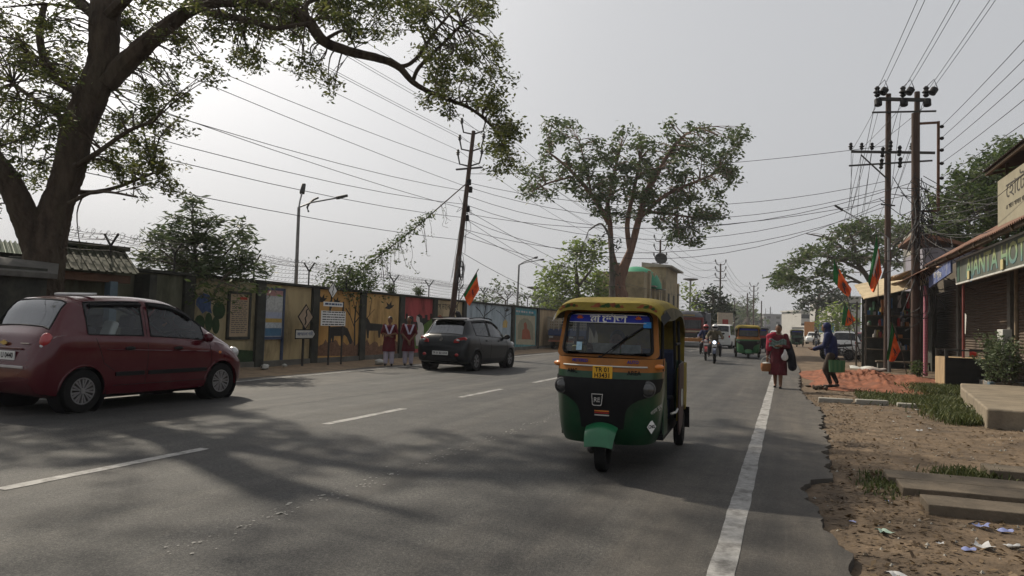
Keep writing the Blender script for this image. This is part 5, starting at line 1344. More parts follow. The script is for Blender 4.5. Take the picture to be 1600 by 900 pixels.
# ---- blue pickup with railed bed parked by the wall
pk_ = thing('pickup', 'blue railed pickup bed parked against the wall past the teal arch mural', 'pickup', (-12.5, 44.2, 0), R(3))
pbl = mat('pickup_blue', (.035, .055, .13), .55, var=.2, scale=5, stain=(.05, .05, .06), sfac=.5)
MB().box(-.8, .8, -2.2, 1.0, .78, 1.18).build('bed', pbl, pk_, bevel=.02)
q = MB()
for z in (1.32, 1.48, 1.64, 1.82): q.box(-.82, -.79, -2.2, 1.0, z, z + .05); q.box(.79, .82, -2.2, 1.0, z, z + .05); q.box(-.8, .8, -2.23, -2.19, z, z + .05)
for y in np.linspace(-2.15, .95, 8):
    for sd in (-1, 1): q.box(sd * .84 - .02, sd * .84 + .02, y - .025, y + .025, 1.1, 1.9)
for x in np.linspace(-.75, .75, 6): q.box(x - .025, x + .025, -2.25, -2.21, 1.1, 1.9)
q.build('rails', mat('rail_buff', (.32, .28, .22), .7, .1, var=.2), pk_)
MB().box(-.78, .78, 1.05, 2.3, .5, 1.75).build('cab', pbl, pk_, bevel=.1); MB().box(-.7, .7, 1.03, 1.05, 1.2, 1.65).build('rear_window', MATS['dark_glass'], pk_)
q = MB(); q.box(-.7, .7, -2.2, 2.2, .5, .75); q.build('chassis', MATS['rust'], pk_); q = MB(); q.box(-.75, .75, -2.32, -2.24, .42, .52); q.build('bumper', mat('bumper_rust', (.25, .09, .05), .8), pk_)
for sd in (1, -1):
    MB().box(sd * .6 - .12, sd * .6 + .12, -2.25, -2.21, .66, .74).build('tail_lamp', MATS['dull_white'], pk_)
    for y in (-1.3, 1.5): wheel(pk_, sd * .72, y, .30, .18, sd, 6, 'steel_dark')
# ================================================================== PEOPLE
def remesh(name, caps, vox, m_, parent, smooth_it=5, extra=None):
    """one continuous skin grown over tapered limbs; caps: (p0, r0, p1, r1) or (centre, (rx,ry,rz), rot)"""
    q = MB()
    for c in caps:
        if len(c) == 4:
            p0, r0, p1, r1 = Vector(c[0]), c[1], Vector(c[2]), c[3]
            ax = p1 - p0; L = ax.length
            if L < 1e-5: continue
            ax.normalize(); pr = [(r0 * math.cos(R(a)), r0 * math.sin(R(a))) for a in (-88, -60, -30, 0)] + [(r1 * math.cos(R(a)), L + r1 * math.sin(R(a))) for a in (0, 30, 60, 88)]
            q.lathe(pr, p0, ax, 12)
        else: q.ell(c[0], c[1], 16, 12, c[2] if len(c) > 2 else None)
    o = q.build(name, m_, None, sharp=0)
    rm_ = o.modifiers.new('r', 'REMESH'); rm_.mode = 'VOXEL'; rm_.voxel_size = vox; rm_.use_smooth_shade = True
    sm = o.modifiers.new('s', 'SMOOTH'); sm.factor = .5; sm.iterations = smooth_it
    bpy.context.view_layer.update()
    me = bpy.data.meshes.new_from_object(o.evaluated_get(bpy.context.evaluated_depsgraph_get()))
    bpy.data.objects.remove(o)
    if extra:
        bm = bmesh.new(); bm.from_mesh(me); e = extra.mesh('x', m_, 0); bm.from_mesh(e); bm.to_mesh(me); bm.free(); bpy.data.meshes.remove(e)
    me.materials.clear(); me.materials.append(m_)
    me.polygons.foreach_set('use_smooth', [True] * len(me.polygons))
    o = bpy.data.objects.new(name, me); COL.objects.link(o); o.parent = parent
    return o
def fingers(q, wrist, d, side, curl=.4, k=1.0):
    """five fingers on a hand whose palm runs from wrist along d; side = thumb direction"""
    d = Vector(d).normalized(); s = Vector(side); s = (s - d * s.dot(d)).normalized(); n = d.cross(s)
    palm = Vector(wrist) + d * .085 * k
    for i, L in enumerate((.066, .076, .072, .056)):
        b = palm + s * (.027 - .018 * i) * k; a1 = b + (d - n * curl * .5).normalized() * L * .5 * k; a2 = a1 + (d - n * curl * 1.6).normalized() * L * .5 * k
        q.tube([b - d * .015, a1, a2], [.0095 * k, .009 * k, .007 * k], 6)
    b = Vector(wrist) + d * .03 * k + s * .028 * k; a1 = b + (d * .6 + s).normalized() * .035 * k; q.tube([b - s * .012, a1, a1 + (d - n * curl).normalized() * .03 * k], [.011 * k, .010 * k, .008 * k], 6)
def person(label, loc, rz, h, J, fat=1.0, female=False, group=None, vox=.014, headturn=0., hairlong=False, hairm=None, face=True):
    """J: joints in units of height: hip, chest, neck, head, sh/el/wr/hp/kn/an/toe L and R (x right, y forward, z up)"""
    t = thing('person', label, 'person', loc, rz, group)
    V = {k: Vector(v) * h for k, v in J.items()}
    f = fat * h
    head = V['head']; hr = Matrix.Rotation(headturn, 3, 'Z')
    caps = [(V['hip'], .070 * f, V['chest'], .078 * f), (V['chest'], .080 * f, V['neck'] - Vector((0, 0, .03 * h)), .045 * f), (V['neck'] - Vector((0, 0, .02 * h)), .030 * h, head - Vector((0, 0, .02 * h)), .030 * h),
            (head + Vector((0, 0, .012 * h)), (.046 * h, .056 * h, .062 * h), hr), (head + hr @ Vector((0, .018 * h, -.030 * h)), (.034 * h, .036 * h, .036 * h), hr),
            (head + hr @ Vector((0, .060 * h, -.005 * h)), .008 * h, head + hr @ Vector((0, .052 * h, .018 * h)), .006 * h)]
    ex = MB()
    for s, sg in (('L', -1), ('R', 1)):
        caps += [(V['chest'] + Vector((0, 0, .045 * h)), .045 * f, V['sh' + s], .036 * f), (V['sh' + s], .034 * f, V['el' + s], .026 * f), (V['el' + s], .026 * f, V['wr' + s], .018 * f), (V['hip'], .06 * f, V['hp' + s], .055 * f), (V['hp' + s], .056 * f, V['kn' + s], .036 * f), (V['kn' + s], .036 * f, V['an' + s], .022 * f), (V['an' + s] + Vector((0, 0, -.018 * h)), .020 * h, V['to' + s], .016 * h)]
        d = (V['wr' + s] - V['el' + s]).normalized()
        hd = Vector(J.get('hd' + s, tuple(d)))
        hd.normalize()
        caps.append((V['wr' + s], .018 * f, V['wr' + s] + hd * .045 * h, .022 * h))
        fingers(ex, V['wr' + s], hd, Vector((-sg, .6, .2)), .5, h / 1.6)
        caps.append((head + hr @ Vector((sg * .046 * h, -.004 * h, 0)), (.008 * h, .014 * h, .020 * h), hr))
    remesh('body', caps, vox, MATS['skin'], t, 3, ex)
    if face:
        q = MB()
        for sg in (-1, 1): q.ell(head + hr @ Vector((sg * .019 * h, .050 * h, .014 * h)), (.0085 * h, .006 * h, .005 * h), 8, 6)
        q.build('eyes', mat('eye', (.03, .025, .02), .3), t)
        MB().ell(head + hr @ Vector((0, .053 * h, -.030 * h)), (.015 * h, .006 * h, .005 * h), 8, 6).build('mouth', mat('lips', (.14, .05, .04), .5), t)
    return t, V
def hair(t, V, h, m_, bun=False, turn=0., cap_only=True, low=0.):
    head = V['head']; hr = Matrix.Rotation(turn, 3, 'Z')
    caps = [(head + hr @ Vector((0, -.010 * h, .026 * h)), (.051 * h, .058 * h, .056 * h), hr), (head + hr @ Vector((0, -.032 * h, -.005 * h - low)), (.046 * h, .034 * h, .05 * h), hr)]
    if bun: caps.append((head + hr @ Vector((0, -.07 * h, .0)), (.03 * h, .03 * h, .03 * h), hr))
    return remesh('hair', caps, .012, m_, t, 3)
STAND = dict(hip=(0, 0, .53), chest=(0, 0, .72), neck=(0, 0, .85), head=(0, .012, .925), shL=(-.105, 0, .815), shR=(.105, 0, .815), elL=(-.135, -.02, .64), elR=(.135, -.02, .64), wrL=(-.13, .05, .49), wrR=(.13, .05, .49),
             hpL=(-.055, 0, .50), hpR=(.055, 0, .50), knL=(-.06, .012, .28), knR=(.06, .012, .28), anL=(-.062, 0, .052), anR=(.062, 0, .052), toL=(-.068, .085, .014), toR=(.068, .085, .014))
mk = mat('kurta_maroon', (.105, .010, .016), .85, var=.2, scale=9); sal = mat('salwar_white', (.50, .46, .55), .85, var=.12, scale=9, bump=.3, bscale=20); dup = mat('dupatta_lilac', (.50, .47, .58), .85, var=.1, bump=.3, bscale=25); shoe = mat('shoe', (.012, .012, .012), .6)
def loft(name, rings, m_, parent, n=24, fold=0., seed=0, close=False):
    """garment tube from (centre, rx, ry) rings"""
    rg = random.Random(seed); ph = rg.random() * 6
    q = MB()
    def fn(u, v):
        i = v * (len(rings) - 1); k = min(int(i), len(rings) - 2); f = i - k
        c = Vector(rings[k][0]).lerp(Vector(rings[k + 1][0]), f); rx = rings[k][1] + (rings[k + 1][1] - rings[k][1]) * f; ry = rings[k][2] + (rings[k + 1][2] - rings[k][2]) * f
        a = 2 * math.pi * u; w_ = 1 + fold * v * (math.sin(7 * a + ph) + .5 * math.sin(13 * a + 2 * ph))
        return c + Vector((rx * w_ * math.cos(a), ry * w_ * math.sin(a), 0))
    q.grid(fn, n, 14, closed=True)
    return q.build(name, m_, parent, sharp=0)
def girl(label, loc, rz, h, J, turn, seed):
    t, V = person(label, loc, rz, h, J, .93, True, 'schoolgirls in maroon uniform', headturn=turn)
    loft('kurta', [((0, 0, .83 * h), .05 * h, .04 * h), ((0, 0, .80 * h), .112 * h, .065 * h), ((0, 0, .72 * h), .105 * h, .085 * h), ((0, 0, .62 * h), .092 * h, .078 * h), ((0, 0, .52 * h), .115 * h, .088 * h), ((0, 0, .40 * h), .128 * h, .10 * h), ((0, 0, .29 * h), .140 * h, .108 * h)], mk, t, fold=.03, seed=seed)
    for s in 'LR':
        remesh('sleeve', [(V['sh' + s], .042 * h, V['sh' + s].lerp(V['el' + s], .95), .034 * h)], .014, mk, t)
        remesh('trouser_leg', [(V['hp' + s], .055 * h, V['kn' + s], .056 * h), (V['kn' + s], .056 * h, V['an' + s] + Vector((0, 0, .01 * h)), .044 * h)], .014, sal, t)
        remesh('shoe', [(V['an' + s] + Vector((0, -.015 * h, -.03 * h)), .024 * h, V['to' + s], .022 * h)], .012, shoe, t)
    # white V sash: two bands from the shoulders to the waist in front
    for sg in (-1, 1):
        q = MB(); q.grid(lambda u, v: Vector((sg * (.085 - .075 * v + .03 * (u - .5) * 1.2) * h, (.075 + .018 * math.sin(v * 3)) * h + .012, (.835 - .20 * v) * h)), 4, 8)
        q.grid(lambda u, v: Vector((sg * (.085 - .075 * v + .03 * (u - .5) * 1.2) * h, (.075 + .018 * math.sin(v * 3)) * h + .004, (.835 - .20 * v) * h)), 4, 8); q.build('sash', dup, t)
        q = MB(); q.grid(lambda u, v: Vector((sg * (.075 + .05 * u) * h, -.075 * h - .01, (.83 - .30 * v) * h)), 3, 6); q.build('sash_tail', mk, t)
    hair(t, V, h, MATS['hair'], True, turn)
    return t
JG = dict(STAND); JG.update(elL=(-.15, .02, .65), elR=(.15, .02, .65), wrL=(-.03, .125, .56), wrR=(.03, .125, .55), hdL=(.8, .3, -.3), hdR=(-.8, .3, -.3))
girl('girl in maroon and white uniform with arms folded, left of the pair by the wall', (-11.48, 20.25, 0), R(205), 1.50, {**JG, 'wrL': (.0, .13, .63), 'wrR': (.0, .14, .61), 'elL': (-.155, .03, .66), 'elR': (.155, .03, .66)}, R(-15), 1)
girl('girl in maroon and white uniform with clasped hands, right of the pair by the wall', (-11.08, 20.75, 0), R(215), 1.53, {**JG, 'wrL': (-.01, .13, .50), 'wrR': (.02, .135, .50), 'hdL': (.2, .4, -1), 'hdR': (-.2, .4, -1)}, R(-25), 2)

# ---- woman walking towards the camera with basket, bag and shawl
h = 1.58
JW = dict(STAND); JW.update(elL=(-.15, .05, .65), wrL=(-.05, .14, .66), elR=(.15, -.03, .64), wrR=(.16, .03, .47), hdL=(.9, .2, 0), hdR=(0, .1, -1), knL=(-.045, .06, .275), anL=(-.045, .06, .05), toL=(-.05, .145, .014), knR=(.05, .0, .28), anR=(.055, -.08, .06), toR=(.055, .0, .014))
wt, V = person('woman in maroon dress walking along the white edge line with basket and bags', (-.17, 19.75, 0), R(172), h, JW, 1.08, True)
dm = mat('dress_maroon', (.085, .010, .016), .85, var=.3, scale=9); loft('dress', [((0, 0, .835 * h), .05 * h, .045 * h), ((0, 0, .80 * h), .118 * h, .075 * h), ((0, .005, .71 * h), .118 * h, .098 * h), ((0, 0, .60 * h), .112 * h, .092 * h), ((0, 0, .50 * h), .125 * h, .10 * h), ((0, 0, .36 * h), .132 * h, .115 * h), ((0, .01, .205 * h), .138 * h, .12 * h)], dm, wt, fold=.045, seed=4)
for s in 'LR': remesh('sleeve', [(V['sh' + s], .046 * h, V['el' + s], .038 * h), (V['el' + s], .036 * h, V['el' + s].lerp(V['wr' + s], .7), .030 * h)], .014, dm, wt); remesh('sandal', [(V['an' + s] + Vector((0, -.015 * h, -.035 * h)), .022 * h, V['to' + s], .019 * h)], .012, shoe, wt)
hair(wt, V, h, MATS['hair'], True)
remesh('red_shawl', [((.13 * h, .03, .80 * h), .05 * h, (.135 * h, .06, .62 * h), .055 * h), ((.06 * h, .05, .845 * h), .035 * h, (.14 * h, .03, .80 * h), .05 * h), ((.10 * h, .12, .72 * h), (.06, .05, .10))], .016, mat('shawl_red', (.30, .02, .045), .85, var=.3), wt)
q = MB(); q.grid(lambda u, v: Vector(((-.13 + .26 * u) * h, .150 + .03 * math.sin(u * 3.1) + .008 * math.sin(v * 14), (.755 - .12 * v + .02 * math.sin(u * 9)) * h)), 12, 8); q.grid(lambda u, v: Vector(((-.13 + .26 * u) * h, .135 + .03 * math.sin(u * 3.1) + .008 * math.sin(v * 14), (.755 - .12 * v + .02 * math.sin(u * 9)) * h)), 12, 8)
q.build('chequered_scarf', stripemat('scarf', (.03, .09, .05), (.15, .19, .20), 0, 9), wt)
bx_ = thing('basket', 'woven cane basket hanging from the walking woman hand', 'basket', (-.17 - .16 * h * .99 - .03, 19.72, .40))
q = MB(); q.lathe([(.11, 0), (.135, .06), (.14, .14), (.13, .20), (.115, .20), (.12, .14), (.115, .06), (.09, .02)], n=22); q.build('bowl', mat('cane', (.24, .10, .04), .8, var=.4, scale=40, bump=.5), bx_)
q = MB(); q.tube([(.13 * math.cos(a), 0, .2 + .16 * math.sin(a)) for a in [math.pi * k / 12 for k in range(13)]], .01, 6); q.build('handle', MATS['dull_white'], bx_); MB().ell((0, 0, .19), (.11, .11, .04), 12, 6).build('cloth_lining', MATS['dull_white'], bx_)
pb_ = thing('carrier_bag', 'white plastic carrier bag at the walking woman hip', 'bag', (-.02, 19.5, .72))
remesh('bag', [((0, 0, .06), (.085, .05, .10)), ((.01, 0, .16), .05, (0, 0, .24), .02)], .016, mat('bag_white', (.55, .52, .50), .5, var=.25, scale=14), pb_)
jk = thing('jacket', 'black jacket slung over the walking woman arm', 'jacket', (.10, 19.70, .52))
remesh('cloth', [((-.02, 0, .62), .05, (.03, 0, .30), .10), ((.03, 0, .30), .10, (.06, .0, .02), .11), ((-.05, 0, .5), .06, (-.02, 0, .2), .08)], .02, mat('jacket_black', (.012, .012, .016), .9, var=.4), jk, 6)

# ---- hooded man holding out a hand
h = 1.66
JM = dict(STAND); JM.update(hip=(0, -.02, .52), chest=(0, .005, .71), neck=(0, .04, .835), head=(0, .07, .908), shL=(-.10, .02, .80), shR=(.10, .02, .80), elL=(-.14, .06, .63), wrL=(-.12, .205, .58), hdL=(.0, 1, -.05), elR=(.14, .02, .60), wrR=(.16, .03, .44), hdR=(0, 0, -1),
          hpL=(-.05, -.02, .49), hpR=(.05, -.02, .49), knL=(-.06, .05, .275), anL=(-.06, -.015, .055), toL=(-.065, .07, .014), knR=(.06, .0, .275), anR=(.06, -.09, .06), toR=(.065, -.005, .014))
hm, V = person('man in blue hooded jacket stooping with one hand held out on the red earth', (1.07, 20.75, .02), R(78), h, JM, 1.05)
jb = mat('jacket_blue', (.014, .020, .070), .8, var=.3, scale=7, bump=.3, bscale=12)
remesh('jacket', [(V['hip'] + Vector((0, 0, -.02)), .098 * h, V['chest'], .105 * h), (V['chest'], .105 * h, V['neck'] - Vector((0, 0, .04 * h)), .062 * h)] + [c for s in 'LR' for c in ((V['chest'] + Vector((0, 0, .04 * h)), .065 * h, V['sh' + s], .052 * h), (V['sh' + s], .052 * h, V['el' + s], .042 * h), (V['el' + s], .042 * h, V['wr' + s], .034 * h))], .016, jb, hm, 4)
hd_ = V['head']; remesh('hood', [(hd_ + Vector((0, -.02 * h, .022 * h)), (.062 * h, .064 * h, .07 * h)), (hd_ + Vector((0, -.03 * h, -.03 * h)), .055 * h, V['neck'] - Vector((0, .01 * h, .01 * h)), .06 * h)], .014, jb, hm, 3)
tr = mat('trouser_brown', (.050, .036, .028), .9, var=.3, scale=6)
remesh('trousers', [(V['hip'], .085 * h, V['hip'] - Vector((0, 0, .02 * h)), .085 * h)] + [c for s in 'LR' for c in ((V['hp' + s], .068 * h, V['kn' + s], .056 * h), (V['kn' + s], .056 * h, V['kn' + s].lerp(V['an' + s], .25), .05 * h))], .016, tr, hm, 4)
for s in 'LR':
    remesh('trouser_leg', [(V['kn' + s].lerp(V['an' + s], .25), .042 * h, V['an' + s] + Vector((0, 0, .02 * h)), .030 * h)], .013, MATS['hair'], hm); remesh('shoe', [(V['an' + s] + Vector((0, -.015 * h, -.03 * h)), .026 * h, V['to' + s], .023 * h)], .012, shoe, hm)
gb = thing('shopping_bag', 'green shopping bag hanging from the hooded man hand', 'bag', (1.22, 20.55, .42), R(12))
q = MB(); q.grid(lambda u, v: Vector((.20 * math.copysign(abs(math.cos(2 * math.pi * u)) ** .4, math.cos(2 * math.pi * u)) * (.92 + .08 * v), .055 * math.copysign(abs(math.sin(2 * math.pi * u)) ** .6, math.sin(2 * math.pi * u)) * (1.2 - .5 * v), .30 * v + .01 * math.sin(u * 31))), 28, 8, closed=True)
q.add([(-.2, -.06, 0), (.2, -.06, 0), (.2, .06, 0), (-.2, .06, 0)], [(0, 1, 2, 3)]); q.build('sack', stripemat('bag_green', (.025, .10, .035), (.06, .13, .05), 0, 3), gb)
q = MB(); q.tube([(-.08, 0, .29), (-.05, 0, .37), (.03, 0, .37), (.06, 0, .29)], .008, 5); q.build('handle', MATS['black'], gb)

# ================================================================== MOTORCYCLES AND RIDERS
def motorbike(label, loc, rz, m_, lit=False, group='motorcycles on the road'):
    t = thing('motorcycle', label, 'motorcycle', loc, rz, group)
    wheel(t, 0, .66, .30, .09, 1, 5, 'alloy'); wheel(t, 0, -.62, .30, .11, 1, 5, 'alloy')
    q = MB()
    for sd in (-1, 1): q.tube([(sd * .085, .66, .30), (sd * .08, .44, .92)], .022, 6)
    q.build('fork', MATS['steel'], t)
    q = MB(); q.tube([(-.36, .28, 1.02), (-.2, .36, 1.04), (0, .40, .98), (.2, .36, 1.04), (.36, .28, 1.02)], .014, 6); q.build('handlebar', MATS['black'], t)
    for sd in (-1, 1):
        q = MB(); q.tube([(sd * .24, .34, 1.04), (sd * .33, .38, 1.22)], .006, 5); q.ell((sd * .35, .38, 1.25), (.06, .015, .04), 10, 6); q.build('mirror', MATS['plastic'], t)
        MB().ell((sd * .17, .52, .84), (.03, .03, .025), 8, 6).build('indicator', MATS['lamp_amber'], t)
    hl = MB().ell((0, .53, .88), (.085, .07, .095), 14, 10).build('headlamp', m_, t)
    MB().lathe([(.07, 0), (.05, .015), (.001, .02)], (0, .585, .875), (0, 1, 0), 16).build('lens', mat('lens_lit', (.8, .85, 1), .3, emit=(.75, .85, 1, 2.2)) if lit else MATS['lamp_clear'], hl)
    MB().obox((0, .60, .745), (.20, .01, .09)).build('number_plate', MATS['plate_white'], t)
    remesh('tank', [((0, .28, .80), .12, (0, -.05, .78), .10)], .02, m_, t); remesh('seat', [((0, -.10, .76), .075, (0, -.72, .82), .07)], .02, MATS['plastic'], t)
    q = MB(); q.obox((0, .05, .46), (.26, .34, .36)); q.obox((0, .28, .55), (.16, .12, .30)); q.build('engine', MATS['steel_dark'], t, bevel=.04)
    q = MB(); q.tube([(.1, .25, .4), (.14, -.1, .3), (.16, -.75, .36)], .035, 8); q.build('exhaust', MATS['steel'], t)
    q = MB()
    for sd in (-1, 1): q.tube([(sd * .08, -.62, .30), (sd * .1, -.3, .42), (sd * .08, .05, .6), (sd * .04, .40, .85)], .02, 6)
    q.build('frame', MATS['steel_dark'], t)
    q = MB(); q.grid(lambda u, v: Vector(((-.5 + u) * .13, .66 + .34 * math.cos(R(20 + 120 * v)), .30 + .34 * math.sin(R(20 + 120 * v)))), 3, 10); q.build('front_guard', m_, t)
    q = MB(); q.grid(lambda u, v: Vector(((-.5 + u) * .15, -.62 + .36 * math.cos(R(40 + 130 * v)), .30 + .36 * math.sin(R(40 + 130 * v)))), 3, 10); q.build('rear_guard', MATS['plastic'], t)
    MB().box(-.05, .05, -.99, -.95, .70, .78).build('tail_lamp', MATS['lamp_red'], t)
    return t
def rider(label, loc, rz, jm, helm, h=1.7):
    J = dict(hip=(0, -.15, .50), chest=(0, -.10, .675), neck=(0, -.055, .80), head=(0, -.035, .875), shL=(-.11, -.07, .765), shR=(.11, -.07, .765), elL=(-.19, .03, .645), elR=(.19, .03, .645), wrL=(-.19, .16, .615), wrR=(.19, .16, .615), hdL=(.1, 1, -.1), hdR=(-.1, 1, -.1),
             hpL=(-.06, -.14, .49), hpR=(.06, -.14, .49), knL=(-.13, .10, .42), knR=(.13, .10, .42), anL=(-.13, -.03, .20), anR=(.13, -.03, .20), toL=(-.14, .06, .17), toR=(.14, .06, .17))
    t, V = person(label, loc, rz, h, J, 1.0, face=False)
    remesh('jacket', [(V['hip'], .085 * h, V['chest'], .098 * h), (V['chest'], .098 * h, V['neck'] - Vector((0, 0, .03 * h)), .055 * h)] + [c for s in 'LR' for c in ((V['chest'] + Vector((0, 0, .04 * h)), .06 * h, V['sh' + s], .048 * h), (V['sh' + s], .048 * h, V['el' + s], .04 * h), (V['el' + s], .04 * h, V['wr' + s], .03 * h))], .018, jm, t, 4)
    remesh('trousers', [(V['hip'], .08 * h, V['hip'] + Vector((0, .02, 0)), .08 * h)] + [c for s in 'LR' for c in ((V['hp' + s], .062 * h, V['kn' + s], .05 * h), (V['kn' + s], .048 * h, V['an' + s], .036 * h))], .018, MATS['seat_grey'], t, 4)
    for s in 'LR': remesh('shoe', [(V['an' + s] + Vector((0, -.02, -.03)), .04, V['to' + s], .036)], .014, shoe, t)
    hd_ = V['head'] + Vector((0, 0, .01))
    hel = MB().ell(hd_ + Vector((0, 0, .012)), (.082 * h * .95, .088 * h, .082 * h), 18, 12).build('helmet', helm, t)
    q = MB(); q.grid(lambda u, v: hd_ + Vector((math.sin(R(-60 + 120 * u)) * .083 * h, math.cos(R(-60 + 120 * u)) * .092 * h, (-.02 + .05 * v) * h)), 12, 3); q.build('visor', MATS['black'], hel)
    return t
steelblue = mat('bike_blue', (.05, .06, .09), .4, .3, coat=.5); bikered = mat('bike_red', (.22, .02, .02), .4, coat=.5)
motorbike('motorcycle with lit headlamp coming down the road beside the near autorickshaw', (-2.83, 32.6, 0), R(184), steelblue, True)
rider('rider in khaki jacket and white helmet on the motorcycle with lit headlamp', (-2.83, 32.6, 0), R(184), mat('jacket_khaki', (.10, .085, .055), .9, var=.3), mat('helmet_white', (.5, .5, .5), .3, coat=.5))
motorbike('red motorcycle half hidden behind the khaki rider', (-3.45, 35.2, 0), R(186), bikered)
rider('rider in blue jacket and red helmet behind the khaki rider', (-3.45, 35.2, 0), R(186), jb, mat('helmet_red', (.35, .04, .04), .35, coat=.5))
motorbike('dark motorcycle far off, right of the distant autorickshaw', (2.6, 74, 0), R(180), steelblue)
rider('distant rider in dark clothes right of the third autorickshaw', (2.6, 74, 0), R(180), MATS['seat_grey'], mat('helmet_black', (.03, .03, .03), .3))
motorbike('dark motorcycle parked on the right verge in front of the white hatchback', (2.55, 42.6, 0), R(60), steelblue, group='two-wheelers parked on the verge')
# drivers of the two nearer autorickshaws (sitting)
def driver(label, root, m_, h=1.62):
    J = dict(hip=(0, .28, .385), chest=(0, .29, .56), neck=(0, .32, .685), head=(0, .335, .76), shL=(-.11, .3, .65), shR=(.11, .3, .65), elL=(-.17, .38, .55), elR=(.17, .38, .55), wrL=(-.16, .42, .665), wrR=(.16, .42, .665), hpL=(-.06, .29, .38), hpR=(.06, .29, .38), knL=(-.1, .5, .38), knR=(.1, .5, .38), anL=(-.1, .5, .235), anR=(.1, .5, .235), toL=(-.1, .56, .215), toR=(.1, .56, .215))
    t, V = person(label, root.location, root.rotation_euler.z, h, {k: (v[0], v[1] * .9 - .05, v[2]) if not k.startswith('hd') else v for k, v in J.items()}, 1.0)
    remesh('shirt', [(V['hip'], .085 * h, V['chest'], .095 * h), (V['chest'], .095 * h, V['neck'] - Vector((0, 0, .03 * h)), .05 * h)] + [c for s in 'LR' for c in ((V['chest'] + Vector((0, 0, .04 * h)), .06 * h, V['sh' + s], .046 * h), (V['sh' + s], .046 * h, V['el' + s], .038 * h))], .018, m_, t, 4)
    remesh('trousers', [c for s in 'LR' for c in ((V['hip'], .07 * h, V['hp' + s], .06 * h), (V['hp' + s], .06 * h, V['kn' + s], .05 * h), (V['kn' + s], .05 * h, V['an' + s], .036 * h))], .018, MATS['seat_grey'], t, 3)
    hair(t, V, h, MATS['hair']); return t
driver('driver in pale shirt behind the windscreen of the near autorickshaw', auto1, mat('shirt_pale', (.30, .32, .30), .9, var=.2))
driver('driver in dark shirt behind the windscreen of the faded green autorickshaw', auto2, MATS['seat_grey'])
# bicycle leaning by the parked motorcycle
bc = thing('bicycle', 'black bicycle standing on the right verge between the flags and the parked cars', 'bicycle', (3.2, 41.6, 0), R(80))
for y in (-.5, .5):
    w_ = bpy.data.objects.new('wheel', None); COL.objects.link(w_); w_.parent = bc; w_.location = (0, y, .33)
    q = MB(); q.tube([(0, .32 * math.cos(a), .32 * math.sin(a)) for a in [2 * math.pi * k / 28 for k in range(29)]], .018, 6); q.build('tyre', MATS['rubber'], w_)
    q = MB()
    for k in range(14): q.tube([(0, 0, 0), (0, .31 * math.cos(k * .4488), .31 * math.sin(k * .4488))], .0025, 3)
    q.build('spokes', MATS['steel'], w_)
q = MB()
for a, b in (((0, .5, .33), (0, .36, .95)), ((0, .40, .78), (0, -.1, .32)), ((0, .38, .86), (0, -.22, .82)), ((0, -.1, .32), (0, -.24, .92)), ((0, -.1, .32), (0, -.5, .33)), ((0, -.22, .8), (0, -.5, .33))): q.tube([a, b], .016, 6)
q.build('frame', MATS['black'], bc); q = MB(); q.tube([(-.26, .25, 1.0), (0, .36, .98), (.26, .25, 1.0)], .012, 6); q.build('handlebar', MATS['steel'], bc); MB().ell((0, -.26, .95), (.07, .13, .04), 10, 6).build('saddle', MATS['black'], bc)
# ================================================================== SHOPS ON THE RIGHT
tin = mat('tin_red', (.17, .085, .055), .7, .15, var=.35, scale=3, stain=(.07, .05, .04), sfac=.7, sscale=1.4)
shut = mat('shutter_brown', (.085, .062, .045), .65, .2, var=.25, scale=5, stain=(.05, .04, .03), sfac=.6, sscale=2)
plank_m = mat('old_wood', (.12, .09, .062), .9, var=.35, scale=5, stretch=(1, 6, 1), bump=.5, bscale=20)
def shutter(parent, X, y0, y1, z0, z1, m_):
    """roller shutter of curved slats facing the road"""
    n_ = int((z1 - z0) / .085); q = MB()
    def fn(u, v):
        i = v * n_ * 4; ph = (i % 4) / 4.0
        return Vector((X - .028 * math.sin(ph * math.pi), y0 + (y1 - y0) * u, z0 + (z1 - z0) * v))
    q.grid(fn, 1, n_ * 4)
    o = q.build('roller_shutter', m_, parent, sharp=20, recalc=False); o['kind'] = 'stuff'
    return o
sa = thing('shop', 'tin-roofed hotel shop with closed brown shutters behind the wooden counter', 'shop')
MB().box(6.0, 9.0, 12.0, 35.9, -.1, 4.2).build('wall', mat('shop_wall', (.10, .085, .065), .9, var=.3), sa)
for (a, b) in ((17.5, 23.6), (24.3, 30.0), (31.0, 35.4)): shutter(sa, 5.93, a, b, .30, 3.2, shut)
for y in (17.2, 23.95, 30.5, 35.7): MB().box(5.75, 6.0, y - .16, y + .16, -.1, 3.5).build('pier', MATS['concrete_dark'], sa)
EX, EZ, SL = 4.15, 3.66, .62
q = MB()
def roof_pt(u, v):
    y = 12.0 + 15.0 * u; X = EX + 2.9 * v  # slopes up from the eave
    return Vector((X, y, EZ + SL * 2.9 * v + .022 * math.sin(y * 2 * math.pi / .15) + .012 * math.sin(y * 1.3)))
q.grid(roof_pt, 800, 2); q.build('corrugated_roof', tin, sa, sharp=60, recalc=False)
q = MB()
for y in np.arange(12.5, 27, 1.6): q.bar((EX + .05, y, EZ - .07), (EX + 2.8, y, EZ - .07 + SL * 2.75), .07, .09)
q.bar((EX + .12, 12, EZ - .03), (EX + .12, 27, EZ - .03), .07, .09); q.build('rafters', plank_m, sa)
q = MB(); q.grid(lambda u, v: Vector((4.45 + .12 * v, 27.0 + 4.2 * u, 3.45 - .18 * u + .45 * v + .015 * math.sin(u * 180))), 120, 2); q.build('lower_roof', mat('tin_pale', (.26, .20, .14), .7, .15, var=.3, scale=3), sa)
q = MB(); q.grid(lambda u, v: Vector((3.9 + 2.2 * v, 26.6 + 4.8 * u, 3.40 + 1.1 * v - .05 * u + .018 * math.sin(u * 220))), 140, 2); q.build('lower_roof', tin, sa)
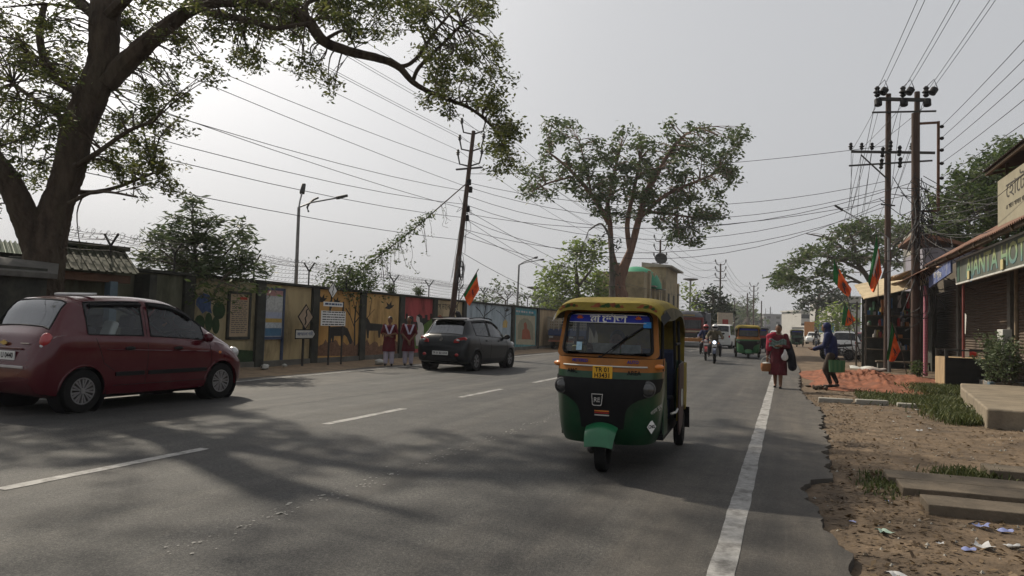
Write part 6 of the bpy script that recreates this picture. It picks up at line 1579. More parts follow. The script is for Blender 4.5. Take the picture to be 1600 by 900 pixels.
# fascia board of the far shop: blue with worn lettering
fb = thing('signboard', 'small blue tilted shop fascia with worn white lettering, far end of the hotel sign', 'sign', (4.35, 25.5, 3.26))
MB().obox((0, 0, 0), (.05, 3.4, .36), Matrix.Rotation(R(-4), 3, 'X')).build('board', mat('fascia_blue', (.06, .085, .20), .8, var=.3, scale=6, stain=(.25, .25, .26), sfac=.6, sscale=3), fb)
text('চা স্টল', .26, MATS['dull_white'], fb, frame((-.03, .2, .0), (0, -1, -.07), (0, 0, 1)), .002, sx=1.5)
# the hotel signboard
def gradmat():
    m, nt, n, l, b = _tree('letter_gradient')
    tc = n.new('ShaderNodeTexCoord'); sp = n.new('ShaderNodeSeparateXYZ'); l.new(tc.outputs['Object'], sp.inputs[0])
    mr_ = n.new('ShaderNodeMapRange'); mr_.inputs['From Min'].default_value = -.32; mr_.inputs['From Max'].default_value = .3; l.new(sp.outputs['Z'], mr_.inputs['Value'])
    cr = n.new('ShaderNodeValToRGB'); cr.color_ramp.elements[0].color = (.04, .10, .17, 1); cr.color_ramp.elements[1].color = (.32, .28, .08, 1); e = cr.color_ramp.elements.new(.45); e.color = (.12, .22, .13, 1)
    l.new(mr_.outputs[0], cr.inputs[0]); l.new(cr.outputs[0], b.inputs['Base Color']); b.inputs['Roughness'].default_value = .7
    MATS['letter_gradient'] = m; return m
gradmat()
sg = thing('signboard', 'long painted hotel signboard with yellow to blue letters under the tin eave', 'sign', (4.47, 19.5, 3.205))
MB().box(0, .05, -4.6, 4.26, -.31, .31).build('board', mat('sign_olive', (.070, .080, .065), .8, var=.3, scale=2, stain=(.16, .15, .12), sfac=.6, sscale=1.6, stretch=(1, 1, .4)), sg)
q = MB()
for z in (-.33, .33): q.box(-.02, .06, -4.6, 4.28, z - .02, z + .02)
for y in (-4.6, 4.26): q.box(-.02, .06, y - .02, y + .02, -.31, .31)
q.build('frame', MATS['dull_white'], sg)
MB().box(-.012, -.004, 3.86, 4.18, -.27, .27).build('end_panel', mat('sign_green', (.035, .07, .05), .8), sg)
text('AJANTA HOTEL', .66, MATS['letter_gradient'], sg, frame((-.006, .05, -.02), (0, -1, 0), (0, 0, 1)), .003, sx=1.30, bold=.012)
for y in (2.65, -.55): MB().box(-.05, -.02, y - .10, y + .10, -.30, -.08).build('bulb_plate', mat('plate_cream', (.42, .36, .18), .6), sg)
tx_ = MB(); tx_.tube([(4.6, 23.6, .3), (4.6, 23.6, 2.9)], .035, 8)
tag(tx_.build('sign_post', mat('post_red', (.20, .055, .045), .7), sharp=0), 'thin red post under the far end of the hotel signboard', 'post')
wp_ = MB(); wp_.tube([(4.55, 29.2, 0), (4.58, 29.4, 3.15)], .07, 10)
tag(wp_.build('wrapped_post', stripemat('post_pink', (.40, .09, .16), (.42, .20, .22), 2, 6)), 'pink printed cloth wrapped post between the pole and the shutter', 'post')
# board for the eating house on the roof
hb = thing('signboard', 'cream board with big dark Bengali lettering standing on the tin roof', 'sign', (4.8, 20.9, 4.05))
MB().box(0, .06, -5.5, .0, 0, 1.16).build('board', mat('board_cream', (.24, .22, .16), .85, var=.15, scale=2, stain=(.22, .19, .13), sfac=.5, sscale=1.2), hb)
text('েহােটল', .50, mat('letter_dark', (.045, .04, .035), .8), hb, frame((-.004, -1.75, .77), (0, -1, 0), (0, 0, 1)), .002, sx=1.45)
text('এ খােন খাবার পাওয়া যায়', .16, MATS['letter_dark'], hb, frame((-.004, -1.8, .40), (0, -1, 0), (0, 0, 1)), .002, sx=1.3)
q = MB()
for y in (-.3, -2.5, -5): q.bar((.12, y, -.8), (.12, y, 1.7), .06)
q.build('struts', plank_m, hb)
ur = thing('upper_roof', 'dark sheet roof over the Bengali board at the top right edge', 'roof')
q = MB(); q.grid(lambda u, v: Vector((4.55 + 2.3 * v, 21.3 - 6 * u, 5.52 + .45 * v + .02 * math.sin(u * 250))), 160, 2); q.build('corrugated_sheet', mat('tin_dark', (.055, .040, .034), .8, .1, var=.35, scale=3), ur, recalc=False)
q = MB(); q.bar((4.65, 21.3, 5.47), (4.65, 15.6, 5.47), .06)
for y in (21.2, 18.5, 16): q.bar((4.65, y, 5.45), (6.6, y, 5.85), .06); q.bar((6.4, y, 3.6), (6.4, y, 6.0), .1)
q.build('rafters', plank_m, ur); MB().box(5.6, 5.75, 16, 20.6, 4.5, 6.0).build('back_wall', mat('wall_umber', (.07, .055, .045), .9), ur)
# shop post with base blocks, platform, steps
sp_ = MB(); sp_.tube([(5.55, 22.4, .75), (5.55, 22.4, 3.5)], .05, 8)
tag(sp_.build('shop_post', mat('post_tan', (.24, .18, .12), .8, var=.3)), 'tan roof post on a blue block at the right edge', 'post')
st_ = thing('steps', 'low brick steps with worn blue paint beside the concrete platform', 'steps', (5.3, 22.3, 0))
blu = mat('block_blue', (.19, .16, .13), .9, var=.3, scale=4, stain=(.07, .14, .20), sfac=.9, sscale=3)
for k, (x0, x1, y0, y1, z0, z1) in enumerate(((-.5, 1.5, -.6, .5, 0, .30), (-.15, 1.5, -.2, .8, .30, .48), (.08, .42, -.1, .25, .48, .80))): MB().box(x0, x1, y0, y1, z0, z1).build('step', blu, st_, bevel=.02)
pf = thing('platform', 'cracked concrete platform jutting from the shop front at the right edge', 'platform', (0, 0, 0))
q = MB(); q.prism([(2.96, 13.55), (3.3, 16.2), (3.62, 18.8), (3.95, 20.6), (7.5, 20.9), (7.5, 13.2), (5, 13.35)], lambda a, b, d: (a, b, -.1 + d), .39); q.build('slab', mat('slab_top', (.20, .165, .12), .9, var=.25, scale=2.5, bump=.5, bscale=25, stain=(.10, .085, .065), sfac=.6, sscale=1.5), pf, bevel=.03)
q = MB(); q.prism([(3.4, 13.0), (7.5, 12.7), (7.5, 13.15), (3.4, 13.48)], lambda a, b, d: (a, b, -.1 + d), .12); q.build('lower_step', MATS['concrete'], pf, bevel=.02)
# wooden counter
co = thing('counter', 'plywood counter with dark front and raised top frame before the shutters', 'counter', (4.02, 22.9, 0), R(-2))
ply = mat('plywood', (.30, .215, .12), .85, var=.25, scale=3, stretch=(1, 1, .4), stain=(.15, .11, .07), sfac=.6, sscale=2)
MB().box(0, 1.5, .015, 1.7, .06, .82).build('cabinet', ply, co, bevel=.01); MB().box(.02, 1.52, 0, .013, .04, .84).build('front_sheet', mat('sheet_shaded', (.020, .019, .018), .7, .2, var=.4, scale=4), co)  # dark front sheet: the shade on this face is put into its colour
MB().box(.01, 1.49, .05, 1.69, .824, .835).build('top_board', ply, co)
q = MB()
for x in (.05, 1.47):
    for y_ in (-.02, 1.6): MB().box(x - .04, x + .04, y_, y_ + .08, .836, 1.02).build('rail_post', MATS['steel_dark'], co)

for y_ in (-.025, 1.6): MB().box(.0, 1.52, y_, y_ + .09, 1.022, 1.06).build('rail', MATS['steel_dark'], co)
rb = thing('packet', 'red and white packet lying on the counter', 'packet', (4.85, 24.2, .85)); MB().box(-.12, .0, -.06, .06, 0, .22).build('white_half', MATS['white'], rb); remesh('red_half', [((.05, 0, .08), .08, (.16, 0, .07), .07)], .02, mat('packet_red', (.45, .05, .04), .6), rb)
ck = thing('cupboard', 'pale meter box on the shop wall at the right edge', 'box', (5.0, 21.6, 1.0)); MB().box(0, .2, -.25, .25, 0, .62).build('case', MATS['dull_white'], ck, bevel=.01); MB().lathe([(.12, 0), (.12, .02), (.1, .03)], (-.005, 0, .28), (-1, 0, 0), 18).build('dial', MATS['steel_dark'], ck)
pbn = thing('poster', 'torn pale poster hanging by the red sign post', 'poster', (4.75, 24.0, 2.0)); q = MB(); q.grid(lambda u, v: Vector((.02 * math.sin(u * 4), .35 * u + .1 * v, -.55 * v + .12 * u)), 4, 4); q.build('sheet', MATS['dull_white'], pbn)
# plants in front of the shutters
def bush(name, label, c, rad, n_, lm, leaf, seed, cat='plant'):
    t = thing(name, label, cat, c); rg = random.Random(seed); q = MB(); P = []
    for k in range(n_):
        a = rg.uniform(0, 6.28); r_ = rg.uniform(.1, 1) * rad[0]; tip = Vector((r_ * math.cos(a), r_ * math.sin(a) * rad[1] / rad[0], rad[2] * rg.uniform(.5, 1.05)))
        pts, rs = smooth([Vector((tip.x * .2, tip.y * .2, -.05)), Vector((tip.x * .5, tip.y * .5, tip.z * .6)), tip], [.009, .007, .004], 3); q.tube(pts, rs, 4, cap=False)
        for p in pts[2:]:
            for _ in range(7): P.append(p + Vector((rg.gauss(0, .07), rg.gauss(0, .07), rg.gauss(0, .05))))
    q.build('stems', MATS['bark_grey'], t, sharp=0, recalc=False); leafmesh('foliage', np.array([list(p) for p in P]), leaf, lm, t, .1, .4, seed); return t
bush('shrub', 'tall leafy shrub between the counter and the second shutter', (5.0, 21.9, .1), (.55, .7, 1.35), 46, MATS['leaf_shrub'], .11, 61)
bush('shrub', 'lower leafy shrub right of the counter by the meter box', (5.0, 20.9, .25), (.45, .5, 1.0), 34, MATS['leaf_shrub'], .10, 62)
bush('weed', 'small weed at the foot of the near utility pole', (4.05, 27.4, 0), (.3, .3, .5), 14, MATS['leaf_mid'], .09, 63)
# stalls beyond the pole: tarpaulin roof on bamboo, shelves, benches
tp = thing('market_stall', 'open stall with tan sheet awning and crowded shelves behind the utility poles', 'stall', (0, 0, 0))
aw = mat('awning_tan', (.42, .34, .22), .85, var=.2, scale=2, stain=(.20, .16, .11), sfac=.5, sscale=1.3)
q = MB(); q.grid(lambda u, v: Vector((2.85 + 2.3 * u, 32.2 + 4.6 * v, 2.80 + .68 * u + .85 * v + .03 * math.sin(v * 30) - .06 * math.sin(u * 3.1))), 8, 60); q.grid(lambda u, v: Vector((2.85 + 2.3 * u, 32.2 + 4.6 * v, 2.77 + .68 * u + .85 * v + .03 * math.sin(v * 30) - .06 * math.sin(u * 3.1))), 8, 60); q.build('awning', aw, tp)
q = MB(); q.grid(lambda u, v: Vector((3.9 + 1.6 * u, 31.4 + 3.4 * v, 3.62 + .5 * u + .09 * math.sin(u * 5 + v * 3) + .03 * math.sin(v * 21))), 10, 24); q.build('patched_sheet', mat('awning_brown', (.26, .18, .12), .9, var=.3, scale=3), tp)
for i, (x, y, zt) in enumerate(((2.95, 32.4, 2.85), (3.7, 32.5, 3.0), (4.9, 32.5, 3.4), (2.95, 36.5, 2.85), (4.0, 36.6, 3.1))): q = MB(); q.tube([(x, y, -.05), (x + .02, y, zt)], .04, 6); q.build('post', MATS['bark_grey'], tp)
MB().box(3.1, 5.4, 35.7, 35.8, -.05, 3.3).build('back_wall', MATS['wall_dark'], tp)  # added dark wall, stands in for the dim inside of the stall
MB().box(5.3, 5.4, 32.6, 35.7, -.05, 3.3).build('side_wall', MATS['wall_dark'], tp)
for z in (.75, 1.25, 1.75, 2.2): MB().box(3.2, 5.0, 35.0, 35.6, z, z + .035).build('shelf', plank_m, tp)
rg6 = random.Random(5)
colz = [(.30, .05, .05), (.35, .33, .30), (.05, .12, .25), (.30, .22, .06), (.06, .15, .08), (.38, .36, .34), (.20, .20, .22), (.33, .14, .05)]
for k in range(46):
    z = rg6.choice((.79, 1.29, 1.79, 2.24)); x = rg6.uniform(3.25, 4.9); w_, h_ = rg6.uniform(.06, .16), rg6.uniform(.10, .36)
    m_ = mat('goods%d' % (k % 8), colz[k % 8], .6, var=.25, scale=25)
    if k % 3: o = MB().box(x - w_ / 2, x + w_ / 2, 35.02, 35.3, z, z + h_).build('packet', m_, None, bevel=.008)
    else: o = MB().lathe([(w_ * .5, 0), (w_ * .5, h_ * .8), (w_ * .3, h_ * .9), (w_ * .32, h_), (.001, h_)], (x, 35.15, z), n=12).build('jar', m_)
    tag(o, 'small jar among the goods on the stall shelves' if not k % 3 else 'small packet among the goods on the stall shelves', 'goods', 'goods on the stall shelves')
for k in range(7):
    x = 2.95 + .3 * k; q = MB(); L = rg6.uniform(.3, .6); q.grid(lambda u, v: Vector((.11 * (u - .5) * (1 + .2 * math.sin(v * 9)), .03 * math.sin(u * 7 + k), -L * v)), 4, 8)
    tag(q.build('hanging_packets', mat('goods%d' % ((k * 3 + 1) % 8), colz[0]), loc=(x, 32.5, 2.62 + .28 * .3 * k)), 'strip of small packets hanging from the stall awning', 'goods', 'packet strips on the stall awning')
bn = thing('bench', 'low dark plank bench on stones in front of the stall', 'bench', (3.4, 33.2, 0)); MB().box(0, 1.9, -.2, .2, .30, .36).build('seat', plank_m, bn, bevel=.01)
for x in (.2, 1.6): MB().box(x - .14, x + .14, -.16, .16, -.05, .298).build('leg', MATS['concrete_dark'], bn, bevel=.02)
pwall = thing('house', 'lilac-grey walled house behind the tin roof', 'house'); MB().box(5.5, 9, 36, 41, -.1, 5.2).build('wall', mat('lilac', (.20, .19, .22), .9, var=.12, scale=2), pwall); q = MB(); q.prism([(5.2, 5.75), (9.2, 4.6), (9.2, 4.75), (5.2, 5.9)], lambda a, b, d: (a, 35.7 + d, b), 5.5); q.build('roof', tin, pwall)
MB().box(6.3, 7.1, 35.97, 35.995, 3.6, 4.3).build('window', MATS['black'], pwall)
tw = thing('house', 'pale concrete tower with a round vent behind the utility poles', 'house'); MB().box(6.2, 7.3, 44, 47, -.1, 6.9).build('wall', MATS['concrete'], tw); MB().lathe([(.2, 0), (.2, .03), (.14, .03), (.14, 0)], (6.7, 43.99, 6.3), (0, -1, 0), 18).build('vent', MATS['concrete_dark'], tw)
# slabs laid over the drain in the foreground
slabm = mat('slab_foot', (.12, .096, .070), .92, var=.25, scale=4, bump=.5, bscale=30, stain=(.09, .075, .055), sfac=.55, sscale=3)
for i, (x0, x1, y0, y1, z, rz, lab) in enumerate(((.93, 3.6, 7.98, 8.42, .02, -.5, 'farthest of the three long concrete slabs lying over the drain'), (.99, 3.6, 7.48, 7.93, .025, .4, 'middle one of the three long concrete slabs lying over the drain'), (1.08, 3.6, 6.78, 7.20, .035, .3, 'nearest long concrete slab lying over the drain, front edge in shadow'), (1.92, 3.8, 8.68, 9.1, .06, -1, 'short raised slab at the right edge behind the three long slabs'))):
    q = MB(); L = x1 - x0; n_ = 14
    pts = [(L * k / n_, (rr.uniform(-.012, .012))) for k in range(n_ + 1)] + [(L * k / n_, y1 - y0 + rr.uniform(-.012, .012)) for k in range(n_, -1, -1)]
    q.prism(pts, lambda a, b, d: (a, b, d), .11 if i != 2 else .16)
    tag(q.build('concrete_slab', slabm, loc=(x0, y0, z - (.11 if i != 2 else .16) + .02), bevel=.008), lab, 'slab', 'slabs over the drain').rotation_euler.z = R(rz)
# plastic sheet lying by the stall
q = MB(); q.grid(lambda u, v: Vector((2.3 + .9 * u, 31.0 + .7 * v, .10 + .10 * abs(math.sin(u * 5 + v * 2)) * math.sin(v * 3.1))), 10, 8); tag(q.build('plastic_sheet', MATS['dull_white']), 'crumpled pale plastic sheet on the red earth before the bench', 'sheet')
q = MB(); q.ell((3.1, 30.6, .1), (.45, .3, .09), 14, 8); q.v = [(x + .03 * math.sin(9 * y), y, z + .03 * math.sin(13 * x)) for x, y, z in q.v]; tag(q.build('sack', mat('sack_pale', (.34, .30, .27), .9, var=.2)), 'flat pale sack lying beside the bench', 'sack')

# ================================================================== POLES, LAMPS AND WIRES
def insul(q, p, k=1.0):
    p = Vector(p); q.lathe([(.02 * k, -.06 * k), (.05 * k, -.03 * k), (.03 * k, 0), (.065 * k, .02 * k), (.03 * k, .06 * k), (.045 * k, .09 * k), (.02 * k, .12 * k)], p, n=8)
pole_m = mat('pole_rust', (.070, .044, .034), .85, var=.35, scale=3, stretch=(1, 1, .3), stain=(.03, .025, .022), sfac=.6)
pB = thing('utility_pole', 'stout rusty pole with side rack and cable tangle beside the pink post', 'pole', (4.08, 28.1, 0))
MB().tube([(0, 0, -.2), (-.01, 0, 4.5), (-.04, -.05, 8.95)], [.15, .135, .12], 12).build('shaft', pole_m, pB)
q = MB(); q.bar((-.05, 0, 8.6), (.66, 0, 8.6), .07); q.bar((.66, 0, 8.64), (.66, 0, 5.6), .08); q.bar((0, 0, 5.6), (.66, 0, 5.6), .07); q.build('rack', MATS['rust'], pB)
q = MB()
for z in (8.45, 8.05, 7.65, 7.2, 6.7): q.ell((.76, -.02, z), (.07, .07, .06), 10, 6)
q.build('rack_insulators', MATS['black'], pB)
H1, H2 = Vector((3.67, 32, 0)), Vector((4.67, 32, 0))
hp = thing('utility_pole', 'tall twin-pole frame with three drum insulators on its top crossarm', 'pole', (3.67, 32, 0))
for dx in (0, 1.0): MB().tube([(dx, 0, -.2), (dx, 0, 10.85)], [.13, .10], 10).build('shaft', pole_m, hp)
def arm(a, b, y, w_=.09): return MB().bar((a.x - 3.67, y, a.z), (b.x - 3.67, y, b.z), w_).build('crossarm', MATS['steel_dark'], hp)
arm(atY(1372, 156, 32), atY(1452, 158, 32), -.12, .12); arm(atY(1362, 177, 32), atY(1462, 175, 32), -.12, .06); arm(atY(1330, 238, 32), atY(1460, 240, 32), -.12, .09); arm(atY(1326, 260, 32), atY(1456, 252, 32), -.12, .06)
MB().bar((atY(1345, 243, 32).x - 3.67, -.1, atY(1345, 243, 32).z), (0, -.1, atY(1383, 282, 32).z), .05).build('brace', MATS['steel_dark'], hp)
MB().bar((atY(1376, 320, 32).x - 3.67, -.1, atY(1376, 320, 32).z), (atY(1398, 322, 32).x - 3.67, -.1, atY(1398, 322, 32).z), .05).build('brace', MATS['steel_dark'], hp)
for x in (1370, 1410, 1446):
    p = atY(x, 150, 32) - hp.location; q = MB(); insul(q, p + Vector((0, -.15, .05)), 2.4)
    q.lathe([(.08, -.14), (.14, -.12), (.14, .12), (.08, .14)], p + Vector((.03, -.2, -.32)), (0, .3, 1), 14); q.lathe([(.08, -.13), (.14, -.11), (.14, .11), (.08, .13)], p + Vector((.22, -.3, .08)), (.5, .3, .8), 14)
    q.tube([p + Vector((0, -.15, .3)), p + Vector((.25, -.25, .55)), p + Vector((.36, -.3, .2))], .015, 5); q.build('drum_insulator', MATS['black'], hp)
for x in (1329, 1346, 1362, 1424):
    q = MB(); insul(q, atY(x, 234, 32) - hp.location + Vector((0, -.12, .06)), 1.6); q.build('pin_insulator', MATS['black'], hp)
for x, y in ((1378, 240), (1376, 258), (1404, 238), (1405, 256), (1390, 230)):
    q = MB(); q.lathe([(.04, -.22), (.08, -.18), (.05, -.1), (.09, -.02), (.05, .06), (.08, .14), (.04, .22)], atY(x, y, 32) - hp.location + Vector((0, -.25, 0)), (.1, .3, 1), 10); q.build('fuse', MATS['black'], hp)
# tangle of slack cables round the near pole
rt6 = random.Random(8)
q = MB()
for k in range(64):
    z0 = rt6.uniform(3.2, 6.9); a = Vector((rt6.uniform(-.15, .3), -.16, z0)); b = a + Vector((rt6.uniform(-1.3, 1.5), rt6.uniform(-.5, .2), rt6.uniform(-2.2, .3))); m1 = (a + b) / 2 + Vector((rt6.uniform(-.5, .6), rt6.uniform(-.3, .1), -rt6.uniform(.1, .7)))
    pts, rs = smooth([a, m1, b], [.012, .012, .012], 6); q.tube(pts, rs, 4, cap=False)
for k in range(9):
    c = Vector((rt6.uniform(.1, .5), -.2, rt6.uniform(4.2, 5.6))); r_ = rt6.uniform(.15, .3); q.tube([c + Vector((r_ * .6 * math.cos(t_ * .45), .02 * t_ * .1, r_ * 1.5 * math.sin(t_ * .45))) for t_ in range(15)], .011, 4, cap=False)
tag(q.build('cable_tangle', MATS['wire'], pB, sharp=0, recalc=False), kind='stuff')
# leaning pole on the left
LB, LT = Vector((-13.0, 27.7, 0)), atX(740, 205, -12.9)
lp = thing('utility_pole', 'leaning steel pole with three pairs of angled insulator arms, left of the road', 'pole', LB)
dl = (LT - LB); MB().tube([Vector((0, 0, -.1)), dl * .5, dl], [.13, .11, .085], 10).build('shaft', pole_m, lp)
def side_arm(z_fr, sgn, L=.62, up=.42):
    a = dl * z_fr; b = a + Vector((sgn * L * .75, 0, .12)); c = b + Vector((sgn * .10, 0, up)); q = MB()
    q.tube([a, b, c], .035, 6); insul(q, c + Vector((0, 0, .05)), 1.5); q.build('insulator_arm', MATS['steel_dark'], lp); return LB + c + Vector((0, 0, .2))
tips = [side_arm(z_, s_) for z_ in (.985, .905, .835) for s_ in (-1, 1)]
MB().bar(dl * .825 + Vector((-.62, 0, -.02)), dl * .825 + Vector((.62, 0, .02)), .07).build('crossarm', MATS['steel_dark'], lp)
for z_ in (.76, .73, .64, .60): q = MB(); q.obox(dl * z_ + Vector((.1, rr.uniform(-.15, .2), 0)), (.16, .14, .26)); q.build('clamp', MATS['black'], lp, bevel=.02)
q = MB(); q.lathe([(.16, -.1), (.24, 0), (.16, .1)], dl * .17 + Vector((.2, .25, .0)), (.6, .2, .3), 12); q.build('junction_box', MATS['black'], lp); q = MB(); q.obox(dl * .17 + Vector((.2, .55, -.25)), (.05, .34, .34), Matrix.Rotation(R(45), 3, 'X')); q.build('junction_lid', MATS['black'], lp)
q = MB()
for k in range(16):
    c = dl * rt6.uniform(.3, .42) + Vector((.12, rt6.uniform(-.2, .25), 0)); r_ = rt6.uniform(.2, .42); q.tube([c + Vector((.02 * t_ * .2, r_ * .7 * math.cos(t_ * .4 + k), r_ * 1.2 * math.sin(t_ * .4 + k))) for t_ in range(17)], .011, 4, cap=False)
for k in range(12):
    a = dl * rt6.uniform(.6, .82); b = dl * rt6.uniform(.3, .7) + Vector((0, rt6.uniform(-.7, .9), 0)); m1 = (a + b) / 2 + Vector((0, rt6.uniform(-.8, .8), -.3)); pts, rs = smooth([a, m1, b], [.009] * 3, 6); q.tube(pts, rs, 4, cap=False)
tag(q.build('cable_tangle', MATS['wire'], lp, sharp=0, recalc=False), kind='stuff')
def far_pole(label, x, ytop, Y, hgt, k=1.0):
    p = atY(x, ytop, Y); t = thing('utility_pole', label, 'pole', (p.x, Y, 0), group='poles along the road'); H_ = hgt or p.z
    MB().tube([(0, 0, -.2), (0, 0, H_)], [.12 * k, .09 * k], 8).build('shaft', pole_m, t)
    for i, z in enumerate((H_ - .1, H_ - 1.0, H_ - 1.9)):
        for s_ in (-1, 1):
            q = MB(); c = Vector((s_ * .62 * k, 0, z + .45)); q.tube([(0, 0, z - .1), (s_ * .45 * k, 0, z), c], .045 * k, 5); insul(q, c, 1.7 * k); q.build('insulator_arm', MATS['steel_dark'], t)
    MB().bar((-.8 * k, 0, H_ - 2.3), (.8 * k, 0, H_ - 2.3), .07 * k).build('crossarm', MATS['steel_dark'], t)
    return Vector((p.x, Y, H_))
fp2 = far_pole('second pole along the left, right of the tall spreading tree', 1032, 375, 74, None); fp3 = far_pole('third pole along the left, above the dark evergreen', 1126, 412, 103, None, 1.1); fp4 = far_pole('fourth pole along the left, above the faded autorickshaw', 1178, 446, 146, None, 1.2)
for i, (x, y, Y) in enumerate(((1190, 470, 185), (1168, 458, 165), (1148, 470, 175))): p = atY(x, y, Y); tag(MB().tube([(0, 0, 0), (0, 0, p.z)], .15, 6).build('utility_pole', pole_m, loc=(p.x, Y, 0)), ('thin bare pole just right of the fourth pole', 'thin bare pole just left of the fourth pole', 'thin bare pole above the white minivan')[i], 'pole', 'bare far poles')
# lamp posts
def lamp_post(label, base, top, tips_, k=1.0):
    base = Vector(base); t = thing('street_lamp', label, 'street lamp', base, group='street lamps')
    MB().tube([(0, 0, -.1), Vector(top) - base], [.075 * k, .05 * k], 10).build('post', MATS['steel'], t)
    for tp_ in tips_:
        d = Vector(tp_) - base; c = Vector(top) - base
        q = MB(); q.tube([c, c.lerp(d, .3) + Vector((0, 0, .06)), d], .028 * k, 6); q.build('arm', MATS['steel'], t)
        dr = (d - c).normalized(); q = MB(); q.obox(d + dr * .2 * k, (.16 * k, .11 * k, .46 * k), dr.to_track_quat('Z', 'Y').to_matrix(), 0, .8); q.build('lamp_head', MATS['steel_dark'], t, bevel=.02)
L1 = atX(463, 440, -15)
lamp_post('tall double-armed street lamp behind the wall, left of the leaning pole', (-15, L1.y, 0), atX(467, 324, -15), [atX(472, 301, -15.2), atX(528, 309, -14.6)])
q = MB(); pp = [atX(x, y, -15) for x, y in ((482, 331), (480, 324), (483, 318), (490, 312), (497, 309))]; q.tube(pp, .035, 6); tag(q.build('cable_bracket', MATS['black']), 'crooked black cable bracket hanging on the double street lamp arm', 'bracket')
L2 = atX(807, 470, -15)
lamp_post('double-armed street lamp behind the wall over the pale tree', (-15, L2.y, 0), atX(811, 414, -15), [atX(836, 403, -15), atX(846, 406, -15)])
lamp_post('long-armed street lamp bracket reaching over the right flags', (3.72, 31.7, 0), atY(1388, 372, 31.7), [atY(1316, 328, 31.7)], .8)
def mast(label, x, y, D, hw):
    p = atD(x, y, D); t = thing('floodlight_mast', label, 'mast', (p.x, p.y, 0), group='floodlight masts'); MB().tube([(0, 0, 0), (0, 0, p.z)], [.25, .15], 8).build('shaft', MATS['steel'], t)
    q = MB(); q.lathe([(hw * .3, -.2), (hw, 0), (hw, .15), (hw * .3, .2)], (0, 0, p.z), n=10); q.build('lamp_ring', MATS['steel_dark'], t)
mast('floodlight mast beyond the wall near the pale tree', 836, 450, 110, 1.2); mast('floodlight mast right of the beige house', 1079, 437, 120, 1.2)
# ---- wires
WN = {}; WORD = {}
def wire(a, b, sag, label, r_=.010, m_='wire', n_=14, group='overhead wires'):
    a, b = Vector(a), Vector(b); q = MB(); o_ = a; r_ = r_ * .78
    q.tube([a.lerp(b, k / n_) - o_ - Vector((0, 0, sag * 4 * (k / n_) * (1 - k / n_))) for k in range(n_ + 1)], r_, 4, cap=False)
    WN[label] = WN.get(label, -1) + 1; o = q.build('overhead_wire', MATS[m_], loc=o_, sharp=0, recalc=False); tag(o, ORD[WN[label]] + ' ' + label + WORD.get(label, ', counting down'), 'wire', group); return o
LW = 'wire running up left from the insulators of the leaning pole'
for i, p in enumerate(tips): wire(p, (p.x + rr.uniform(-.2, .2) - .3, -16, p.z + .1), .5, LW, .011)
LW2 = 'long low wire passing left from the middle of the leaning pole'
for z_, zb, sag in ((.83, 8.6, .9), (.74, 8.0, .5), (.72, 7.2, 1.2), (.66, 7.0, 1.4), (.60, 6.4, 1.2), (.64, 7.6, .8), (.5, 5.4, .9)): wire(LB + dl * z_, (-14.2, -14, zb), sag, LW2, .012)
LW3 = 'wire strung from the leaning pole to the second pole'
for i, p in enumerate(tips): wire(p, fp2 + Vector(((-.62, .62)[i % 2], 0, .4 - .9 * (i // 2))), 1.0, LW3, .013)
LW4 = 'wire strung between the second and third poles'; LW5 = 'wire strung between the third and fourth poles'
for i in range(6):
    o_ = Vector(((-.62, .62)[i % 2], 0, .4 - .9 * (i // 2))); wire(fp2 + o_, fp3 + o_, 1.3, LW4, .018); wire(fp3 + o_, fp4 + o_, 1.8, LW5, .024)
LW6 = 'service cable crossing the road from the leaning pole to the right-hand poles'
for z_, q_, sag in ((.76, (3.6, 32, 7.4), 1.0), (.74, (3.6, 32, 7.1), 1.3), (.70, (4.0, 28.1, 6.6), 1.5), (.66, (3.6, 32, 6.8), 1.6), (.62, (4.0, 28.1, 6.2), .9), (.60, (3.6, 32, 6.6), 2.0), (.55, (3.6, 32, 6.4), 1.4), (.80, (3.6, 32, 8.8), .3)): wire(LB + dl * z_, q_, sag, LW6, .013)
LW7 = 'cable slanting down from the leaning pole towards the far houses'
for z_, q_ in ((.64, (-12, 95, 5)), (.60, (-13, 80, 4.2)), (.55, (-11, 90, 4.5)), (.45, (-14, 70, 3.8)), (.52, (-6, 140, 7))): wire(LB + dl * z_, q_, 1.2, LW7, .015)
LW8 = 'high wire running towards the camera from the twin-pole top'
for x in (1368, 1376, 1408, 1414, 1446, 1452):
    p = atY(x, 146, 32); wire(p, (p.x + .2, -10, p.z + .2), .6, LW8, .012)
LW9 = 'wire running towards the camera from the near pole rack'
for z in (8.45, 8.05, 7.65, 7.2, 6.7): wire((4.82, 28.05, z), (5.3 + (8.45 - z) * .35, -6, z + .1), .5, LW9, .013)
for z, X2, sg_ in ((6.0, 6.5, .5), (5.7, 7.0, .9), (5.4, 6.4, .8), (5.1, 7.2, .7), (5.0, 6.0, 1.2)): wire((4.2, 28.05, z), (X2, 8, z + .3), sg_, 'slack service cable from the near pole towards the shop roofs', .012)
for z, q_ in ((5.2, (5.0, 22, 4.2)), (4.9, (5.2, 24, 3.9)), (4.6, (5.5, 26, 4.4)), (4.2, (5.0, 30, 3.3)), (5.5, (4.9, 20, 4.6)), (4.8, (4.6, 17, 4.9)), (6.3, (5.6, 18, 4.4))): wire((4.15, 28.0, z), q_, .35, 'short drop cable from the near pole to a shop roof', .011)
LWA = 'wire slanting between the crossarms of the twin poles'
for x0, y0, x1, y1 in ((1372, 160, 1333, 232), (1410, 165, 1346, 232), (1446, 165, 1362, 232), (1372, 175, 1330, 330), (1346, 240, 1318, 350), (1362, 240, 1345, 345), (1333, 240, 1326, 330), (1440, 170, 1390, 330), (1408, 175, 1392, 300)): wire(atY(x0, y0, 31.8), atY(x1, y1, 31.9), .05, LWA, .010)
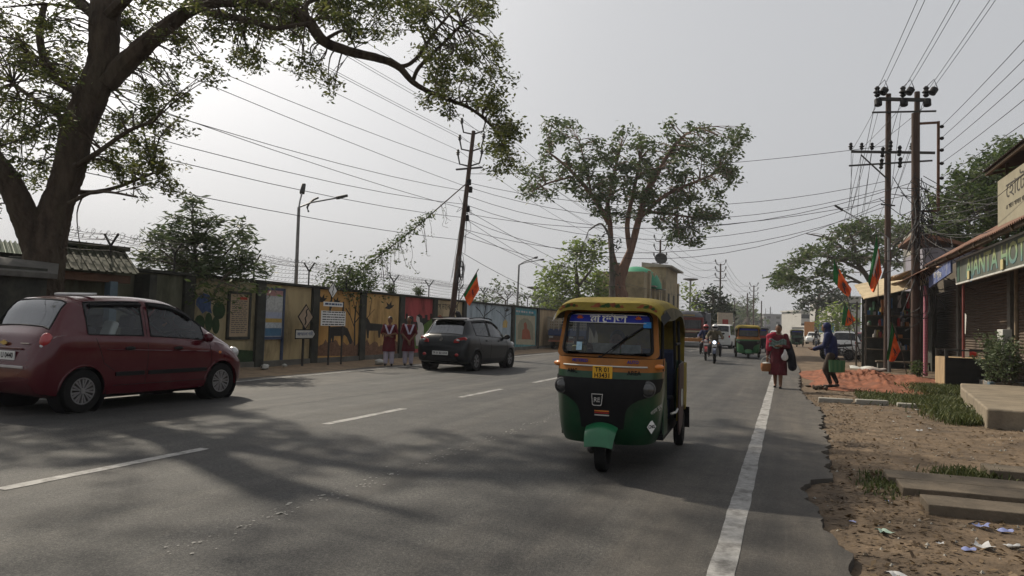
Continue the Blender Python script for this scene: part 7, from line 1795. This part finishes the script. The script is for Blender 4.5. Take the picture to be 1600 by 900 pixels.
LWB = 'wire running away from the twin poles down the right side'
for x in (1370, 1410, 1446): p = atY(x, 150, 32); wire(p, (p.x + 1.5, 90, 9.5), 1.5, LWB, .014)
for x, zz in ((1330, 8.7), (1346, 8.7), (1362, 8.7), (1424, 8.6)): wire(atY(x, 232, 32), (6, 80, 8.0), 1.5, LWB, .012)
# guy cable of the leaning pole overgrown with creeper
cr_ = thing('creeper', 'leafy creeper climbing a slanting cable to the leaning pole', 'plant', atX(540, 440, -13.9))
o_ = cr_.location.copy(); A, B = atX(540, 440, -13.9), LB + dl * .76
q = MB(); q.tube([A - o_, A.lerp(B, .5) - o_ - Vector((0, 0, .12)), B - o_], .025, 5)
P = []; rgc = random.Random(3)
for k in range(26):
    f = rgc.uniform(.12, .8); a = A.lerp(B, f) - o_; L = rgc.uniform(.4, 2.6) * (1 - .5 * f); dx = rgc.uniform(-.2, .9)
    pts, rs = smooth([a, a + Vector((0, dx * .6, -L * .5)), a + Vector((0, dx * rgc.uniform(.2, 1), -L * .8)), a + Vector((0, dx + rgc.uniform(-.3, .3), -L * rgc.uniform(.55, 1)))], [.008] * 4, 5); q.tube(pts, rs, 3, cap=False)
    for p in pts[::3]:
        if rgc.random() < .35 * (1.2 - f): P += [p + Vector((rgc.gauss(0, .06), rgc.gauss(0, .06), rgc.gauss(0, .06))) for _ in range(5)]
for k in range(1300):
    f = rgc.random() ** 1.7 * .66; wd_ = .05 + .14 * (1 - f); P.append(A.lerp(B, f) - o_ + Vector((rgc.gauss(0, wd_), rgc.gauss(0, wd_), rgc.gauss(-.05, wd_))))
for k in range(1500): P.append(Vector((rgc.gauss(0, .35), rgc.gauss(.1, .55), rgc.gauss(-.05, .34))))
for k in range(300): P.append(Vector((rgc.gauss(0, .2), rgc.gauss(-.5, .4), rgc.gauss(-.3, .12))))
tag(q.build('stems', MATS['bark'], cr_, sharp=0, recalc=False), kind='stuff'); leafmesh('foliage', np.array([list(p) for p in P]), .12, MATS['leaf_mid'], cr_, .4, .5, 9)
for i, (x, lab) in enumerate(((612, 'low weed tuft on the coping left of the leaning pole'), (655, 'second weed tuft on the coping nearer the leaning pole'), (575, 'weed tuft on the coping under the creeper'))): p = atX(x, 455, -13.8); bush('weed', lab, (p.x, p.y, WT + .05), (.3, .35, .45), 9, MATS['leaf_mid'], .10, 70 + i)

# ================================================================== FLAGS
emb_m = mat('emblem_dark', (.05, .03, .03), .8)
def flag(label, corners, staff, split=.33, D=30, seed=0, white=False, flip=False):
    """corners (px): hoist-top, fly-top, fly-bottom, hoist-bottom; green band along the hoist"""
    rg = random.Random(seed); C = [atD(x, y, D) for x, y in corners]; o_ = atD(staff[0][0], staff[0][1], D)
    t = thing('flag', label, 'flag', o_, group='orange and green party flags')
    fw = ray(corners[0][0], corners[0][1]).normalized(); ph = rg.random() * 6; size = (C[0] - C[2]).length
    def pt(u, v):
        p = C[0].lerp(C[1], u).lerp(C[3].lerp(C[2], u), v); return p - o_ + fw * size * .06 * (math.sin(u * 9 + v * 3 + ph) + .6 * math.sin(v * 8 - u * 4 + ph)) * (.25 + u) + Vector((0, 0, -.05 * size * math.sin(u * 3.14)))
    for nm, u0, u1, m_ in (('green_band', 0, split, MATS['green_flag']), ('orange_field', split, 1, MATS['orange'])):
        q = MB(); q.grid(lambda u, v: pt(u0 + (u1 - u0) * u, v), 12, 16); q.build(nm, m_, t, sharp=0, recalc=False)
    q = MB(); em = pt(split + (1 - split) * .5, .5) - fw * size * .10; ax = (pt(.8, .5) - pt(.5, .5)).normalized(); ay = Vector((0, 0, 1)); s_ = size * .10
    for a in (-60, -30, 0, 30, 60):
        d = ax * math.sin(R(a)) + ay * math.cos(R(a)); sd = ax * math.cos(R(a)) - ay * math.sin(R(a)); q.add([em, em + d * s_ * .6 + sd * s_ * .2, em + d * s_ * 1.2, em + d * s_ * .6 - sd * s_ * .2], [(0, 1, 2, 3)])
    q.add([em, em + ax * s_ * .12 - ay * s_, em - ax * s_ * .12 - ay * s_], [(0, 1, 2)]); q.add([em - ax * s_ - ay * s_ * .3, em - ay * s_ * .1, em + ax * s_ - ay * s_ * .3, em - ay * s_ * .45], [(0, 1, 2, 3)]); q.build('lotus_emblem', emb_m, t, sharp=0)
    if white: q = MB(); q.grid(lambda u, v: pt(.3 + .15 * u, .05 + .6 * v) - fw * .02, 4, 8); q.build('white_band', MATS['white'], t, sharp=0)
    q = MB(); q.tube([atD(x, y, D) - o_ for x, y in staff], .017 * D / 25, 6); q.build('staff', MATS['bark_grey'], t)
    return t
flag('party flag on a stick tied to the leaning pole, nearest the mural wall', [(745, 424), (749, 452), (734, 478), (724, 460)], [(700, 500), (722, 464), (748, 420)], .22, 30.5, 1)
flag('party flag hanging highest at left among the right-hand flags, over the parked cars', [(1303, 403), (1331, 452), (1326, 464), (1302, 438)], [(1345, 560), (1325, 470), (1303, 402)], .28, 34, 2)
flag('long narrow party flag with a white band against the twin pole', [(1370, 366), (1378, 425), (1366, 457), (1356, 440)], [(1372, 470), (1372, 368)], .30, 29, 3, True)
flag('low party flag with green top behind the hooded man', [(1319, 470), (1337, 500), (1330, 507), (1315, 507)], [(1335, 560), (1319, 470)], .36, 38, 4)
flag('party flag drooping low on a leaning stick in front of the stall', [(1394, 504), (1407, 548), (1398, 564), (1385, 560)], [(1418, 590), (1408, 545), (1396, 505)], .30, 25.6, 5)
flag('small party flag scrap hanging below the stall awning', [(1362, 462), (1366, 475), (1368, 483), (1361, 475)], [(1364, 500), (1362, 460)], .1, 33, 6)
# ================================================================== HOUSES AND THE FAR TOWN
hs = thing('house', 'beige walled house with green dome behind the autorickshaw and tall tree', 'house')
be = mat('house_beige', (.32, .26, .16), .9, var=.2, scale=1.2, stain=(.14, .12, .08), sfac=.6, sscale=.7)
MB().box(-15.2, -10.95, 61, 62, -.1, 4.7).build('wall', be, hs); MB().box(-15.2, -11.2, 62, 84, -.1, 6.1).build('wall', be, hs)
MB().box(-12.8, -10.9, 72, 80, -.1, 7.3).build('tower', be, hs)
for y in (64, 66.5, 69, 82): MB().box(-11.2, -10.98, y - .35, y + .35, -.1, 6.3).build('pilaster', be, hs)
q = MB(); q.prism([(-13.2, 7.3), (-10.3, 7.3), (-10.3, 7.45), (-13.2, 7.75)], lambda a, b, d: (a, 71.7 + d, b), 8.6); q.build('roof', MATS['concrete'], hs)
q = MB(); q.lathe([(2.3, 0), (2.25, .5), (1.9, 1.2), (1.2, 1.75), (.5, 2.0), (.02, 2.05)], (-12.8, 67, 4.9), n=28); q.build('dome', mat('dome_green', (.03, .22, .12), .6, var=.15), hs)
q = MB(); q.lathe([(.5, 0), (.55, .1), (.5, .9), (.2, 1.1), (.15, 1.2)], (-14.3, 66, 6.0), n=16); q.build('water_tank', MATS['black'], hs)
for y in (65.2, 67.7, 70.3, 81): 
    w_ = MB().box(-11.21, -11.17, y - .5, y + .5, 3.4, 4.9).build('window', MATS['black'], hs); MB().box(-11.25, -11.1, y - .6, y + .6, 3.3, 3.39).build('sill', MATS['concrete'], w_); MB().box(-11.25, -10.7, y - .65, y + .65, 5.0, 5.1).build('sunshade', MATS['concrete'], w_)
for y in (74, 77.5): MB().box(-10.91, -10.87, y - .5, y + .5, 3.2, 4.8).build('window', MATS['black'], hs)
dsh = thing('satellite_dish', 'dark satellite dish on the roof of the beige house', 'dish', (-11.5, 72.5, 7.6)); q = MB(); q.lathe([(.02, .0), (.35, .06), (.6, .2)], (0, 0, .5), (.3, -1, .4), 18, cap=False); q.build('bowl', MATS['steel_dark'], dsh); q = MB(); q.tube([(0, 0, 0), (0, 0, .5)], .04, 6); q.build('stand', MATS['steel_dark'], dsh)
# far blocks at the end of the road
def block(label, x0, x1, ytop, D, m_, floors=3, roof=None):
    a, b = atD(x0, ytop, D), atD(x1, ytop, D); w_ = (b - a).length
    t = thing('building', label, 'building', (a.x, a.y, 0), math.atan2(b.y - a.y, b.x - a.x), 'far town buildings'); Z = (a.z + b.z) / 2
    MB().box(0, w_, 0, 12, -.1, Z).build('wall', m_, t)
    nb = max(2, int(w_ / 3.2))
    for f in range(floors):
        for k in range(nb):
            xx_ = (k + .5) * w_ / nb; z0 = Z - (f + .75) * (Z / floors); MB().box(xx_ - .7, xx_ + .7, -.04, -.01, z0, z0 + Z / floors * .45).build('window', MATS['seat_grey'], t)
    MB().box(-.3, w_ + .3, -.35, 12.2, Z, Z + .35).build('parapet', m_, t)
    q = MB()
    for k in range(4):
        xx_ = rr.uniform(.5, w_ - .5); q.tube([(xx_, 2, Z), (xx_, 2, Z + rr.uniform(1, 3.5))], .10, 5)
    q.build('roof_bars', MATS['steel_dark'], t)
    return t
gb_ = mat('block_grey', (.20, .20, .21), .9, var=.15, scale=.5); wb_ = mat('block_white_hazed', (.38, .37, .35), .85, var=.08, scale=.5); yb_ = mat('block_buff', (.34, .28, .20), .9, var=.15, scale=.5)  # far white is greyed, haze mixed into the wall colour
block('far grey block with rods on its roof, left of the walking woman', 1194, 1223, 492, 300, gb_, 4); block('lower far grey block right of the road end', 1222, 1250, 500, 330, gb_, 3); block('far buff block behind the faded autorickshaw', 1150, 1192, 497, 270, yb_, 3)
block('white far building with porch below the dark bushy tree', 1252, 1272, 487, 165, wb_, 3); block('pale shop row behind the hooded man', 1272, 1300, 512, 150, wb_, 2); block('far white block glimpsed under the right flags', 1312, 1345, 466, 120, wb_, 3); block('far buff low block left of the road end', 1062, 1110, 503, 170, yb_, 2)
block('tiny far grey block at the end of the road', 1240, 1262, 505, 420, gb_, 3)
hd7 = thing('hoarding', 'small red and white hoarding behind the minivan', 'sign', atD(1133, 505, 78)); q = MB(); q.obox((0, 0, 0), (1.6, .1, 2.2)); q.build('panel', mat('hoarding_cream', (.50, .42, .33), .8), hd7); MB().obox((0, -.06, -.2), (.6, .02, 1.2)).build('figure_print', mat('print_red2', (.35, .05, .04), .8), hd7); q = MB(); q.bar((-.6, .1, -3), (-.6, .1, 1), .1); q.bar((.6, .1, -3), (.6, .1, 1), .1); q.build('posts', MATS['steel_dark'], hd7)
hd7.rotation_euler.z = R(20)
hd8 = thing('hoarding', 'small coloured shop boards at the far right kerb', 'sign', atD(1290, 512, 120)); MB().obox((0, 0, 0), (2.6, .1, 1.6)).build('panel', mat('hoarding_teal', (.12, .25, .35), .8), hd8); MB().obox((-2.4, .3, -.3), (1.6, .1, 2.4)).build('panel', mat('hoarding_orange', (.50, .22, .08), .8), hd8)
q = MB(); q.bar((-2.4, .4, -3.5), (-2.4, .4, 0), .1); q.bar((.8, .1, -3), (.8, .1, 0), .1); q.build('posts', MATS['steel_dark'], hd8)
# hazy line of distant trees closing the horizon
for i in range(26):
    az = -62 + i * 5.2 + rr.uniform(-1.5, 1.5)
    if -1.5 < az < 2.5: continue
    dist = rr.uniform(260, 520); c = Vector((math.sin(R(az)) * dist, math.cos(R(az)) * dist, 0)); hh = rr.uniform(7, 12)
    t = thing('far_tree', 'faint tree in the hazy line along the horizon', 'tree', c, group='trees along the horizon')
    MB().tube([(0, 0, 0), (0, 0, hh * .6)], [.5, .3], 6).build('trunk', MATS['bark_grey'], t)
    P_, _c = clumps([((rr.uniform(-6, 6), rr.uniform(-4, 4), hh * rr.uniform(.45, .8)), (rr.uniform(4, 7), rr.uniform(3, 5), rr.uniform(2, 3.2))) for _ in range(6)], 6, 1.6, 8, 900 + i); leafmesh('crown', P_, 1.6, MATS['leaf_mid'], t, .2, .7, i)

# ================================================================== SMALL THINGS ON THE GROUND
def scatter(name, label, n_, region, size, m_, seed, parent=None, zf=verge_z, aspect=.55, lift=.012):
    rg = np.random.default_rng(seed); P = []
    while len(P) < n_:
        x, y = rg.uniform(region[0], region[1]), rg.uniform(region[2], region[3])
        if x < _edge(y) + .08: continue
        P.append((x, y, zf(x, y) + lift))
    P = np.array(P); N = len(P)
    a = rg.uniform(0, 6.28, N); d = np.stack([np.cos(a), np.sin(a), rg.normal(0, .25, N)], 1); s = np.stack([-np.sin(a), np.cos(a), rg.normal(0, .3, N)], 1); L = (size * rg.uniform(.4, 1.6, N))[:, None]
    V = np.empty((N, 4, 3)); V[:, 0] = P; V[:, 1] = P + d * L * .5 + s * L * aspect * .5; V[:, 2] = P + d * L; V[:, 3] = P + d * L * .5 - s * L * aspect * .5; V[:, 1, 2] += .25 * L[:, 0] * rg.random(N); V[:, :, 2] = np.maximum(V[:, :, 2], P[:, None, 2] - .004)
    me = bpy.data.meshes.new(name); me.vertices.add(N * 4); me.vertices.foreach_set('co', V.reshape(-1)); me.loops.add(N * 4); me.loops.foreach_set('vertex_index', np.arange(N * 4, dtype=np.int32)); me.polygons.add(N); me.polygons.foreach_set('loop_start', np.arange(0, N * 4, 4, dtype=np.int32)); me.update(calc_edges=True); me.materials.append(m_)
    o = bpy.data.objects.new(name, me); COL.objects.link(o); return tag(o, label, 'litter', kind='stuff')
scatter('leaf_litter', 'dry brown leaves and chips strewn over the near dirt verge', 5200, (.3, 4.6, 3.6, 8.9), .045, MATS['leaf_dry'], 1, lift=.004)
scatter('leaf_litter', 'thinner dry leaf litter over the farther dirt verge', 3000, (.4, 5, 8.5, 20), .05, MATS['leaf_dry'], 2)
scatter('clods', 'dark crumbs of earth along the broken asphalt edge', 1500, (.2, 1.1, 4, 18), .03, MATS['dirt'], 3, aspect=.9)
# gravel: small stones
q = MB(); rg7 = random.Random(4)
for k in range(450):
    x, y = rg7.uniform(.25, 4.4), 3.8 + 15 * rg7.random() ** 1.5
    if x < _edge(y) + .04: continue
    s_ = rg7.uniform(.006, .022); z = verge_z(x, y)
    q.add([(x + s_ * rg7.uniform(.6, 1.2) * math.cos(a), y + s_ * rg7.uniform(.6, 1.2) * math.sin(a), z) for a in (0, 1.4, 2.9, 4.4)] + [(x, y, z + s_ * .9)], [(0, 1, 4), (1, 2, 4), (2, 3, 4), (3, 0, 4)])
tag(q.build('gravel', MATS['concrete'], sharp=0, recalc=False), 'small stones scattered over the dirt verge', 'gravel', kind='stuff')
# grass strip
def grass(label, n_, fn, hgt, seed, m_='grass'):
    rg = np.random.default_rng(seed); B = np.array([fn(rg) for _ in range(n_)]); N = len(B)
    B[:, 2] = [verge_z(x, y) for x, y, _ in B]
    a = rg.uniform(0, 6.28, N); L = hgt * rg.uniform(.5, 1.4, N); w_ = .006 + .004 * rg.random(N); ln = rg.uniform(.1, .7, N)
    d = np.stack([np.cos(a), np.sin(a), np.zeros(N)], 1); s = np.stack([-np.sin(a), np.cos(a), np.zeros(N)], 1)
    V = np.empty((N, 4, 3)); V[:, 0] = B - s * w_[:, None]; V[:, 1] = B + s * w_[:, None]; mid = B + d * (L * ln * .4)[:, None] + np.stack([0 * L, 0 * L, L * .6], 1); V[:, 2] = mid + s * w_[:, None] * .8; V[:, 3] = B + d * (L * ln)[:, None] + np.stack([0 * L, 0 * L, L * (1 - .3 * ln)], 1)
    me = bpy.data.meshes.new('grass'); me.vertices.add(N * 4); me.vertices.foreach_set('co', V.reshape(-1)); me.loops.add(N * 4); me.loops.foreach_set('vertex_index', np.arange(N * 4, dtype=np.int32)); me.polygons.add(N); me.polygons.foreach_set('loop_start', np.arange(0, N * 4, 4, dtype=np.int32)); me.update(calc_edges=True); me.materials.append(MATS[m_])
    o = bpy.data.objects.new('grass', me); COL.objects.link(o); return tag(o, label, 'grass', kind='stuff')
grass('green grass strip between the dirt and the red earth', 4200, lambda r_: (1.5 + 2.3 * r_.random() ** .8, 17.0 + 1.5 * r_.random() + .5 * r_.normal() + r_.random() * 1.2, 0), .10, 11)
grass('grass growing along the side of the concrete platform', 3000, lambda r_: (2.75 + .45 * r_.normal() * .45 + (0.075 * 1), 13.9 + 4.6 * r_.random(), 0), .16, 12)
grass('weeds round the foot of the counter and pole', 3200, lambda r_: (3.6 + .5 * r_.normal() * .6, 20.2 + 2.8 * r_.random(), 0), .16, 13)
grass('dark tuft at the end of the raised slab', 450, lambda r_: (1.78 + .16 * r_.normal(), 8.75 + .14 * r_.normal(), 0), .11, 14)
grass('tufts beside the broken asphalt bite', 450, lambda r_: (.86 + .10 * r_.normal(), 7.9 + .3 * r_.normal(), 0), .05, 15)
# paper and plastic scraps
lit = [(1435, 674, 'w', .10), (1452, 671, 'w', .07), (1478, 650, 'w', .10), (1510, 662, 'w', .08), (1432, 641, 'w', .06), (1420, 650, 'g', .07), (1410, 632, 'g', .09), (1400, 686, 'w', .035), (1386, 785, 'b', .05), (1380, 830, 'g', .12), (1535, 824, 'b', .13), (1535, 852, 'w', .16), (1512, 856, 'b', .09), (1470, 850, 'w', .06), (1400, 896, 'w', .14), (1333, 812, 'b', .05), (1580, 850, 'w', .10), (1345, 636, 'w', .05), (1375, 634, 'w', .05), (1450, 632, 'w', .06), (1490, 790, 'w', .03), (1570, 830, 'b', .1), (1490, 604, 'w', .07), (1395, 660, 'w', .05)]
lm_ = {'w': mat('scrap_white', (.38, .38, .38), .6, var=.15), 'g': mat('scrap_green', (.22, .30, .25), .6, var=.15), 'b': mat('scrap_blue', (.22, .25, .45), .55, var=.15)}
LC = {}
for k, (x, y, c, s_) in enumerate(sorted(lit)):
    LC[c] = LC.get(c, -1) + 1
    p = atZ(x, y, -.02); p.z = verge_z(p.x, p.y); a0 = rr.random() * 3
    q = MB(); q.grid(lambda u, v: Vector(((u - .5) * s_ * .8 * (1 + .4 * math.sin(5 * v + a0)), (v - .5) * s_ * .7 * (1 + .3 * math.cos(4 * u)), .015 + .22 * s_ * abs(math.sin(4 * u + a0)) * math.sin(3 * v + a0) ** 2)), 5, 4)
    tag(q.build('litter_scrap', lm_[c], loc=p), ORD[LC[c]] + {'w': ' white paper scrap', 'g': ' greenish plastic scrap', 'b': ' blue plastic scrap'}[c] + ' on the dirt verge, counting from the left', 'litter', 'litter on the verge').rotation_euler.z = a0
# sticks and dry stalks before the slabs
for k in range(16):
    x, y = rr.uniform(1.3, 3.4), rr.uniform(5.2, 6.6); L = rr.uniform(.15, .45); a = rr.uniform(-.5, .9)
    q = MB(); q.tube([(0, 0, .02), (L * .5 * math.cos(a), L * .5 * math.sin(a), .03 + rr.uniform(0, .03)), (L * math.cos(a), L * math.sin(a), .02)], [.008, .007, .004], 5)
    tag(q.build('stick', MATS['bark_grey'], loc=(x, y, verge_z(x, y))), 'dry stick lying in front of the slabs', 'stick', 'dry sticks')
# heap of rubble beside the hooded man's feet
rub = thing('rubble', 'small heap of dark rubble at the hooded man feet', 'rubble', atZ(1268, 606, 0))
for k in range(9):
    q = MB(); q.ell((0, 0, 0), (rr.uniform(.04, .10), rr.uniform(.04, .10), rr.uniform(.03, .06)), 8, 6); q.v = [tuple(Vector(v) * rr.uniform(.75, 1.2)) for v in q.v]; q.build('lump', MATS['bark'], rub, loc=(rr.uniform(-.35, .35), rr.uniform(-.25, .2), rr.uniform(.0, .05)))
# kerb stones along the near side of the red earth
for k in range(5):
    q = MB(); L = rr.uniform(.45, .7); q.obox((L / 2, 0, .03), (L, .16, .12)); tag(q.build('kerb_stone', MATS['concrete'], loc=(.62 + .72 * k + rr.uniform(-.04, .04), 16.7 + rr.uniform(-.08, .08), verge_z(1 + .7 * k, 16.7)), bevel=.02), ORD[k] + ' worn kerb stone from the asphalt in the row before the grass', 'kerb stone', 'row of worn kerb stones').rotation_euler.z = R(rr.uniform(-6, 6))

# ================================================================== HAZE
hz = MB(); hz.box(-700, 700, -60, 700, -1.2, 34)
hm_ = bpy.data.materials.new('haze_air'); hm_.use_nodes = True; hn = hm_.node_tree.nodes; hn.remove(hn['Principled BSDF'])
pv = hn.new('ShaderNodeVolumePrincipled'); pv.inputs['Color'].default_value = (.93, .95, 1, 1); pv.inputs['Density'].default_value = .0004; pv.inputs['Anisotropy'].default_value = .25
hm_.node_tree.links.new(pv.outputs[0], hn['Material Output'].inputs['Volume'])
tag(hz.build('haze', hm_, sharp=0), 'pale winter haze filling the air over the road', 'haze', kind='stuff')
